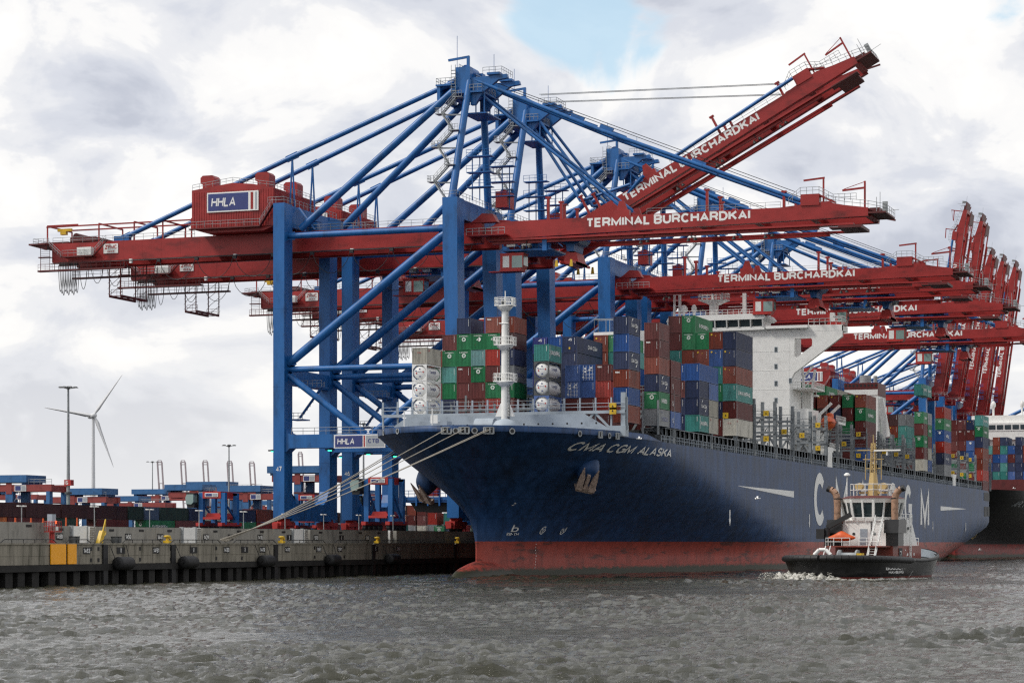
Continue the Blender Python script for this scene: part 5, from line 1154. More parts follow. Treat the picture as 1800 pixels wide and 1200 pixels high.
# lashing bridges
def lashing_bridge(y, top, levels, first=False, gear=True):
    b = sb(); z0 = 22.0
    nx = 16
    for i in range(0, nx + 1, 2 if not first else 1):
        x = -139.9 + i * 2.48
        b.box((x - 0.12, y - 0.12, z0), (x + 0.12, y + 0.12, top - (0 if first else 1.0)))
    for z in levels:
        b.box((-139.9, y - 0.55, z - 0.16), (-100.4, y + 0.55, z)); b.box((-139.9, y - 0.60, z - 0.45), (-100.4, y - 0.52, z + 0.02))
        b.rail([(-139.9, y - 0.55, z), (-100.4, y - 0.55, z)], 1.1, 2.48, 0.05)
    zz = list(levels)
    for i in range(3, nx - 1, 5):
        x = -139.9 + i * 2.48; b.beam((x, y - 0.3, z0 + 0.2), (x + 2.4, y - 0.3, zz[0] - 0.3), 0.3, 0.35); b.beam((x + 4.9, y - 0.3, z0 + 0.2), (x + 2.5, y - 0.3, zz[0] - 0.3), 0.3, 0.35)
    if not first:
        for x in (-102.9, -100.5):
            b.box((x - 0.26, y - 0.42, z0 - 1.0), (x + 0.26, y + 0.42, top))
        for x in (-108, -114): b.beam((x, y, z0), (x + 5, y, zz[-1]), 0.14, 0.14)
    ob = b.build('lashing_bridge', 'shipgrey' if first else 'lashgrey', ship)
    if gear:
        b = sb()
        for z in ([24.2] + zz)[int(y) % 2:3:2] if not first else ([24.2] + zz)[:2]:
            for x in ((-102.0,) if not first else (-102.2,)):
                b.box((x - 0.5, y - 0.95, z + 0.1), (x + 0.5, y - 0.6, z + 1.1)); b.m = 1; b.add([(x - 0.18, y - 0.96, z + 0.45), (x + 0.18, y - 0.96, z + 0.45), (x, y - 0.96, z + 0.8)], [(0, 1, 2)]); b.m = 0
        b.build('gear_box', ['yellow', 'black'], ob)
    return ob
lashing_bridge(331.0, 26.9, (24.9,), True)
b = sb(); b.box((-101.1, 330.6, 22.4), (-100.4, 331.4, 27.6)); b.prism([(-102.6, 21.0), (-100.3, 21.0), (-100.3, 22.6), (-103.0, 22.6)], 'y', 330.4, 332); b.build('lashing_end_post', 'shipgrey', ship)
b = sb()   # frame between the first two bays
for i in range(0, 17):
    x = -139.9 + i * 2.48; b.box((x - 0.15, 347.6, 22), (x + 0.15, 347.9, 28.8 if i % 3 == 0 else 27.4))
b.box((-139.9, 347.2, 26.2), (-103, 348.2, 26.4)); b.rail([(-139.9, 347.3, 26.4), (-103, 347.3, 26.4)], 1.3, 2.48, 0.05); b.build('lashing_bridge', 'lashgrey', ship)
for px, top, lv in ((1183, 30.4, (26.4, 29.2)), (1250, 31.4, (26.4, 29.2)), (1293, 32.0, (27.0, 30.6)), (1326, 31.4, (26.4, 29.4)), (1363, 31.8, (26.2, 29.0)), (1394, 31.8, (26.2, 29.0)), (1425, 31.6, (26.2, 29.0)), (1452.5, 31.6, (26.2, 29.0)), (1471.7, 31.0, (26.2, 29.0)), (1497.5, 31.0, (26.2, 29.0)), (1522.5, 31.0, (26.2, 29.0)), (1545, 31.0, (26.2, 29.0)), (1567, 31.0, (26.2, 29.0)), (1587.7, 31.6, (26.2, 29.0)), (1606.8, 31.6, (26.2, 29.0)), (1625.5, 31.6, (26.2, 29.0)), (1642.8, 31.2, (26.2, 29.0)), (1660, 31.2, (26.2, 29.0)), (1685.5, 31.0, (26.2, 29.0)), (1701, 31.0, (26.2, 29.0)), (1715, 31.0, (26.2, 29.0)), (1728, 31.0, (26.2, 29.0)), (1741, 31.0, (26.2, 29.0))):
    lashing_bridge(at(px, 700, X=-100.4).y, top, lv)
# hatch covers and stowed gear over the empty bays
b = sb()
for y in range(414, 700, 13): b.box((-138.5, y, 23.0), (-104.8, y + 11.8, 23.9)); 
for y in range(418, 516, 9):
    for x in range(-136, -106, 6): b.box((x, y, 23.9), (x + 2.5, y + 1.2, 24.8)); b.tube((x + 4, y, 24.0), (x + 4, y, 25.2), 0.12, 5)
b.build('hatch_cover', 'darkgrey', ship)
# deckhouse
DY = 474.0
w = sb(); w.box((-132, DY, 21), (-108, DY + 11, 49.8)); w.box((-138.5, DY + 2, 21), (-104.4, DY + 12, 33.2))
for z in (33.2, 37.2, 41.2, 45.2): w.box((-132.03, DY - 0.03, z), (-107.97, DY + 0.0, z + 0.06))
w.box((-134.5, DY - 0.8, 49.8), (-113.2, DY + 9, 50.5))
w.prism([(-134.4, 52.0), (-113.4, 52.0), (-112.8, 52.4), (-113.4, 53.2), (-133.8, 53.2)], 'y', DY - 1.4, DY + 9)
w.box((-134, DY + 1.5, 50.3), (-114, DY + 8.5, 52.1)); w.box((-112.9, DY - 1.0, 49.9), (-104.0, DY + 6, 50.5))
for i in range(9): x = -134.2 + i * 2.58; w.beam((x, DY - 0.75, 50.5), (x + 0.06, DY - 1.2, 52.0), 0.34, 0.25)
house = w.build('deckhouse', 'white', ship)
# bridge wing with its open bracket
w = sb(); pr = [(-108, 50.6), (-96.9, 50.4), (-96.9, 47.9), (-107.0, 40.6), (-107.7, 39.3), (-108, 38.2)]
hole = [(-106.9, 47.8), (-103.5, 47.8), (-103.2, 47.5), (-103.2, 46.2), (-106.5, 43.8), (-107.1, 44.2)]
wing_y0, wing_y1 = DY + 0.02, DY + 1.2
def ring_prism(mb, outer, inner, y0, y1):
    n, m_ = len(outer), len(inner)
    import mathutils
    vs2 = [Vector((x, z, 0)) for x, z in outer]; hs = [Vector((x, z, 0)) for x, z in inner]
    tris = mathutils.geometry.tessellate_polygon([vs2, hs]); al = outer + inner
    for y in (y0, y1): mb.add([(x, y, z) for x, z in al], [t if y == y1 else tuple(reversed(t)) for t in tris])
    for lp, sgn in ((outer, 1), (inner, -1)):
        k = len(lp); mb.add([(x, y0, z) for x, z in lp] + [(x, y1, z) for x, z in lp], [(i, (i + 1) % k, k + (i + 1) % k, k + i) for i in range(k)])
ring_prism(w, pr, hole, wing_y0, wing_y1); w.box((-108, DY, 49.2), (-96.9, DY + 6, 50.3)); w.rail([(-104, DY + 0.2, 50.5), (-97, DY + 0.2, 50.5), (-97, DY + 5.8, 50.5)], 1.3, 1.2, 0.05)
w.box((-99.2, DY + 1.5, 52.2), (-97.0, DY + 5, 52.4)); w.build('bridge_wing', 'white', house)
w = sb(); pr2 = [(2 * SX - x, z) for x, z in reversed(pr)]; w.prism(pr2, 'y', wing_y0, wing_y1); w.box((-143.1, DY, 49.2), (-132, DY + 6, 50.3)); w.build('bridge_wing', 'white', house)
w = sb()
for i in range(8): x = -133.9 + i * 2.58; w.quad((x + 0.15, DY - 0.80, 50.6), (x + 2.3, DY - 0.80, 50.6), (x + 2.3, DY - 1.15, 51.95), (x + 0.15, DY - 1.15, 51.95))
w.build('bridge_window', 'glass', house)
for i, (x, z) in enumerate([(-110.9, 45.6 - k * 3.55) for k in range(6)] + [(-116, 32.0 - 0.0), (-107.8, 39.0)]):
    w = sb(); w.box((x - 0.34, DY - 0.06, z - 0.55), (x + 0.34, DY - 0.01, z + 0.55)); w.m = 1; w.box((x - 0.25, DY - 0.075, z - 0.45), (x + 0.25, DY - 0.06, z + 0.45)); w.build('window', ['shipgrey', 'glass'], house)
w = sb()  # monkey island: radar mast, signal mast, domes, rails
rx = at(1255, 520, Y=DY + 3).x
w.beam((rx, DY + 3, 52.90), (rx, DY + 3, 56.46), 1.6, 1.6); w.prism([(rx - 1, 55.8), (rx + 1, 55.8), (rx + 2.9, 56.6), (rx - 2.9, 56.6)], 'y', DY + 1.6, DY + 4.4); w.box((rx - 3.0, DY + 1.2, 56.60), (rx + 3.0, DY + 4.8, 56.73)); w.rail([(rx - 3, DY + 1.3, 56.73), (rx + 3, DY + 1.3, 56.73), (rx + 3, DY + 4.7, 56.73), (rx - 3, DY + 4.7, 56.73), (rx - 3, DY + 1.3, 56.73)], 1.4, 1.0, 0.05)
w.tube((rx - 0.2, DY + 3, 56.73), (rx - 0.2, DY + 3, 59.63), 0.22, 6); w.tube((rx + 1.9, DY + 2.6, 56.73), (rx + 1.9, DY + 2.6, 58.31), 0.25, 6); w.tube((rx - 2.6, DY + 2.6, 56.73), (rx - 2.6, DY + 2.6, 57.39), 0.2, 6)
sx_ = at(1309, 520, Y=DY + 3).x; w.beam((sx_, DY + 3, 52.90), (sx_, DY + 3, 57.98), 0.75, 0.75); w.beam((sx_ - 1.6, DY + 3, 52.90), (sx_, DY + 3, 55.34), 0.2, 0.2)
for k in range(4): w.beam((sx_ - 0.9, DY + 3, 54.35 + k * 1.5), (sx_ + 0.9, DY + 3, 54.35 + k * 1.5), 0.12, 0.12)
tx_ = at(1195, 520, Y=DY + 3).x; w.beam((tx_, DY + 3, 52.77), (tx_, DY + 3, 58.44), 0.5, 0.5); w.beam((tx_ - 1.2, DY + 3, 52.77), (tx_ - 1.2, DY + 3, 58.44), 0.4, 0.4)
for k in range(7): w.beam((tx_ - 1.2, DY + 3, 53.36 + k * 1.2), (tx_, DY + 3, 53.36 + k * 1.2), 0.12, 0.12)
for x, r in ((-113.6, 0.8), (-131.5, 0.9), (-129.2, 0.6)): w.tube((x, DY + 2, 53.03), (x, DY + 2, 54.09), 0.3, 8); w.lathe((x, DY + 2, 54.09), [(0.3, 0), (r, 0.4), (r, 1.0), (r * 0.6, 1.6), (0.1, 1.75)], 12)
w.rail([(-133, DY - 0.8, 53.03), (-114.0, DY - 0.8, 53.03), (-114.0, DY + 8, 53.03)], 1.2, 1.2, 0.05); w.build('radar_mast', 'white', house)
w = sb(); w.box((rx - 0.6, DY + 2.2, 58.31), (rx + 4.8, DY + 3.0, 58.58)); w.box((rx - 5.0, DY + 2.2, 57.39), (rx + -0.9, DY + 3.0, 57.62)); w.build('radar_scanner', 'blue', house)
# aft end of the house: platforms, provision crane, lifeboat
w = sb(); w.box((-107, DY + 12, 30.5), (-100.6, DY + 22, 31.0)); w.rail([(-100.6, DY + 12, 31), (-100.6, DY + 22, 31)], 1.2, 1.2, 0.06); w.box((-108, DY + 3, 37.4), (-103.5, DY + 14, 37.7)); w.rail([(-103.6, DY + 3, 37.7), (-103.6, DY + 14, 37.7)], 1.2, 1.0, 0.06); w.rail([(-108, DY + 3, 37.7), (-103.6, DY + 3, 37.7)], 1.2, 1.0, 0.06)
w.box((-107.5, DY + 12, 21), (-104.5, DY + 22, 30.5)); w.box((-108, DY + 11.5, 30.5), (-106, DY + 14, 37.4)); w.build('accommodation_deck', 'white', house)
px_ = at(1420, 700, Y=DY + 16).x
w = sb(); w.tube((px_, DY + 16, 31), (px_, DY + 16, 37.5), 1.15, 14); w.box((px_ - 2.2, DY + 14.5, 36.6), (px_ + 2.2, DY + 17.5, 36.9)); w.rail([(px_ - 2.2, DY + 14.5, 36.9), (px_ + 2.2, DY + 14.5, 36.9)], 1.2, 0.7, 0.06)
w.beam((px_ - 0.8, DY + 16, 37.2), (px_ - 1.2, DY + 16, 42.8), 0.45, 0.5); w.beam((px_ + 0.8, DY + 16, 37.2), (px_ + 1.6, DY + 16, 42.4), 0.45, 0.5); w.beam((px_ - 1.2, DY + 16, 40.5), (px_ + 1.2, DY + 16, 43.2), 0.3, 0.4); w.beam((px_ - 1.2, DY + 16, 38.5), (px_ + 1.2, DY + 16, 40.5), 0.25, 0.3); w.build('provision_crane', 'white', ship)
# rescue boat under davits
lp = at(1456, 742, X=-102)
w = sb(); vs = []; nS, nR = 14, 12
for i in range(nS + 1):
    t = i / nS; k = math.sin(PI * min(1, max(0, t))) ** 0.5 if 0 < t < 1 else 0.02; yy = lp.y - 3.6 + 7.2 * t
    for j in range(nR): a = 2 * PI * j / nR; vs.append((lp.x + 1.5 * k * math.cos(a), yy, lp.z + 1.55 * k * math.sin(a) * (1 if math.sin(a) < 0 else 0.85)))
w.add(vs, [(i * nR + j, i * nR + (j + 1) % nR, (i + 1) * nR + (j + 1) % nR, (i + 1) * nR + j) for i in range(nS) for j in range(nR)], True); w.box((lp.x - 1.55, lp.y - 3.2, lp.z - 0.1), (lp.x + 1.55, lp.y + 3.2, lp.z + 0.06)); w.lathe((lp.x, lp.y + 1.5, lp.z + 1.1), [(0.9, 0), (0.8, 0.7), (0.3, 1.0)], 8)
w.build('lifeboat', 'orange', ship)
w = sb()
for dy in (-4.2, 4.2): w.beam((lp.x - 1.5, lp.y + dy, 25), (lp.x - 1.0, lp.y + dy, lp.z + 1.5), 0.5, 0.7); w.beam((lp.x - 1.0, lp.y + dy, lp.z + 1.4), (lp.x + 1.6, lp.y + dy, lp.z + 3.8), 0.4, 0.6)
w.box((-105.5, lp.y - 5, 24.6), (-100.6, lp.y + 5, 25.0)); w.rail([(-100.6, lp.y - 5, 25), (-100.6, lp.y + 5, 25)], 1.1, 1.2, 0.05); w.build('boat_davit', 'white', ship)
# funnel casing
FY = 592.0
fz = at(1515, 686, Y=FY)
fx1 = at(1543, 700, Y=FY).x; fx0 = at(1484, 700, Y=FY).x
w = sb(); w.box((fx0, FY, 21), (fx1, FY + 11, at(1500, 696, Y=FY).z)); w.m = 1; w.box((fx0 - 0.02, FY - 0.02, at(1500, 690, Y=FY).z - 0.9), (fx1 + 0.02, FY + 11, at(1500, 673, Y=FY).z)); w.m = 0; w.box((fx0 + 0.02, FY - 0.03, at(1500, 695, Y=FY).z), (fx1 - 0.02, FY - 0.021, at(1500, 685, Y=FY).z))
fn = w.build('funnel', ['white', 'darkred'], ship)
w = sb(); zt = at(1500, 673, Y=FY).z; w.tube((lerp(fx0, fx1, 0.52), FY + 5, zt), (lerp(fx0, fx1, 0.52), FY + 5, zt + 2.2), 1.5, 16); w.tube((fx1 - 1.2, FY + 3, zt), (fx1 - 1.2, FY + 3, zt + 1.9), 0.5, 10)
w.build('exhaust_pipe', 'galv', fn)
w = sb()
for k in range(9): x = lerp(fx0, fx1, (k + 0.5) / 9); w.disc((x, FY - 0.04, zt - 0.7), (1, 0, 0), (0, 0, 1), 0.32, 10)
w.build('funnel_vent', 'black', fn)
w = sb(); w.beam((fx1 + 0.2, FY + 2, at(1543, 700, Y=FY).z), at(1560, 768, Y=FY + 2), 1.2, 1.6); w.box((fx1 - 0.4, FY + 1, 23), (fx1 + 0.2, FY + 3, at(1543, 700, Y=FY).z)); w.build('funnel_stay', 'white', ship)
# stern mooring openings
b = sb(); 
for y0, y1, z0, z1 in ((700.5, 706, 13, 16), (707, 711.5, 13.2, 16), (700, 711.5, 17.8, 20.2)): b.box((-100.4, y0, z0), (-99.92, y1, z1))
b.build('mooring_opening', 'black', ship)
# ------------------------------------------------------------------ mooring ropes
hook = at(392, 949, X=-140.6); hook.z = 5.2
for i, (px, py, lab) in enumerate(((750, 757, 'lower edge of the bundle'), (757, 758, 'second in the bundle'), (783, 758, 'third in the bundle'), (815, 758, 'fourth in the bundle'), (857, 758, 'fifth in the bundle'), (862, 759, 'last in the bundle, leaving the bow furthest right'))):
    if px < 770: p = at(px, py, X=-131.0); 
    else: y = bow_y(px); p = side_pt(y, DECK, 1, 0.15); p.z = 21.2
    q = hook + Vector((0, -0.35 * i + 0.8, 0.05 * i)); pts = [q.lerp(p, t) - Vector((0, 0, 0.9 * math.sin(PI * t) * (1 - 0.4 * t))) for t in [k / 14 for k in range(15)]]
    o_ = MB(q); o_.path(pts, 0.062, 6)
    tag(o_.build('mooring_rope', 'rope', None, q), ['lowest pale mooring rope reaching the ship on its far side', 'pale mooring rope just above the lowest one', 'pale mooring rope to the second bow chock', 'pale mooring rope to the third bow chock', 'left one of the twin mooring ropes to the last bow chock', 'right one of the twin mooring ropes to the last bow chock'][i], 'rope', 'mooring ropes from bow to quay')
# ------------------------------------------------------------------ second ship astern
s2 = empty('container_ship', (SX, 1000, 0), 'black hulled container ship moored behind the blue ship at the right edge', 'container ship')
S2O = (SX, 1000, 0)
hh = make_hull(22.6, 714.0, SX, 455.0, 21.5); hh.v = [tuple(Vector(v) - Vector(S2O)) for v in hh.v]; hh.build('hull', 'hull2', s2)
b = MB(S2O); Yb = 790
b.box((SX - 21, Yb - 2, 22.6), (SX + 21, 1165, 26.4)); b.build('hatch_coaming', 'darkred', s2)
b = MB(S2O); zf = 50; b.box((SX - 14, 905, 22), (SX + 14, 920, 54.5)); b.box((SX - 21, 903, 45), (SX + 21, 915, 47)); b.box((SX - 20, 902.8, 48.4), (SX + 20, 915, 51.5)); b.box((SX - 21.5, 903, 47), (SX + 21.5, 903.3, 48.5))
h2 = b.build('deckhouse', 'white', s2)
b = MB(S2O)
for k in range(13): x = SX - 19 + k * 3.0; b.box((x, 902.7, 48.9), (x + 2.5, 902.78, 50.7))
for k in range(8): b.box((SX - 18 + k * 5.0, 902.85, 42.2), (SX - 17.4 + k * 5.0, 902.95, 43.3))
b.build('window', 'glass', h2)
b = MB(S2O); 
for x, r in ((SX - 6, 0.9), (SX + 5, 0.8)): b.tube((x, 908, 54), (x, 908, 58), 0.4, 8); b.lathe((x, 908, 57.5), [(0.5, 0), (r, 0.8), (r, 1.8), (r * 0.5, 2.6), (0.1, 2.8)], 12)
for x in (SX + 9,): b.beam((x, 909, 54), (x, 909, 66), 0.7, 0.7); b.beam((x - 3, 909, 60), (x + 3, 909, 60), 0.5, 0.5); b.beam((x - 2, 909, 63), (x + 2, 909, 63), 0.3, 0.3)
b.box((SX + 6, 907, 60), (SX + 14, 911, 60.4)); b.build('radar_mast', 'white', h2)
b = MB(S2O)
def s2p(y, z): return Vector((SX + half_breadth(y - 455, min(z, DECK), 21.5) + 0.12, y, z))
vs, fs, _ = glyphs('APL CHANGI', 0.0, 0.35)
b.add([s2p(lerp(786, 812, x), 19.2 - 2.0 * (1 - v)) for x, v, k in vs], fs); b.build('name_lettering', 'grey_sign', s2)
b = MB(S2O); 
for y in (781.5, 786.0):
    n = 14
    vs = [s2p(y + 1.6 * math.cos(2 * PI * i / n) * r, 7.4 + 1.1 * math.sin(2 * PI * i / n) * r) for r in (1, 0.75) for i in range(n)]
    b.add(vs, [(i, (i + 1) % n, n + (i + 1) % n, n + i) for i in range(n)]); b.add([s2p(y - 1.1, 6.7), s2p(y - 0.9, 6.6), s2p(y + 1.1, 8.1), s2p(y + 0.9, 8.2)], [(0, 1, 2, 3)])
b.build('hull_mark', 'cream', s2)
# ------------------------------------------------------------------ containers
CWID = 2.44
_cm = {}
def container_mesh(L_, H, door=False):
    """corner posts and rails with corrugated panels set in; origin at the low front left corner"""
    key = (round(L_, 2), round(H, 2), door)
    if key in _cm: return _cm[key]
    b = MB(); W_ = CWID; e = 0.13
    for x in (0, W_ - e):
        for y in (0, L_ - e): b.box((x, y, 0), (x + e, y + e, H))
    for z in (0.02, H - 0.12):
        for x in (0.012, W_ - e + 0.012 - 0.02): b.box((x, e, z), (x + 0.11, L_ - e, z + 0.10))
        for y in (0.012, L_ - e + 0.002): b.box((e, y, z), (W_ - e, y + 0.11, z + 0.10))
    def corr(n, f, a0, a1):
        """trapezoid ribs: list of (position, depth)"""
        pts = []; p = (a1 - a0) / n
        for i in range(n):
            s = a0 + i * p; pts += [(s, 0.075), (s + p * 0.18, 0.03), (s + p * 0.5, 0.03), (s + p * 0.68, 0.075)]
        return pts + [(a1, 0.075)]
    nf = 9; ns = max(8, int(L_ * 2.2))
    for y0, sgn in ((0, 1), (L_, -1)):
        pts = [(x, y0 + sgn * d) for x, d in corr(nf, 0, e, W_ - e)] if not (door and y0 == 0) else [(e, 0.06), (W_ - e, 0.06)]
        vs = [(x, y, z) for x, y in pts for z in (0.1, H - 0.1)]; fs = [(i * 2, i * 2 + 2, i * 2 + 3, i * 2 + 1) for i in range(len(pts) - 1)]
        b.add(vs, fs if sgn > 0 else [tuple(reversed(f)) for f in fs])
    for x0, sgn in ((0, 1), (W_, -1)):
        pts = [(x0 + sgn * d, y) for y, d in corr(ns, 0, e, L_ - e)]
        vs = [(x, y, z) for x, y in pts for z in (0.1, H - 0.1)]; fs = [(i * 2, i * 2 + 2, i * 2 + 3, i * 2 + 1) for i in range(len(pts) - 1)]
        b.add(vs, fs if sgn < 0 else [tuple(reversed(f)) for f in fs])
    b.quad((0.02, 0.02, H - 0.03), (W_ - 0.02, 0.02, H - 0.03), (W_ - 0.02, L_ - 0.02, H - 0.03), (0.02, L_ - 0.02, H - 0.03)); b.quad((0.05, 0.05, 0.06), (0.05, L_ - 0.05, 0.06), (W_ - 0.05, L_ - 0.05, 0.06), (W_ - 0.05, 0.05, 0.06))
    for x in (-0.005, W_ - 0.175):
        for y in (-0.005, L_ - 0.175):
            for z in (-0.04, H - 0.12): b.box((x, y, z), (x + 0.18, y + 0.18, z + 0.13))
    me = b.mesh('container', [None]); _cm[key] = me; return me
_lm = {}
def lettering_mesh(style, L_, H):
    key = (style, round(L_, 2), round(H, 2))
    if key in _lm: return _lm[key]
    b = MB(); y = -0.012; X = CWID + 0.012; ex = (1, 0, 0); ey = (0, 1, 0); ez = (0, 0, 1); mats = ['lettering', 'navy_sign', 'c_g', 'yellow', 'signalred']
    def mark(h=1.1, w=0.07, x=2.02): 
        for k in range(9): b.box((x, y - 0.004, H * 0.9 - h * k / 9 - 0.08), (x + w, y, H * 0.9 - h * k / 9))
    if style == 'e':
        b.text('EVERGREEN', (0.45, y, H - 0.42), ex, ez, 1.5, 0.17, 0.0); b.disc((1.22, y, H - 0.86), ex, ez, 0.34, 18); b.m = 2
        for k in range(4): a = k * PI / 4; b.add([(1.22 + 0.26 * math.cos(a) + q * 0.035 * -math.sin(a), y - 0.006, H - 0.86 + 0.26 * math.sin(a) + q * 0.035 * math.cos(a)) for q in (1, -1)] + [(1.22 - 0.26 * math.cos(a) + q * 0.035 * -math.sin(a), y - 0.006, H - 0.86 - 0.26 * math.sin(a) + q * 0.035 * math.cos(a)) for q in (-1, 1)], [(0, 1, 2, 3)])
        b.m = 0
        b.text('EVERGREEN', (X, L_ * 0.22, H * 0.36), ey, ez, L_ * 0.52, 0.66, 0.05)
    elif style == 'E':     # half-patched logo
        b.text('EVERGREEN', (0.5, y, H - 0.40), ex, ez, 1.4, 0.17, 0.0)
        n = 14; b.add([(1.3, y, H - 0.9)] + [(1.3 + 0.36 * math.cos(-1.57 + PI * i / n), y, H - 0.9 + 0.36 * math.sin(-1.57 + PI * i / n)) for i in range(n + 1)], [(0, i + 1, i + 2) for i in range(n)]); b.text('4', (0.9, y, H - 1.1), ex, ez, 0.3, 0.4, 0.02)
    elif style in ('c', 'C'):
        b.text('CMA CGM', (X, L_ * 0.22, H * 0.42), ey, ez, L_ * (0.56 if L_ < 8 else 0.45), 0.62, 0.04)
        for s in (1, -1):
            cy, cz, r = L_ * (0.42 if s > 0 else 0.55), H * 0.56, 0.95; n = 8; vs = []
            for i in range(n + 1):
                a = (1.75 + 1.0 * i / n) if s > 0 else (1.75 + PI + 1.0 * i / n); w = 0.11 * math.sin(PI * (i + 0.4) / (n + 0.8))
                for q in (-1, 1): vs.append((X, cy + (r + q * w) * math.cos(a) * 1.2, cz + (r + q * w) * math.sin(a)))
            b.add(vs, [(i * 2, i * 2 + 1, i * 2 + 3, i * 2 + 2) for i in range(n)])
        mark()
    elif style == 'x': b.text('tex', (0.28, y, H - 0.52), ex, ez, 0.75, 0.30, 0.03); mark(1.2); b.box((X - 0.004, 0.5, H * 0.5), (X, 0.6, H * 0.9))
    elif style == 'h': b.text('CHINA SHIPPING', (X, L_ * 0.12, H * 0.38), ey, ez, L_ * 0.72, 0.75, 0.03); mark(0.8); b.box((X - 0.004, 0.35, H * 0.15), (X, 0.5, H * 0.9))
    elif style == 'q': b.m = 1; b.text('COSCO', (X, L_ * 0.20, H * 0.32), ey, ez, L_ * 0.62, 0.62, 0.04); b.text('COSCO', (X, L_ * 0.12, H * 0.78), ey, ez, L_ * 0.22, 0.18, 0.0); b.m = 0
    elif style == 'f': b.text('45', (0.95, y, H - 0.72), ex, ez, 0.62, 0.42, 0.03); mark(1.1); b.m = 3; b.box((1.05, y - 0.004, 0.5), (1.3, y, 0.85)); b.m = 0; b.text('CMA CGM', (X, L_ * 0.42, H * 0.35), ey, ez, L_ * 0.36, 0.7, 0.03)
    elif style == 'a': b.text('APL', (X, L_ * 0.25, H * 0.35), ey, ez, L_ * 0.42, 0.9, 0.05); b.disc((1.22, y, H - 0.8), ex, ez, 0.32, 16); b.text('WAN HAI', (0.55, y, H - 0.4), ex, ez, 1.35, 0.16, 0.0)
    elif style == 'u': b.text('U A S C', (X, L_ * 0.22, H * 0.45), ey, ez, L_ * 0.56, 0.7, 0.02)
    elif style == 'y': b.m = 3; b.box((0.3, y - 0.004, H - 0.6), (0.58, y, H - 0.3)); b.box((1.15, y - 0.004, H - 0.72), (1.28, y, H - 0.58)); b.m = 0; mark(1.3)
    elif style == 'z': b.m = 4; b.text('CAI', (X, 0.5, H - 0.62), ey, ez, 0.9, 0.34, 0.02); b.text('CAI', (0.9, y, H - 0.9), ex, ez, 0.6, 0.22, 0.02)
    elif style == 's': b.text('S', (X, L_ * 0.15, H * 0.3), ey, ez, 0.5, 0.8, 0.03)
    elif style == 'm': b.text('UNITED', (0.5, y, H - 0.4), ex, ez, 1.4, 0.15, 0.0); mark(1.2); b.text('UNIT', (X, L_ * 0.1, H * 0.5), ey, ez, L_ * 0.2, 0.5, 0.02)
    elif style == 'D':    # door end: lock rods and plates
        for x in (0.5, 0.95, 1.5, 1.95): b.tube((x, y - 0.03, 0.15), (x, y - 0.03, H - 0.15), 0.035, 5)
        for z in (0.5, 1.0, 1.6): b.box((0.3, y - 0.02, z), (2.1, y, z + 0.04))
        for x, z in ((0.65, H - 0.7), (0.65, H - 1.2), (1.35, H - 0.9), (1.6, H - 0.6), (0.3, 0.5)): b.box((x, y - 0.02, z), (x + 0.3, y, z + 0.2))
    else: mark()
    me = b.mesh('container_lettering', mats); _lm[key] = me; return me
tally = {}
def container(x, y, z, L_, H, code, label, group):
    """code: colour letter plus lettering style, e.g. 'ge'"""
    c, st = code[0], (code[1] if len(code) > 1 else '.')
    o = place('container', container_mesh(L_, H, st == 'D'), None, (x, y, z)); o.material_slots[0].link = 'OBJECT'; o.material_slots[0].material = M['c_' + c]
    tag(o, label, 'container', group)
    place('container_lettering', lettering_mesh(st, L_, H), o)
    return o
STY = {'e': 'with round white logo', 'E': 'with half-missing white logo', 'c': 'with white side lettering', 'x': 'with small white lettering top left', 'h': 'with white side lettering', 'q': 'with dark side lettering', 'f': 'with white number at the top', 'D': 'with white lock rods', 'y': 'with small yellow labels', 'z': 'with red lettering'}
def stack(x, y, z, L_, H, codes, name, group, shift=0.0):
    """codes from the bottom up; '-' leaves a tier out, '.' is a tank"""
    n = len(codes)
    for k, code in enumerate(codes):
        if code == '-': continue
        top = n - 1 - k
        pos = 'topmost' if top == 0 else ORD[top + 1] + ' from top'
        if code[0] == '*': tank(x, y, z + k * H, L_, H, code[1:], '%s tank container, %s, %s' % ({'*': 'white'}.get(code, 'white'), pos, name), group); continue
        container(x, y, z + k * H, L_, H - 0.06, code, '%s container, %s, %s' % (CC[code[0]][0], pos, name), group)
_tm = {}
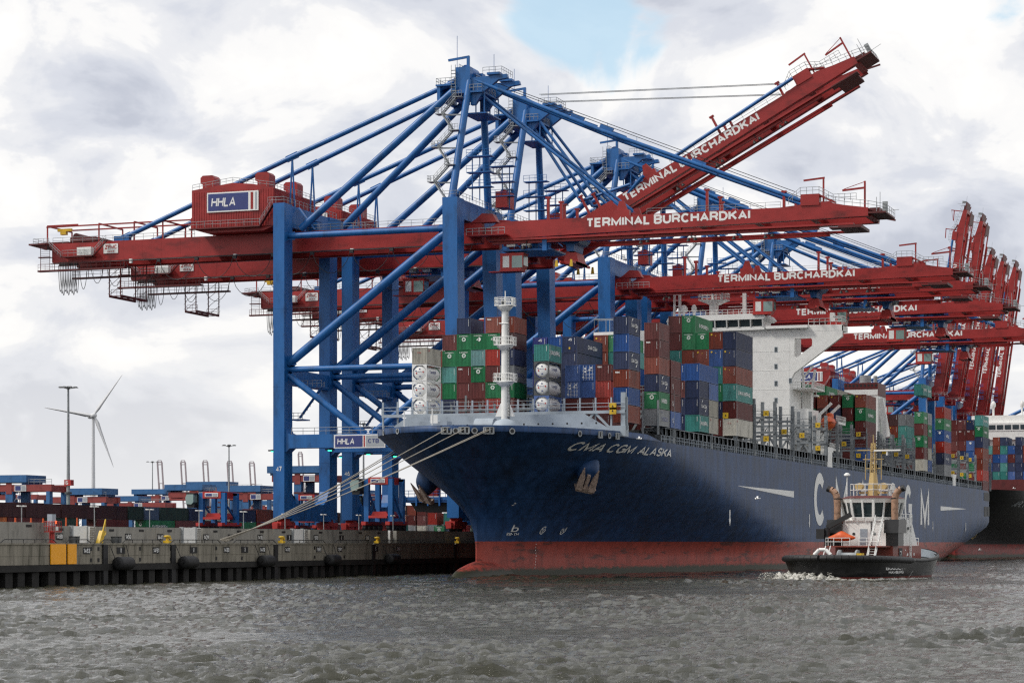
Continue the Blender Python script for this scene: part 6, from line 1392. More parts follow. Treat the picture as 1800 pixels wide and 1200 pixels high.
def tank(x, y, z, L_, H, frame_col, label, group):
    e = empty('tank_container', (x, y, z), label, 'tank container', group)
    if frame_col not in _tm:
        b = MB(); W_ = CWID; t = 0.15; H_ = H - 0.06
        for xx in (0, W_ - t):
            for yy in (0, L_ - t): b.box((xx, yy, 0), (xx + t, yy + t, H_))
            for zz in (0, H_ - t): b.box((xx, t, zz), (xx + t, L_ - t, zz + t))
        for yy in (0, L_ - t):
            for zz in (0, H_ - t): b.box((t, yy, zz), (W_ - t, yy + t, zz + t))
            for xx, d in ((t, 1), (W_ - t, -1)):
                for zz, e_ in ((t, 1), (H_ - t, -1)): b.add([(xx, yy, zz), (xx + 0.55 * d, yy, zz), (xx, yy, zz + 0.55 * e_), (xx, yy + t, zz), (xx + 0.55 * d, yy + t, zz), (xx, yy + t, zz + 0.55 * e_)], [(0, 1, 2), (3, 5, 4), (1, 4, 5, 2)])
        fm_ = b.mesh('frame', [{'w': 'white', 'k': 'darkgrey', 'b': 'c_b'}[frame_col]])
        b = MB(); r = 1.12; cx, cz = W_ / 2, H_ / 2; b.lathe((cx, 0, cz), [(0.15, 0.05), (r * 0.75, 0.10), (r * 0.95, 0.25), (r, 0.5), (r, L_ - 0.5), (r * 0.95, L_ - 0.25), (r * 0.7, L_ - 0.1)], 22, 'y')
        tk = b.mesh('tank', ['white'])
        b = MB(); b.text('ISO', (cx - 0.35, 0.035, cz + 0.05), (1, 0, 0), (0, 0, 1), 0.7, 0.16, 0.0)
        for dx, dz in ((-0.6, 0.25), (0.05, 0.55), (0.1, -0.6)): b.box((cx + dx - 0.12, 0.03, cz + dz - 0.08), (cx + dx + 0.12, 0.04, cz + dz + 0.08))
        b.m = 1
        for dx, dz in ((0.62, 0.1), (-0.5, -0.1)): b.add([(cx + dx, 0.03, cz + dz - 0.16), (cx + dx + 0.16, 0.03, cz + dz), (cx + dx, 0.03, cz + dz + 0.16), (cx + dx - 0.16, 0.03, cz + dz)], [(0, 1, 2, 3)])
        b.m = 0; b.text('TANKER', (W_ / 2 + 1.13, 1.6, cz - 0.1), (0, 1, 0), (0, 0, 1), 2.6, 0.5, 0.02)
        _tm[frame_col] = (fm_, tk, b.mesh('tank_lettering', ['navy_sign', 'signalred']))
    for nm, me in zip(('frame', 'tank', 'tank_lettering'), _tm[frame_col]): place(nm, me, e)
def S(s): return s.split()
G1 = 'containers stacked on the blue ship'
H6 = 2.62
# bow row, in front of everything
stack(-135.6, 332.4, 22.4, 6.06, 2.61, S('*w *w *w *w wz'), 'in the white tank stack at the port bow', G1)
stack(-116.2, 334.4, 22.4, 6.06, 2.63, S('*b *b *k *k th'), 'in the tank stack right of the foremast', G1)
stack(-113.5, 341.5, 22.4, 6.06, 2.6, S('r r bD b'), 'in the first blue stack right of the tanks', G1)
stack(-111.0, 341.5, 22.4, 6.06, 2.6, S('r r b bD'), 'in the second blue stack right of the tanks', G1)
stack(-108.5, 341.5, 22.4, 6.06, 2.6, S('r R R rx'), 'in stack left of the bow corner stack', G1)
stack(-103.0, 333.0, 23.2, 6.06, 2.68, S('o b ox nc b nc'), 'in the starboard bow corner stack', G1)
for i, (codes) in enumerate(('r b r G o', 'b n g t ge r', 'r r r rx ge ge n', 'b r r ge l gE', 'r R ge r R gE ox', 'g r g kq n m o')):
    stack(-140.0 + 2.5 * i, 350.2, 23.2, 6.06, 2.635, S(codes), 'in port-side green logo block, stack %s' % ['one', 'two', 'three', 'four', 'five', 'six'][i], G1)
stack(-122.7, 352.5, 22.6, 13.7, 2.62, S('n n s pf n pf'), 'in purple-topped stack behind the tanks', G1)
stack(-120.1, 352.5, 22.6, 13.7, 2.62, S('n n n n n b'), 'in stack between two numbered ones', G1)
stack(-117.6, 352.5, 22.6, 13.7, 2.62, S('n n n n n nf'), 'in last stack of the numbered row', G1)
stack(-120.0, 368.5, 23.0, 12.19, 2.8, S('r r r o oy'), 'in stack just left of the platform', G1)
stack(-117.4, 368.5, 23.0, 12.19, 2.8, S('r r r o oy oy'), 'in stack under the railed platform', G1)
stack(-114.8, 368.5, 23.0, 12.19, 2.8, S('r r r r th ge'), 'in stack under the platform end', G1)
stack(-112.3, 368.5, 23.0, 12.19, 2.8, S('r r r b t'), 'in stack behind the bow corner stack', G1)
pf = empty('stacking_platform', (-117.6, 369, 23 + 16.86), 'pale railed steel platform lying on the rust red containers', 'platform')
b = MB(); b.box((0, 0, 0), (6.6, 2.4, 0.5)); b.build('platform_deck', 'white', pf); b = MB(); b.rail([(0.1, 0.1, 0.5), (4.2, 0.1, 0.5), (4.2, 2.2, 0.5), (0.1, 2.2, 0.5), (0.1, 0.1, 0.5)], 2.2, 2.1, 0.06, False); b.build('platform_railing', 'galv', pf)
stack(-102.5, 347.8, 23.4, 6.06, 2.71, S('kq ge nc o rx r'), 'in second starboard stack from the bow', G1)
stack(-102.5, 354.6, 23.4, 6.06, 2.72, S('bs rs rs rz'), 'in third starboard stack from the bow', G1)
stack(-102.5, 372.0, 23.6, 6.06, 2.84, S('th nc n'), 'in fourth starboard stack from the bow', G1)
stack(-102.5, 378.4, 23.6, 6.06, 2.84, S('wz w b'), 'in fifth starboard stack from the bow', G1)
container(-102.5, 372.0, 23.6 + 3 * 2.84, 12.4, 2.84, 'b', 'long blue container lying across two stacks over the teal one', G1)
stack(-105.0, 372.0, 23.6, 12.19, 2.84, S('n n r b'), 'in inner stack beside the long blue one', G1)
for i, codes in ((11, 'r r n b t r r'), (12, 'r g r t o ge ge'), (13, 'r b r g oy ge'), (14, 'r n g t by oy'), (15, 'wz r th oy ny n')):
    stack(-140.0 + 2.5 * i, 397.0, 24.0, 12.19, 3.08, S(codes), 'in block before the deckhouse, stack %s from the river' % ['one', 'two', 'three', 'four', 'five'][15 - i], G1)
# block between deckhouse and funnel
for i, codes in ((5, 'r r g m r r'), (6, 'o n r r o wz'), (7, 'r g r g m ge'), (8, 'n r g gG m ge'), (9, 'r b g ge r'), (10, 'n r r m oy'), (11, 'n r r ns ry'), (12, 'r n g r ge'), (13, 'b r r ge oy'),):
    if codes: stack(-140.0 + 2.9 * i - 0.5, 517.6, 23.6, 12.19, 3.02, S(codes.replace('gG', 'g')), 'in block before the funnel, %s stack from port' % ORD[i - 4], G1)
for j, code in enumerate(('ge', 'wz', 'o')): container(-114.6, 531.0 + j * 12.6, 23.6 + 5 * 3.02, 12.19, 2.96, code, '%s container in top tier left of the funnel, %s one' % (CC[code[0]][0], ['nearest', 'middle', 'farthest'][j]), G1)
for j in range(3):
    for k in range(5): container(-114.6, 531.0 + j * 12.6, 23.6 + k * 3.02, 12.19, 2.96, random.Random(j * 9 + k).choice(('r', 'o', 'm', 'n', 'g')), 'container in the dim tiers left below the funnel, row %s, tier %s' % (['one', 'two', 'three'][j], ['one', 'two', 'three', 'four', 'five'][k]), G1)
# stern blocks
for i, codes in ((9, 'r r k n m'), (10, 'g b n o r'), (11, 'r n g oy m'), (12, 'r n t t k')):
    stack(-140.0 + 2.5 * i, 612.0, 23.6, 12.19, 3.15, S(codes), 'in dim row right of the funnel, stack %s' % ['one', 'two', 'three', 'four'][i - 9], G1)
stack(-102.5, 593.4, 23.6, 6.06, 3.05, S('w r ge r ge'), 'in first starboard stack behind the funnel', G1)
stack(-102.5, 600.2, 23.6, 6.06, 3.05, S('bs w r ge k'), 'in second starboard stack behind the funnel', G1)
stack(-102.5, 626.3, 23.2, 12.19, 3.12, S('k nc R ba ge R'), 'in third starboard stack behind the funnel', G1)
for i, codes in ((11, 'g r r t t t'), (12, 'r g o r r r'), (13, 'g r n r rx rx'), (14, 'r g b ba rx ny'), (15, 'r R o o n ge th')):
    stack(-140.0 + 2.5 * i, 698.6, 20.5 if i == 15 else 23.4, 12.19, 3.12 if i < 15 else 3.28, S(codes), 'in sternmost block, stack %s from the river' % ['one', 'two', 'three', 'four', 'five'][15 - i], G1)
# two containers hanging under a far crane's spreader
for k, yy in enumerate((596.0, 602.6)): container(-103.0, yy, 43.2, 6.06, 2.9, 'th', 'teal container hanging under a crane spreader over the stern, %s one' % ('nearer', 'farther')[k], 'teal containers being lifted')
# deck cargo of the second ship
G2 = 'containers on the black ship'
rnd = random.Random(11)
for i in range(14):
    x = SX - 4 + i * 2.55
    if x > SX + 20: break
    h = (6, 6, 6, 5, 4, 5, 5, 4, 5, 4)[i % 10]
    cols_ = [rnd.choice(('n', 'n', 'r', 'o', 'b', 't', 'r')) for _ in range(h)]
    stack(x, 800.0, 26.6, 12.19, 2.95, cols_, 'on the black ship, %s stack from left' % ORD[i + 1], G2)

# ------------------------------------------------------------------ containers in the yard
G3 = 'containers stacked in the yard'
def yrow(xw, y0, z, H, codes, name, L_=12.19):
    y = y0; n = 0
    for c in codes:
        if c == '_': y += 6.5; continue
        n += 1; l = 6.06 if c[0] == '6' else L_; c = c.lstrip('6')
        container(xw, y, z, l, H, c, '%s yard container, %s from left in the %s' % (CC[c[0]][0], ORD[n], name), G3); y += l + 0.45
yrow(-227.4, 340.0, QZ + 2.64, 2.6, S('m m m m m 6d 6s d 6n w n o o 6w n m m r'), 'upper row of the long yard line')
yrow(-227.4, 334.0, QZ, 2.58, S('O O r d _ r _ ge r r g R R du r o r t'), 'lower row of the long yard line')
yrow(-232.5, 343.0, QZ + 2.64, 2.6, S('r oD r gD wD r b r n'), 'upper row behind the yard line')
for i, (px, c, lab) in enumerate(((752, 'R', 'bright red yard container beside the teal one, under the hatch platform'), (780, 't', 'teal yard container beside the bright red one, under the hatch platform'))):
    p = at(px, 920, Z=QZ); p = at(px, 925, Y=540); container(p.x, 540, QZ + 2.64, 12.19, 2.9, c, lab, G3); container(p.x, 540, QZ, 12.19, 2.6, ('k', 'r')[i], ('grey yard container below the bright red one', 'dark red yard container below the teal one')[i], G3)
p = at(788, 930, Y=470); container(p.x - 3.4, 470, QZ - 0.5, 6.06, 2.2, 'ge', 'low green yard container behind the flood wall near the bow', G3)

# stacks seen below the hatch platform, between the crane legs and the bow
for i, (px, codes) in enumerate(((700, 'r o m'), (716, 'k r o'), (733, 'w r r'), (798, 'g r o'), (815, 'd n r'))):
    p = at(px, 925, Y=575); stack(p.x, 575.0, QZ, 12.19, 2.72, S(codes), 'in yard row behind the bow, stack %s' % ['one', 'two', 'three', 'four', 'five'][i], G3)
# ------------------------------------------------------------------ yard gantries (blue and red), straddle carriers, far cranes
def yard_gantry(lab, px0, px1, ytop, Y, span_px, house_w, flip=False):
    """rail-mounted stacking crane seen from the river: blue trolley house on a red girder on blue legs"""
    a = at(px0, ytop, Y=Y); c = at(px1, ytop, Y=Y); g = empty('yard_gantry', (a.x, Y, QZ), lab, 'yard crane', 'blue and red stacking cranes in the yard')
    W_ = c.x - a.x; z = a.z - QZ; h = z - 2.05
    k = (a - cam.location).length / FPX
    b = MB(); 
    for v in (-3, 3): b.box((0, v - 0.6, h - 1.45), (W_, v + 0.6, h))
    for x in (0.2, W_ - 1.2): b.box((x, -2.4, h - 1.6), (x + 1.0, 2.4, h - 0.3))
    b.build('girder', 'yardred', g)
    leg = MB(); x = W_ * 0.36
    for lx, w in ((x, 1.6), (W_ - 1.2, 0.7)):
        for v in (-3, 3):
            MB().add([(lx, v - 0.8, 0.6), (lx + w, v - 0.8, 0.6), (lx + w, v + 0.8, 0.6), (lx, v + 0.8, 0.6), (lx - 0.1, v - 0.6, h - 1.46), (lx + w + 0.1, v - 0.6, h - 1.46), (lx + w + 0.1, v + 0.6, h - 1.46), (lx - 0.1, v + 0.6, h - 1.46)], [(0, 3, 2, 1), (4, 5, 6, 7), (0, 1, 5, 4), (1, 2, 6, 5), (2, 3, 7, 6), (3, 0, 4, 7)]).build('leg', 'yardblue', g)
        b = MB(); b.box((lx + 0.1, -4.5, 0), (lx + w - 0.1, 4.5, 0.6)); b.build('bogie', 'signalred', g)
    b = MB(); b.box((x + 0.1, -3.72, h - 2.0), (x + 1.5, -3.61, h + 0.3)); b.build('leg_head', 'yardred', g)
    hx0 = -1.0 if not flip else W_ * 0.25
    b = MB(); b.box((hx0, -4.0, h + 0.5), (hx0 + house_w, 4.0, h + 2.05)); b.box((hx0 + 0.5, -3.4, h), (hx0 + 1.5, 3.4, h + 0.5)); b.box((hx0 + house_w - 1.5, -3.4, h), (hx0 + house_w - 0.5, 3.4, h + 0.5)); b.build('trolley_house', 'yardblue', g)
    b = MB(); b.box((x + 2.2, -3.68, h - 1.4), (x + 5.0, -3.61, h - 0.1)); b.m = 1; b.box((x + 2.35, -3.7, h - 1.25), (x + 3.7, -3.68, h - 0.25)); b.m = 2; b.box((x + 3.85, -3.7, h - 1.25), (x + 4.85, -3.68, h - 0.25)); b.build('sign', ['lettering', 'navy_sign', 'grey_sign'], g)
    b = MB(); b.rail([(house_w - 0.8, -3.5, h), (W_, -3.5, h)], 1.1, 1.6, 0.05); 
    for i in range(6): b.tube((x + 1.8, -3.4, 0.6 + i * (h - 3) / 6), (x + 3.0, -3.4, 0.6 + (i + 1) * (h - 3) / 6), 0.08, 4)
    b.build('railing', 'galv', g)
    b = MB(); b.box((W_ * 0.5 - 1.2, -6, h - 4.2), (W_ * 0.5 + 1.2, 6, h - 3.8)); b.tube((W_ * 0.5, -2, h - 3.8), (W_ * 0.5, -2, h), 0.06, 4); b.tube((W_ * 0.5, 2, h - 3.8), (W_ * 0.5, 2, h), 0.06, 4); b.build('spreader', 'darkred', g)
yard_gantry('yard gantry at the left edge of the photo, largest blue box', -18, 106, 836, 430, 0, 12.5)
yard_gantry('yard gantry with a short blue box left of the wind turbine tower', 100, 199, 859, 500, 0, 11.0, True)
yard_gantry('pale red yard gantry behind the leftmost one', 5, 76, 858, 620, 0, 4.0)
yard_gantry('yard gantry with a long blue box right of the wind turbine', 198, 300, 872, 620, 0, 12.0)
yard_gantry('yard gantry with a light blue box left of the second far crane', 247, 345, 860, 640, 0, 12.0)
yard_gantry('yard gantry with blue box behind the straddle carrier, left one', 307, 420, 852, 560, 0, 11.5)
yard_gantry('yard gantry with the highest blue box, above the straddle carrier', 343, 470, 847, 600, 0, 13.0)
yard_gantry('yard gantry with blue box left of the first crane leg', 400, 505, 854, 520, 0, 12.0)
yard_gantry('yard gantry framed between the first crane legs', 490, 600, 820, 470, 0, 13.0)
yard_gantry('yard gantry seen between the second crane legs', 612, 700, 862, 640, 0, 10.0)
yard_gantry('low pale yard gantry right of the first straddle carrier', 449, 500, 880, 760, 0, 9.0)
def straddle(lab, px, ytop, Y, rz=0.0):
    p = at(px, ytop, Y=Y); s = empty('straddle_carrier', (p.x, Y, QZ), lab, 'straddle carrier', 'blue straddle carriers with red tops', rz); h = p.z - QZ
    for x in (-2.2, 2.2):
        for v in (-2.4, 2.4): MB().box((x - 0.42, v - 0.4, 1.3), (x + 0.42, v + 0.4, h - 0.3)).build('leg', 'blue', s)
        b = MB(); b.box((x - 0.4, -4, 1.0), (x + 0.4, 4, 1.6)); b.build('side_frame', 'signalred', s)
        for v in (-3.2, -1.1, 1.1, 3.2):
            w = MB(); w.tube((x - 0.28, v, 0.62), (x + 0.28, v, 0.62), 0.62, 12); w.build('wheel', 'black', s)
        b = MB(); b.beam((x, -2.2, h - 2), (x, 2.2, 2.2), 0.25, 0.3); b.build('diagonal', 'blue', s)
    b = MB(); b.box((-1.8, -2.9, h - 1.3), (1.8, 2.9, h - 0.1)); b.box((-2.6, -2.5, h - 0.8), (2.6, -2.0, h - 0.35)); b.box((-2.6, 2.0, h - 0.8), (2.6, 2.5, h - 0.35)); b.build('top_frame', 'signalred', s)
    b = MB(); b.box((-1.3, -3.0, h - 1.05), (1.3, -2.91, h - 0.35)); b.m = 1; b.box((-1.15, -3.04, h - 0.92), (0.1, -3.0, h - 0.48)); b.m = 2; b.box((0.25, -3.04, h - 0.92), (1.15, -3.0, h - 0.48)); b.build('sign', ['lettering', 'navy_sign', 'grey_sign'], s)
    b = MB(); b.prism([(-4.4, h - 2.3), (-3.4, h - 2.4), (-3.0, h - 2.0), (-3.0, h - 0.6), (-4.3, h - 0.6), (-4.6, h - 1.2)], 'y', -4.2, -2.7); b.build('cab_window', 'paleglass', s)
    b = MB(); b.prism([(-4.2, h - 3.0), (-3.0, h - 3.0), (-2.8, h - 2.4), (-4.5, h - 2.3)], 'y', -4.0, -2.5); b.box((-4.5, -4.1, h - 0.6), (-2.8, -2.5, h - 0.35)); b.box((-3.6, -2.7, h - 2.9), (-2.6, -1.6, h - 0.6)); b.build('cab', 'black', s)
    b = MB(); b.prism([(-1.2, 3.3), (1.2, 3.3), (1.6, 2.6), (-1.6, 2.6)], 'y', -2.2, 2.2); b.box((-1.7, -3.0, 2.2), (1.7, 3.0, 2.6)); b.build('spreader', 'signalred', s)
    return s
straddle('straddle carrier left of the first crane, pale cab on its left', 385, 863, 372)
straddle('straddle carrier beside the ship bow, tall with a red top', 676, 838, 362)
straddle('straddle carrier half hidden behind the mooring ropes, cab showing', 549, 868, 430)
straddle('straddle carrier behind the second crane, its cab beside the taller one', 668, 868, 440)
# cranes with raised booms far across the harbour, haze mixed into their boom colour
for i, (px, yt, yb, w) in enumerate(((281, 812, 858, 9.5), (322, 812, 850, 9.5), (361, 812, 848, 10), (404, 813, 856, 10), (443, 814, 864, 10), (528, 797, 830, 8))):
    Y = 1500.0; t = at(px - w * 0.45, yt, Y=Y); g_ = at(px + 6, yb, Y=Y); e = empty('far_harbour_crane', (g_.x, Y, QZ), 'hazy far crane with raised boom, %s from the left' % ORD[i + 1], 'far crane', 'faded cranes with raised booms far behind the yard')
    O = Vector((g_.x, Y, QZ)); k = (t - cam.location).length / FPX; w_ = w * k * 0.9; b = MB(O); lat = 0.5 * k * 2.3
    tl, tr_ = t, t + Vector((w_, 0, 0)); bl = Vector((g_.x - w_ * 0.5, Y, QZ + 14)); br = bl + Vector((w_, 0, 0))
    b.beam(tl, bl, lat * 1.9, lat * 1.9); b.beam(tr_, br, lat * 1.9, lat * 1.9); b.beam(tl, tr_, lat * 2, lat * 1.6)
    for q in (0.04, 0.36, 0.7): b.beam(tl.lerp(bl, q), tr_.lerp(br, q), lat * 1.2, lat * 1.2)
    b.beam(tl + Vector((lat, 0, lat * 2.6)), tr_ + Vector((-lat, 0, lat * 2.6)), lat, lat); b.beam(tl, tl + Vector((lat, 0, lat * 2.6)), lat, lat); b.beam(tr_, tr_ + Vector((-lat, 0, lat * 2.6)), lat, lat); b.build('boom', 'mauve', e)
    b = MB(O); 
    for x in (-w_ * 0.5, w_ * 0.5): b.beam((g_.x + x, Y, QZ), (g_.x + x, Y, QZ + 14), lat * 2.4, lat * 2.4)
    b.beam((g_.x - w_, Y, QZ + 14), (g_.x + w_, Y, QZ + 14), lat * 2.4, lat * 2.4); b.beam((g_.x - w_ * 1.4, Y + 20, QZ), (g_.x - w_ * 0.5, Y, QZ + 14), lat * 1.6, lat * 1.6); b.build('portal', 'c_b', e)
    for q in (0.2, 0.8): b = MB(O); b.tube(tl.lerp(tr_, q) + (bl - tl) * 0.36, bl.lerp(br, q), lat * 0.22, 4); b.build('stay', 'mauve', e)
# blue crane with back stays beyond the second ship, at the right edge
bc = empty('gantry_crane_backreach', at(1850, 900, Y=1130), 'blue crane stays rising out of the frame behind the black ship', 'gantry crane'); O = bc.location
for (x0, y0, x1, y1, r) in ((1740, 748, 1860, 690, 0.8), (1752, 762, 1880, 708, 0.8), (1800, 744, 1870, 700, 0.8)):
    b = MB(O); b.tube(at(x0, y0, Y=1120), at(x1, y1, Y=1120), r, 10); b.build('back_stay', 'blue', bc)
b = MB(O); b.box(at(1700, 775, Y=1120), at(1870, 768, Y=1126)); b.build('girder', 'red', bc)
for px in (1712, 1850): b = MB(O); p = at(px, 768, Y=1123); b.box((p.x - 1.5, 1118, QZ), (p.x + 1.5, 1128, p.z)); b.build('leg', 'blue', bc)
# ------------------------------------------------------------------ harbour tug under way
TP = at(1526, 1015, Z=0.0); TA = math.radians(62)            # heading turned away from the picture plane
tug = empty('tugboat', (TP.x, TP.y, 0), 'black hulled harbour tug with white wheelhouse and two exhaust pipes', 'tugboat', None, TH + TA); tug.scale = (1.2, 1.2, 1.02)
TL, TB = 16.5, 6.7          # half length, half beam; local +x is the bow
def tug_half(u, z):
    """half breadth along u (-1 stern .. 1 bow)"""
    b = TB * (1 - max(0, -u) ** 5.0) ** 0.5 if u < 0 else TB * (1 - u ** 2.6) ** 0.62
    return b * (0.80 + 0.20 * min(1, max(0, (z + 1.0) / 3.2)))
def tug_top(u): return 2.75 + 0.45 * max(0, -u) + 1.5 * max(0, u) ** 1.8
def tug_shell(levels, b, us=None, off=0.0, sc=1.0):
    us = us or [-1 + 2 * i / 40 for i in range(41)]; us = [math.sin(u * PI / 2) for u in us]
    n = len(us); rows = []
    for lv in levels:
        for s in (1, -1): rows.append([(u * (TL + off) * (0.94 + 0.06 * min(1, (lv(u) + 1) / 3)) , s * (tug_half(u, lv(u)) + off), lv(u)) for u in us])
    for k in range(len(levels) - 1):
        for s in (0, 1):
            r0, r1 = rows[2 * k + s], rows[2 * k + 2 + s]; vs = r0 + r1; fs = [(i, i + 1, n + i + 1, n + i) for i in range(n - 1)]
            b.add(vs, fs if s else [tuple(reversed(f)) for f in fs], True)
    return rows
M['tughull'] = material('tug_black_paint', (0.014, 0.014, 0.015), 0.32, var=0.35, scale=0.8)
M['tugred'] = material('tug_red_boot', (0.16, 0.028, 0.022), 0.5, var=0.3)
M['housered'] = material('tug_house_red', (0.20, 0.035, 0.02), 0.45, var=0.15)
b = MB(); tug_shell([lambda u: -1.5, lambda u: 0.35], b); b.build('boot_topping', 'tugred', tug)
b = MB(); rows = tug_shell([lambda u: 0.35, lambda u: 0.9, lambda u: tug_top(u) - 0.5, lambda u: tug_top(u)], b)
b.build('hull', 'tughull', tug)
b = MB(); us = [math.sin((-1 + 2 * i / 40) * PI / 2) for i in range(41)]
vs = [(u * TL * .99, tug_half(u, 1) * .985, 2.0 + 0.9 * max(0, u) ** 2) for u in us] + [(u * TL * .99, -tug_half(u, 1) * .985, 2.0 + 0.9 * max(0, u) ** 2) for u in us]
b.add(vs, [(i, 41 + i, 41 + i + 1, i + 1) for i in range(40)]); b.build('deck', 'darkgrey', tug)
b = MB()    # fender tube all round, heavy at the stern
for s in (1, -1):
    pts = [Vector((u * (TL + 0.1), s * (tug_half(u, 1.6) + 0.12), tug_top(u) - 0.32)) for u in us]
    for p, q in zip(pts, pts[1:]): b.tube(p, q, 0.46 if p.x < -3 else 0.24, 8, 0.46 if q.x < -3 else 0.24)
    for p in pts[::2]:
        if p.x < -5: b.tube(p - Vector((0, 0, 0.45)), p + Vector((0, 0, 0.47)), 0.10, 6)
b.build('fender', 'black', tug)
b = MB()    # inside of the raised bow bulwark, pale
pt = [(u * TL * 0.985, s * (tug_half(u, 2.5) - 0.16), z) for s in (1, -1) for u in us if u > 0.35 for z in (2.1 + 0.9 * u * u, tug_top(u) - 0.05)]
m_ = len([u for u in us if u > 0.35])
for s in (0, 1): b.add(pt[s * 2 * m_:(s + 1) * 2 * m_], [(2 * i, 2 * i + 2, 2 * i + 3, 2 * i + 1) for i in range(m_ - 1)])
b.build('bulwark_lining', 'shipgrey', tug)
b = MB()
def tug_text(txt, u0, u1, z, h):
    vs, fs, _ = glyphs(txt, 0.01); b.add([(TL * lerp(u0, u1, x), -(tug_half(lerp(u0, u1, x), 1.3) + 0.03 + 0.0), z + h * v) for x, v, k in vs], fs)
tug_text('BUGSIER 7', -0.66, -0.30, 1.28, 0.55); tug_text('HAMBURG', -0.62, -0.35, 0.78, 0.36)
for k in range(6): u = -0.25 + k * 0.02; tug_text('I', u, u + 0.006, 0.1 + k * 0.17, 0.1)
b.build('name_lettering', 'lettering', tug)
TO = (0, 0, -0.9)
# red lower house, white upper house
b = MB(TO); b.box((-1.5, -3.6, 1.2), (9.2, 3.6, 3.6)); b.box((-4.8, -3.4, 3.45), (9.4, 3.7, 3.62)); b.build('lower_house', 'housered', tug)
b = MB(TO); b.box((0.6, -3.65, 1.5), (1.9, -3.61, 3.3)); b.build('black_panel', 'black', tug)
b = MB(TO); b.text('7', (1.0, -3.67, 1.9), (1, 0, 0), (0, 0, 1), 0.5, 1.0, 0.0)
for x in (4.0, 5.2, 6.4): b.disc((x, -3.62, 2.4), (1, 0, 0), (0, 0, 1), 0.22, 10)
for x, z in ((3.0, 2.9), (3.6, 2.2), (3.2, 1.9)): b.box((x, -3.63, z), (x + 0.25, -3.61, z + 0.2))
b.build('house_number', 'lettering', tug)
b = MB(TO); b.prism([(-0.8, 3.62), (8.8, 3.62), (7.2, 6.0), (6.4, 7.0), (-0.8, 6.6)], 'y', -2.2, 2.2); b.prism([(2.2, 3.62), (8.8, 3.62), (6.6, 6.9), (2.2, 6.9)], 'y', -3.3, -2.2); b.prism([(2.2, 3.62), (8.8, 3.62), (6.6, 6.9), (2.2, 6.9)], 'y', 2.2, 3.3)
b.box((-1.4, -2.7, 3.62), (2.2, 2.7, 7.2)); b.box((-1.6, -3.2, 7.15), (4.0, 3.2, 7.3)); hs_ = b.build('upper_house', 'white', tug)
b = MB(TO); b.box((-1.44, -0.4, 3.8), (-1.4, 0.5, 6.0)); b.build('house_door', 'shipgrey', hs_)
b = MB(TO); b.disc((-1.43, 1.3, 5.3), (0, 1, 0), (0, 0, 1), 0.2, 12); b.disc((-1.43, -1.3, 5.3), (0, 1, 0), (0, 0, 1), 0.2, 12); b.box((6.0, -3.36, 5.6), (6.2, -3.31, 6.5)); b.box((4.8, -3.5, 5.9), (5.2, -3.31, 6.3)); b.build('porthole', 'glass', hs_)
# wheelhouse: octagon leaning outwards
def octo(r, z, cx=1.6): return [(cx + r * 1.1 * math.cos(a), r * math.sin(a), z) for a in [PI / 8 + PI / 4 * i for i in range(8)]]
b = MB(TO); lo, up_, tp = octo(3.2, 7.3), octo(3.7, 9.95), octo(3.85, 10.3)
for k in range(8):
    j = (k + 1) % 8; b.add([lo[k], lo[j], Vector(lo[j]).lerp(Vector(up_[j]), 0.12), Vector(lo[k]).lerp(Vector(up_[k]), 0.12)], [(0, 1, 2, 3)])
    b.add([Vector(lo[k]).lerp(Vector(up_[k]), 0.9), Vector(lo[j]).lerp(Vector(up_[j]), 0.9), tp[j], tp[k]], [(0, 1, 2, 3)]); b.beam(lo[k], up_[k], 0.28, 0.28)
    m1, m2 = (Vector(lo[k]) + Vector(lo[j])) / 2, (Vector(up_[k]) + Vector(up_[j])) / 2; b.beam(m1, m2, 0.2, 0.2)
b.add(tp, [tuple(range(8))]); wh = b.build('wheelhouse', 'white', tug)
b = MB(TO); li, ui = octo(3.1, 7.4), octo(3.6, 9.9)
for k in range(8): j = (k + 1) % 8; b.add([li[k], li[j], ui[j], ui[k]], [(0, 1, 2, 3)])
b.build('wheelhouse_window', 'glass', wh)
b = MB(TO); r0, r1 = octo(3.9, 10.3), octo(2.9, 10.66)
b.add(r0 + r1, [(k, (k + 1) % 8, 8 + (k + 1) % 8, 8 + k) for k in range(8)] + [tuple(range(8, 16))]); b.build('roof', 'darkred', wh)
b = MB(TO); r2 = octo(2.6, 10.62); b.rail(r2 + [r2[0]], 1.7, 1.0, 0.05); b.rail(octo(4.0, 6.6) + [octo(4.0, 6.6)[0]], 1.0, 1.0, 0.035); b.tube((-1.0, 2.3, 10.85), (-1.0, 2.3, 13.6), 0.06, 6); b.lathe((-1.0, 2.3, 13.5), [(0.35, 0), (0.38, 0.2), (0.15, 0.42)], 10); b.build('roof_railing', 'white', wh)
# mast
b = MB(TO); b.add(octo(0.75, 10.5, 1.9) + octo(0.42, 14.0, 1.9), [(k, (k + 1) % 8, 8 + (k + 1) % 8, 8 + k) for k in range(8)] + [tuple(range(8, 16))])
for dx, dy in ((-0.3, -0.3), (0.3, -0.3), (0.3, 0.3), (-0.3, 0.3)): b.tube((1.9 + dx, dy, 13.5), (1.9 + dx * 0.6, dy * 0.6, 18.2), 0.07, 5)
for k in range(8): z = 13.9 + k * 0.52; b.tube((1.6, -0.3, z), (2.2, 0.3, z + 0.5), 0.04, 4); b.tube((1.6, 0.3, z), (2.2, -0.3, z + 0.5), 0.04, 4); b.tube((1.65, -0.28, z), (1.65, 0.28, z), 0.045, 4)
for z, w in ((15.9, 1.3), (17.2, 2.0), (14.6, 0.9)): b.beam((1.9, -w, z), (1.9, w, z), 0.12, 0.12)
for v in (-1.0, 1.0): b.tube((1.9, v, 13.0), (1.9, v, 16.6), 0.05, 5)
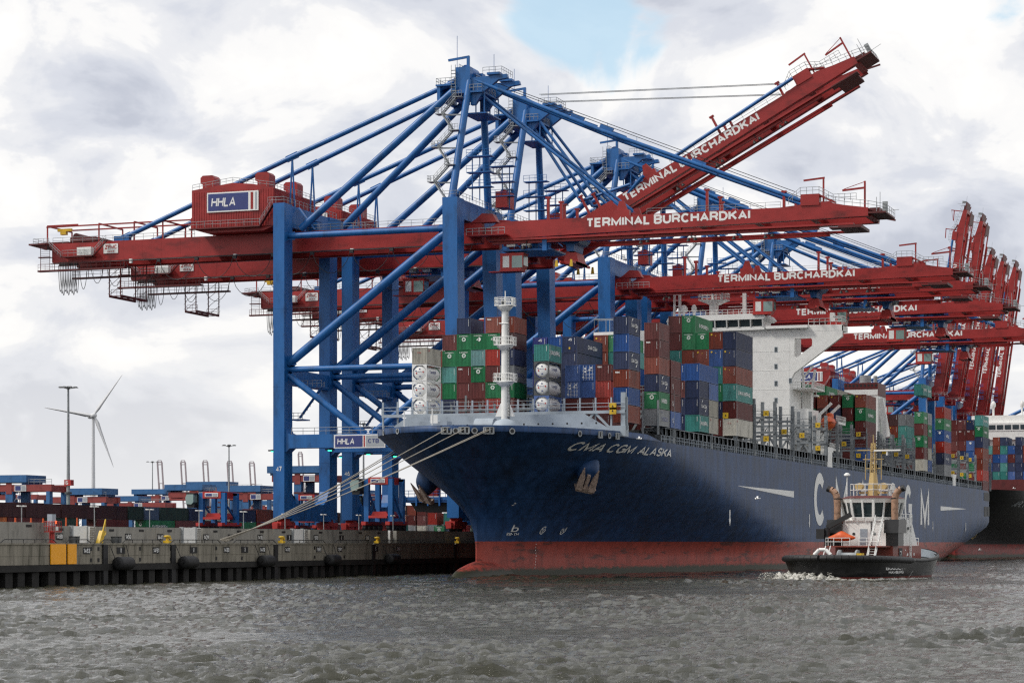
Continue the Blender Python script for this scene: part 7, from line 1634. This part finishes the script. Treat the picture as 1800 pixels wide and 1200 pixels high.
b.box((1.6, -1.7, 11.0), (2.2, 1.7, 11.3)); b.tube((1.9, 0, 18.0), (1.9, 0, 19.4), 0.06, 5)
ms = b.build('mast', 'cream', tug)
b = MB(TO); b.box((1.2, -3.6, 17.0), (1.5, -0.3, 17.2)); b.tube((1.4, -1.9, 16.4), (1.4, -1.9, 17.0), 0.12, 6); b.build('radar_scanner', 'white', ms)
for v in (-1.5, 1.5):
    b = MB(TO); b.lathe((1.2, v, 12.0), [(0.5, -0.35), (0.55, 0.1), (0.3, 0.3)], 12, 'x'); b.build('searchlight', 'cream', ms)
# exhaust casings and bent pipes
for v in (-4.0 + 0.4, 3.6):
    b = MB(TO); b.prism([(-2.2, 5.4), (0.9, 5.4), (0.7, 7.3), (-2.0, 7.3)], 'y', v - 0.9, v + 0.9); b.box((-1.6, v - 0.7, 3.62), (0.4, v + 0.7, 5.4)); cs_ = b.build('exhaust_casing', 'tughull', tug)
    pts = [Vector((-0.8, v, 7.3)), Vector((-0.8, v, 9.4)), Vector((-0.8, v + 0.05, 10.4)), Vector((-0.8, v + 0.2, 11.0)), Vector((-0.8, v + 0.6, 11.5)), Vector((-0.8, v + 1.1, 11.7))]
    if v < 0: pts = [Vector((p.x, v - (p.y - v), p.z)) for p in pts]
    b = MB(TO)
    for p, q in zip(pts, pts[1:]): b.tube(p, q, 0.42, 14, caps=False)
    b.m = 1; b.tube(pts[-2].lerp(pts[-1], 0.5), pts[-1] + (pts[-1] - pts[-2]) * 0.2, 0.45, 14); b.tube((-0.8, v, 10.2), (-0.8, v, 10.35), 0.46, 12); b.build('exhaust_pipe', ['rustpipe', 'black'], tug)
# stairs, ladder, rails
b = MB(TO)
for dv in (-0.45, 0.45): b.beam((-5.6, -2.2 + dv, 1.2), (-2.4, -2.2 + dv, 6.9), 0.08, 0.22)
for k in range(16): t = (k + 0.5) / 16; b.box((-5.6 + 3.2 * t - 0.12, -2.65, 1.2 + 5.7 * t), (-5.6 + 3.2 * t + 0.12, -1.75, 1.25 + 5.7 * t))
b.rail([(-5.6, -2.65, 1.2), (-2.4, -2.65, 6.9)], 1.0, 1.0, 0.04); b.rail([(-5.6, -1.75, 1.2), (-2.4, -1.75, 6.9)], 1.0, 1.0, 0.04)
for x in (4.4, 4.95): b.tube((x, -3.75, 1.4), (x, -3.75, 8.0), 0.05, 5)
for k in range(20): b.tube((4.4, -3.75, 1.7 + k * 0.31), (4.95, -3.75, 1.7 + k * 0.31), 0.035, 4)
b.rail([(2.2, -3.3, 6.9), (6.6, -3.3, 6.9)], 1.2, 1.0, 0.04); b.rail([(8.8, -3.4, 3.62), (8.8, 3.4, 3.62)], 1.1, 1.0, 0.04); b.rail([(-4.8, 0.6, 3.62), (-4.8, 3.6, 3.62), (-1.5, 3.6, 3.62)], 1.1, 0.9, 0.04); b.rail([(-4.7, -3.3, 3.62), (-4.7, -0.5, 3.62)], 1.1, 0.9, 0.04)
for v in (3.0, 3.6): b.tube((-6.2, v, 1.3), (-4.8, v, 3.6), 0.06, 5)
b.build('stair_and_railing', 'white', tug)
# rescue boat on the aft deck, deck crane, tow gear
b = MB(TO); n, r = 16, 12; vs = []
for i in range(n + 1):
    t = i / n; k = math.sin(PI * t) ** 0.6 if 0 < t < 1 else 0.03
    for j in range(r): a = 2 * PI * j / r; vs.append((-3.4 + 0.7 * k * math.cos(a), 0.35 + 3.5 * t, 4.75 + (0.5 if math.sin(a) > 0 else 0.5) * k * math.sin(a) + (0.45 * math.exp(-((t - 0.5) / 0.2) ** 2) if math.sin(a) > 0.3 else 0)))
b.add(vs, [(i * r + j, i * r + (j + 1) % r, (i + 1) * r + (j + 1) % r, (i + 1) * r + j) for i in range(n) for j in range(r)], True); b.build('rescue_boat', 'orange', tug)
b = MB(TO); b.tube((-3.2, 4.0, 3.62), (-3.2, 4.0, 6.2), 0.35, 10); b.beam((-3.2, 4.0, 6.2), (-3.4, 1.0, 8.0), 0.4, 0.6); b.box((-3.8, 4.2, 4.6), (-2.6, 5.2, 6.0)); b.build('deck_crane', 'black', tug)
b = MB(TO)
for v in (2.2, 4.2): b.tube((-7.0, v, 1.2), (-7.0, v, 2.4), 0.24, 10)
b.tube((-7.0, 2.2, 2.4), (-7.0, 2.8, 3.1), 0.24, 10); b.tube((-7.0, 4.2, 2.4), (-7.0, 3.6, 3.1), 0.24, 10); b.tube((-7.0, 2.8, 3.1), (-7.0, 3.6, 3.1), 0.24, 10); b.box((-6.8, 2.3, 1.2), (-6.3, 4.1, 1.9)); b.build('towing_bow', 'white', tug)
b = MB(TO); b.lathe((-5.2, 0.6, 2.2), [(0.9, -1.2), (0.9, -1.0), (0.5, -0.95), (0.5, 0.95), (0.9, 1.0), (0.9, 1.2)], 14, 'y'); b.box((-6.2, -0.8, 1.2), (-4.4, 1.9, 1.7)); b.box((-8.0, -1.6, 1.2), (-7.4, -1.0, 2.2)); b.build('towing_winch', 'galv', tug)
b = MB(TO); b.box((-6.4, -1.4, 1.2), (-5.4, -0.8, 2.6)); b.box((-7.2, 4.3, 1.2), (-6.8, 4.7, 2.4)); b.build('deck_gear', 'yellow', tug)
b = MB(TO); b.tube((-1.5, -0.9, 3.6), (-1.5, -0.9, 8.6), 0.06, 5); b.build('jack_staff', 'black', tug)
# wash thrown up at the stern quarter and the broken water round the hull
def foam_mat():
    m = bpy.data.materials.new('river_foam'); m.use_nodes = True; t = m.node_tree; b_ = t.nodes['Principled BSDF']; b_.inputs['Roughness'].default_value = 0.6
    g = t.nodes.new('ShaderNodeNewGeometry'); n = t.nodes.new('ShaderNodeTexNoise'); n.inputs['Scale'].default_value = 2.2; n.inputs['Detail'].default_value = 8; n.inputs['Roughness'].default_value = 0.7; t.links.new(g.outputs['Position'], n.inputs['Vector'])
    r = t.nodes.new('ShaderNodeValToRGB'); r.color_ramp.elements[0].position = 0.38; r.color_ramp.elements[0].color = (0.12, 0.115, 0.09, 1); r.color_ramp.elements[1].position = 0.62; r.color_ramp.elements[1].color = (0.62, 0.61, 0.56, 1)
    t.links.new(n.outputs['Fac'], r.inputs['Fac']); t.links.new(r.outputs['Color'], b_.inputs['Base Color']); return m
M['foam'] = foam_mat()
rg = random.Random(5); b = MB()
tm = Matrix.Translation((TP.x, TP.y, 0)) @ Matrix.Rotation(TH + TA, 4, 'Z') @ Matrix.Diagonal((1.2, 1.2, 1.0, 1.0))
def wash(path, w, h):
    """heaped broken water along a line: a lumpy ridge sloping down to the river on both sides"""
    n = 70; m = 9; vs = []
    for i in range(n + 1):
        t = i / n; f = t * (len(path) - 1); k = min(int(f), len(path) - 2); p = Vector(path[k]).lerp(Vector(path[k + 1]), f - k); d = (Vector(path[k + 1]) - Vector(path[k])).normalized(); q = Vector((-d.y, d.x, 0))
        env = math.sin(PI * t) ** 0.7
        for j in range(m + 1):
            u = -1 + 2 * j / m; c = p + q * (u * w * (0.5 + 0.5 * env)); nz = noise.noise(Vector((c.x * 1.7, c.y * 1.7, 3))) * 0.6 + noise.noise(Vector((c.x * 4.3, c.y * 4.3, 8))) * 0.5
            vs.append(tm @ Vector((c.x, c.y, -0.12 + env * h * max(0, (1 - u * u)) * (0.75 + nz) + 0.05 * nz)))
    b.add(vs, [(i * (m + 1) + j, i * (m + 1) + j + 1, (i + 1) * (m + 1) + j + 1, (i + 1) * (m + 1) + j) for i in range(n) for j in range(m)], True)
wash([(-TL * 0.75, TB * 1.05, 0), (-TL * 0.97, TB * 0.75, 0), (-TL * 1.0, TB * 0.2, 0), (-TL * 0.99, -TB * 0.5, 0)], 0.8, 1.25)
wash([(-TL * 0.98, -TB * 0.3, 0), (-TL * 0.9, -TB * 0.8, 0), (-TL * 0.5, -TB * 1.02, 0), (TL * 0.3, -TB * 1.03, 0)], 0.45, 0.4)
for i in range(1500):
    u = rg.uniform(-1.0, 0.2); s = -1 if rg.random() < 0.45 else 1
    if rg.random() < 0.62: a_ = rg.uniform(0.2, 2.6); x, y = -TL * 0.93 - rg.random() ** 2 * 1.8, TB * rg.uniform(-0.2, 1.12); hgt = 1.3 * rg.random() ** 3
    else: x, y = u * TL, s * (tug_half(u, 0) + rg.random() ** 2 * 1.6); hgt = 0.25 * rg.random()
    c = tm @ Vector((x, y, -0.06 + hgt * (0.8 if x < -TL * 0.9 else 0.5))); r_ = rg.uniform(0.04, 0.17)
    vs = [c + Vector((r_ * rg.uniform(.6, 1.6) * math.cos(k * 1.2566), r_ * rg.uniform(.6, 1.6) * math.sin(k * 1.2566), rg.uniform(-.05, .05))) for k in range(5)] + [c + Vector((0, 0, r_ * rg.uniform(0.4, 0.9))), c - Vector((0, 0, r_ * 0.5))]
    b.add(vs, [(k, (k + 1) % 5, 5) for k in range(5)] + [((k + 1) % 5, k, 6) for k in range(5)], True)
tag(b.build('foam', 'foam'), kind='stuff')
# ------------------------------------------------------------------ gulls
for i, (px, py, d, flip, lab) in enumerate(((1331, 876, 330, 0, 'before the white stripe on the ship side'), (1124, 771, 330, 1, 'just above the ship name'), (1722, 966, 500, 0, 'low over the water near the black ship'), (1782, 858, 600, 1, 'at the right edge before the black ship'))):
    k = (px - 900) / FPX; p = Vector((k * CS - SN, k * SN + CS, (HY - py) / FPX)) * d + cam.location
    b = MB(); w = 0.75; vs = []; n, r = 8, 8
    for q in range(n + 1):
        t = q / n; kk = math.sin(PI * t) ** 0.7 if 0 < t < 1 else 0.04
        for j in range(r): a = 2 * PI * j / r; vs.append((-0.35 + 0.7 * t, 0.11 * kk * math.cos(a), 0.11 * kk * math.sin(a)))
    b.add(vs, [(q * r + j, q * r + (j + 1) % r, (q + 1) * r + (j + 1) % r, (q + 1) * r + j) for q in range(n) for j in range(r)], True)
    for s in (1, -1):
        b.add([(0.16, 0.05 * s, 0.05), (-0.12, 0.05 * s, 0.05), (-0.06, 0.42 * s, 0.26), (0.18, 0.40 * s, 0.27), (-0.22, 0.92 * s, 0.14)], [(0, 1, 2, 3), (3, 2, 4)] if s < 0 else [(3, 2, 1, 0), (4, 2, 3)])
    b.add([(-0.3, 0.05, 0), (-0.3, -0.05, 0), (-0.52, -0.1, 0.0), (-0.52, 0.1, 0.0)], [(0, 1, 2, 3)])
    o = b.build('gull', 'white', None, p); o.rotation_euler = (0.3 * (1 if flip else -1), 0.1, TH + (0.4 if flip else 2.6)); tag(o, 'white gull in flight, ' + lab, 'gull', 'gulls flying over the water')
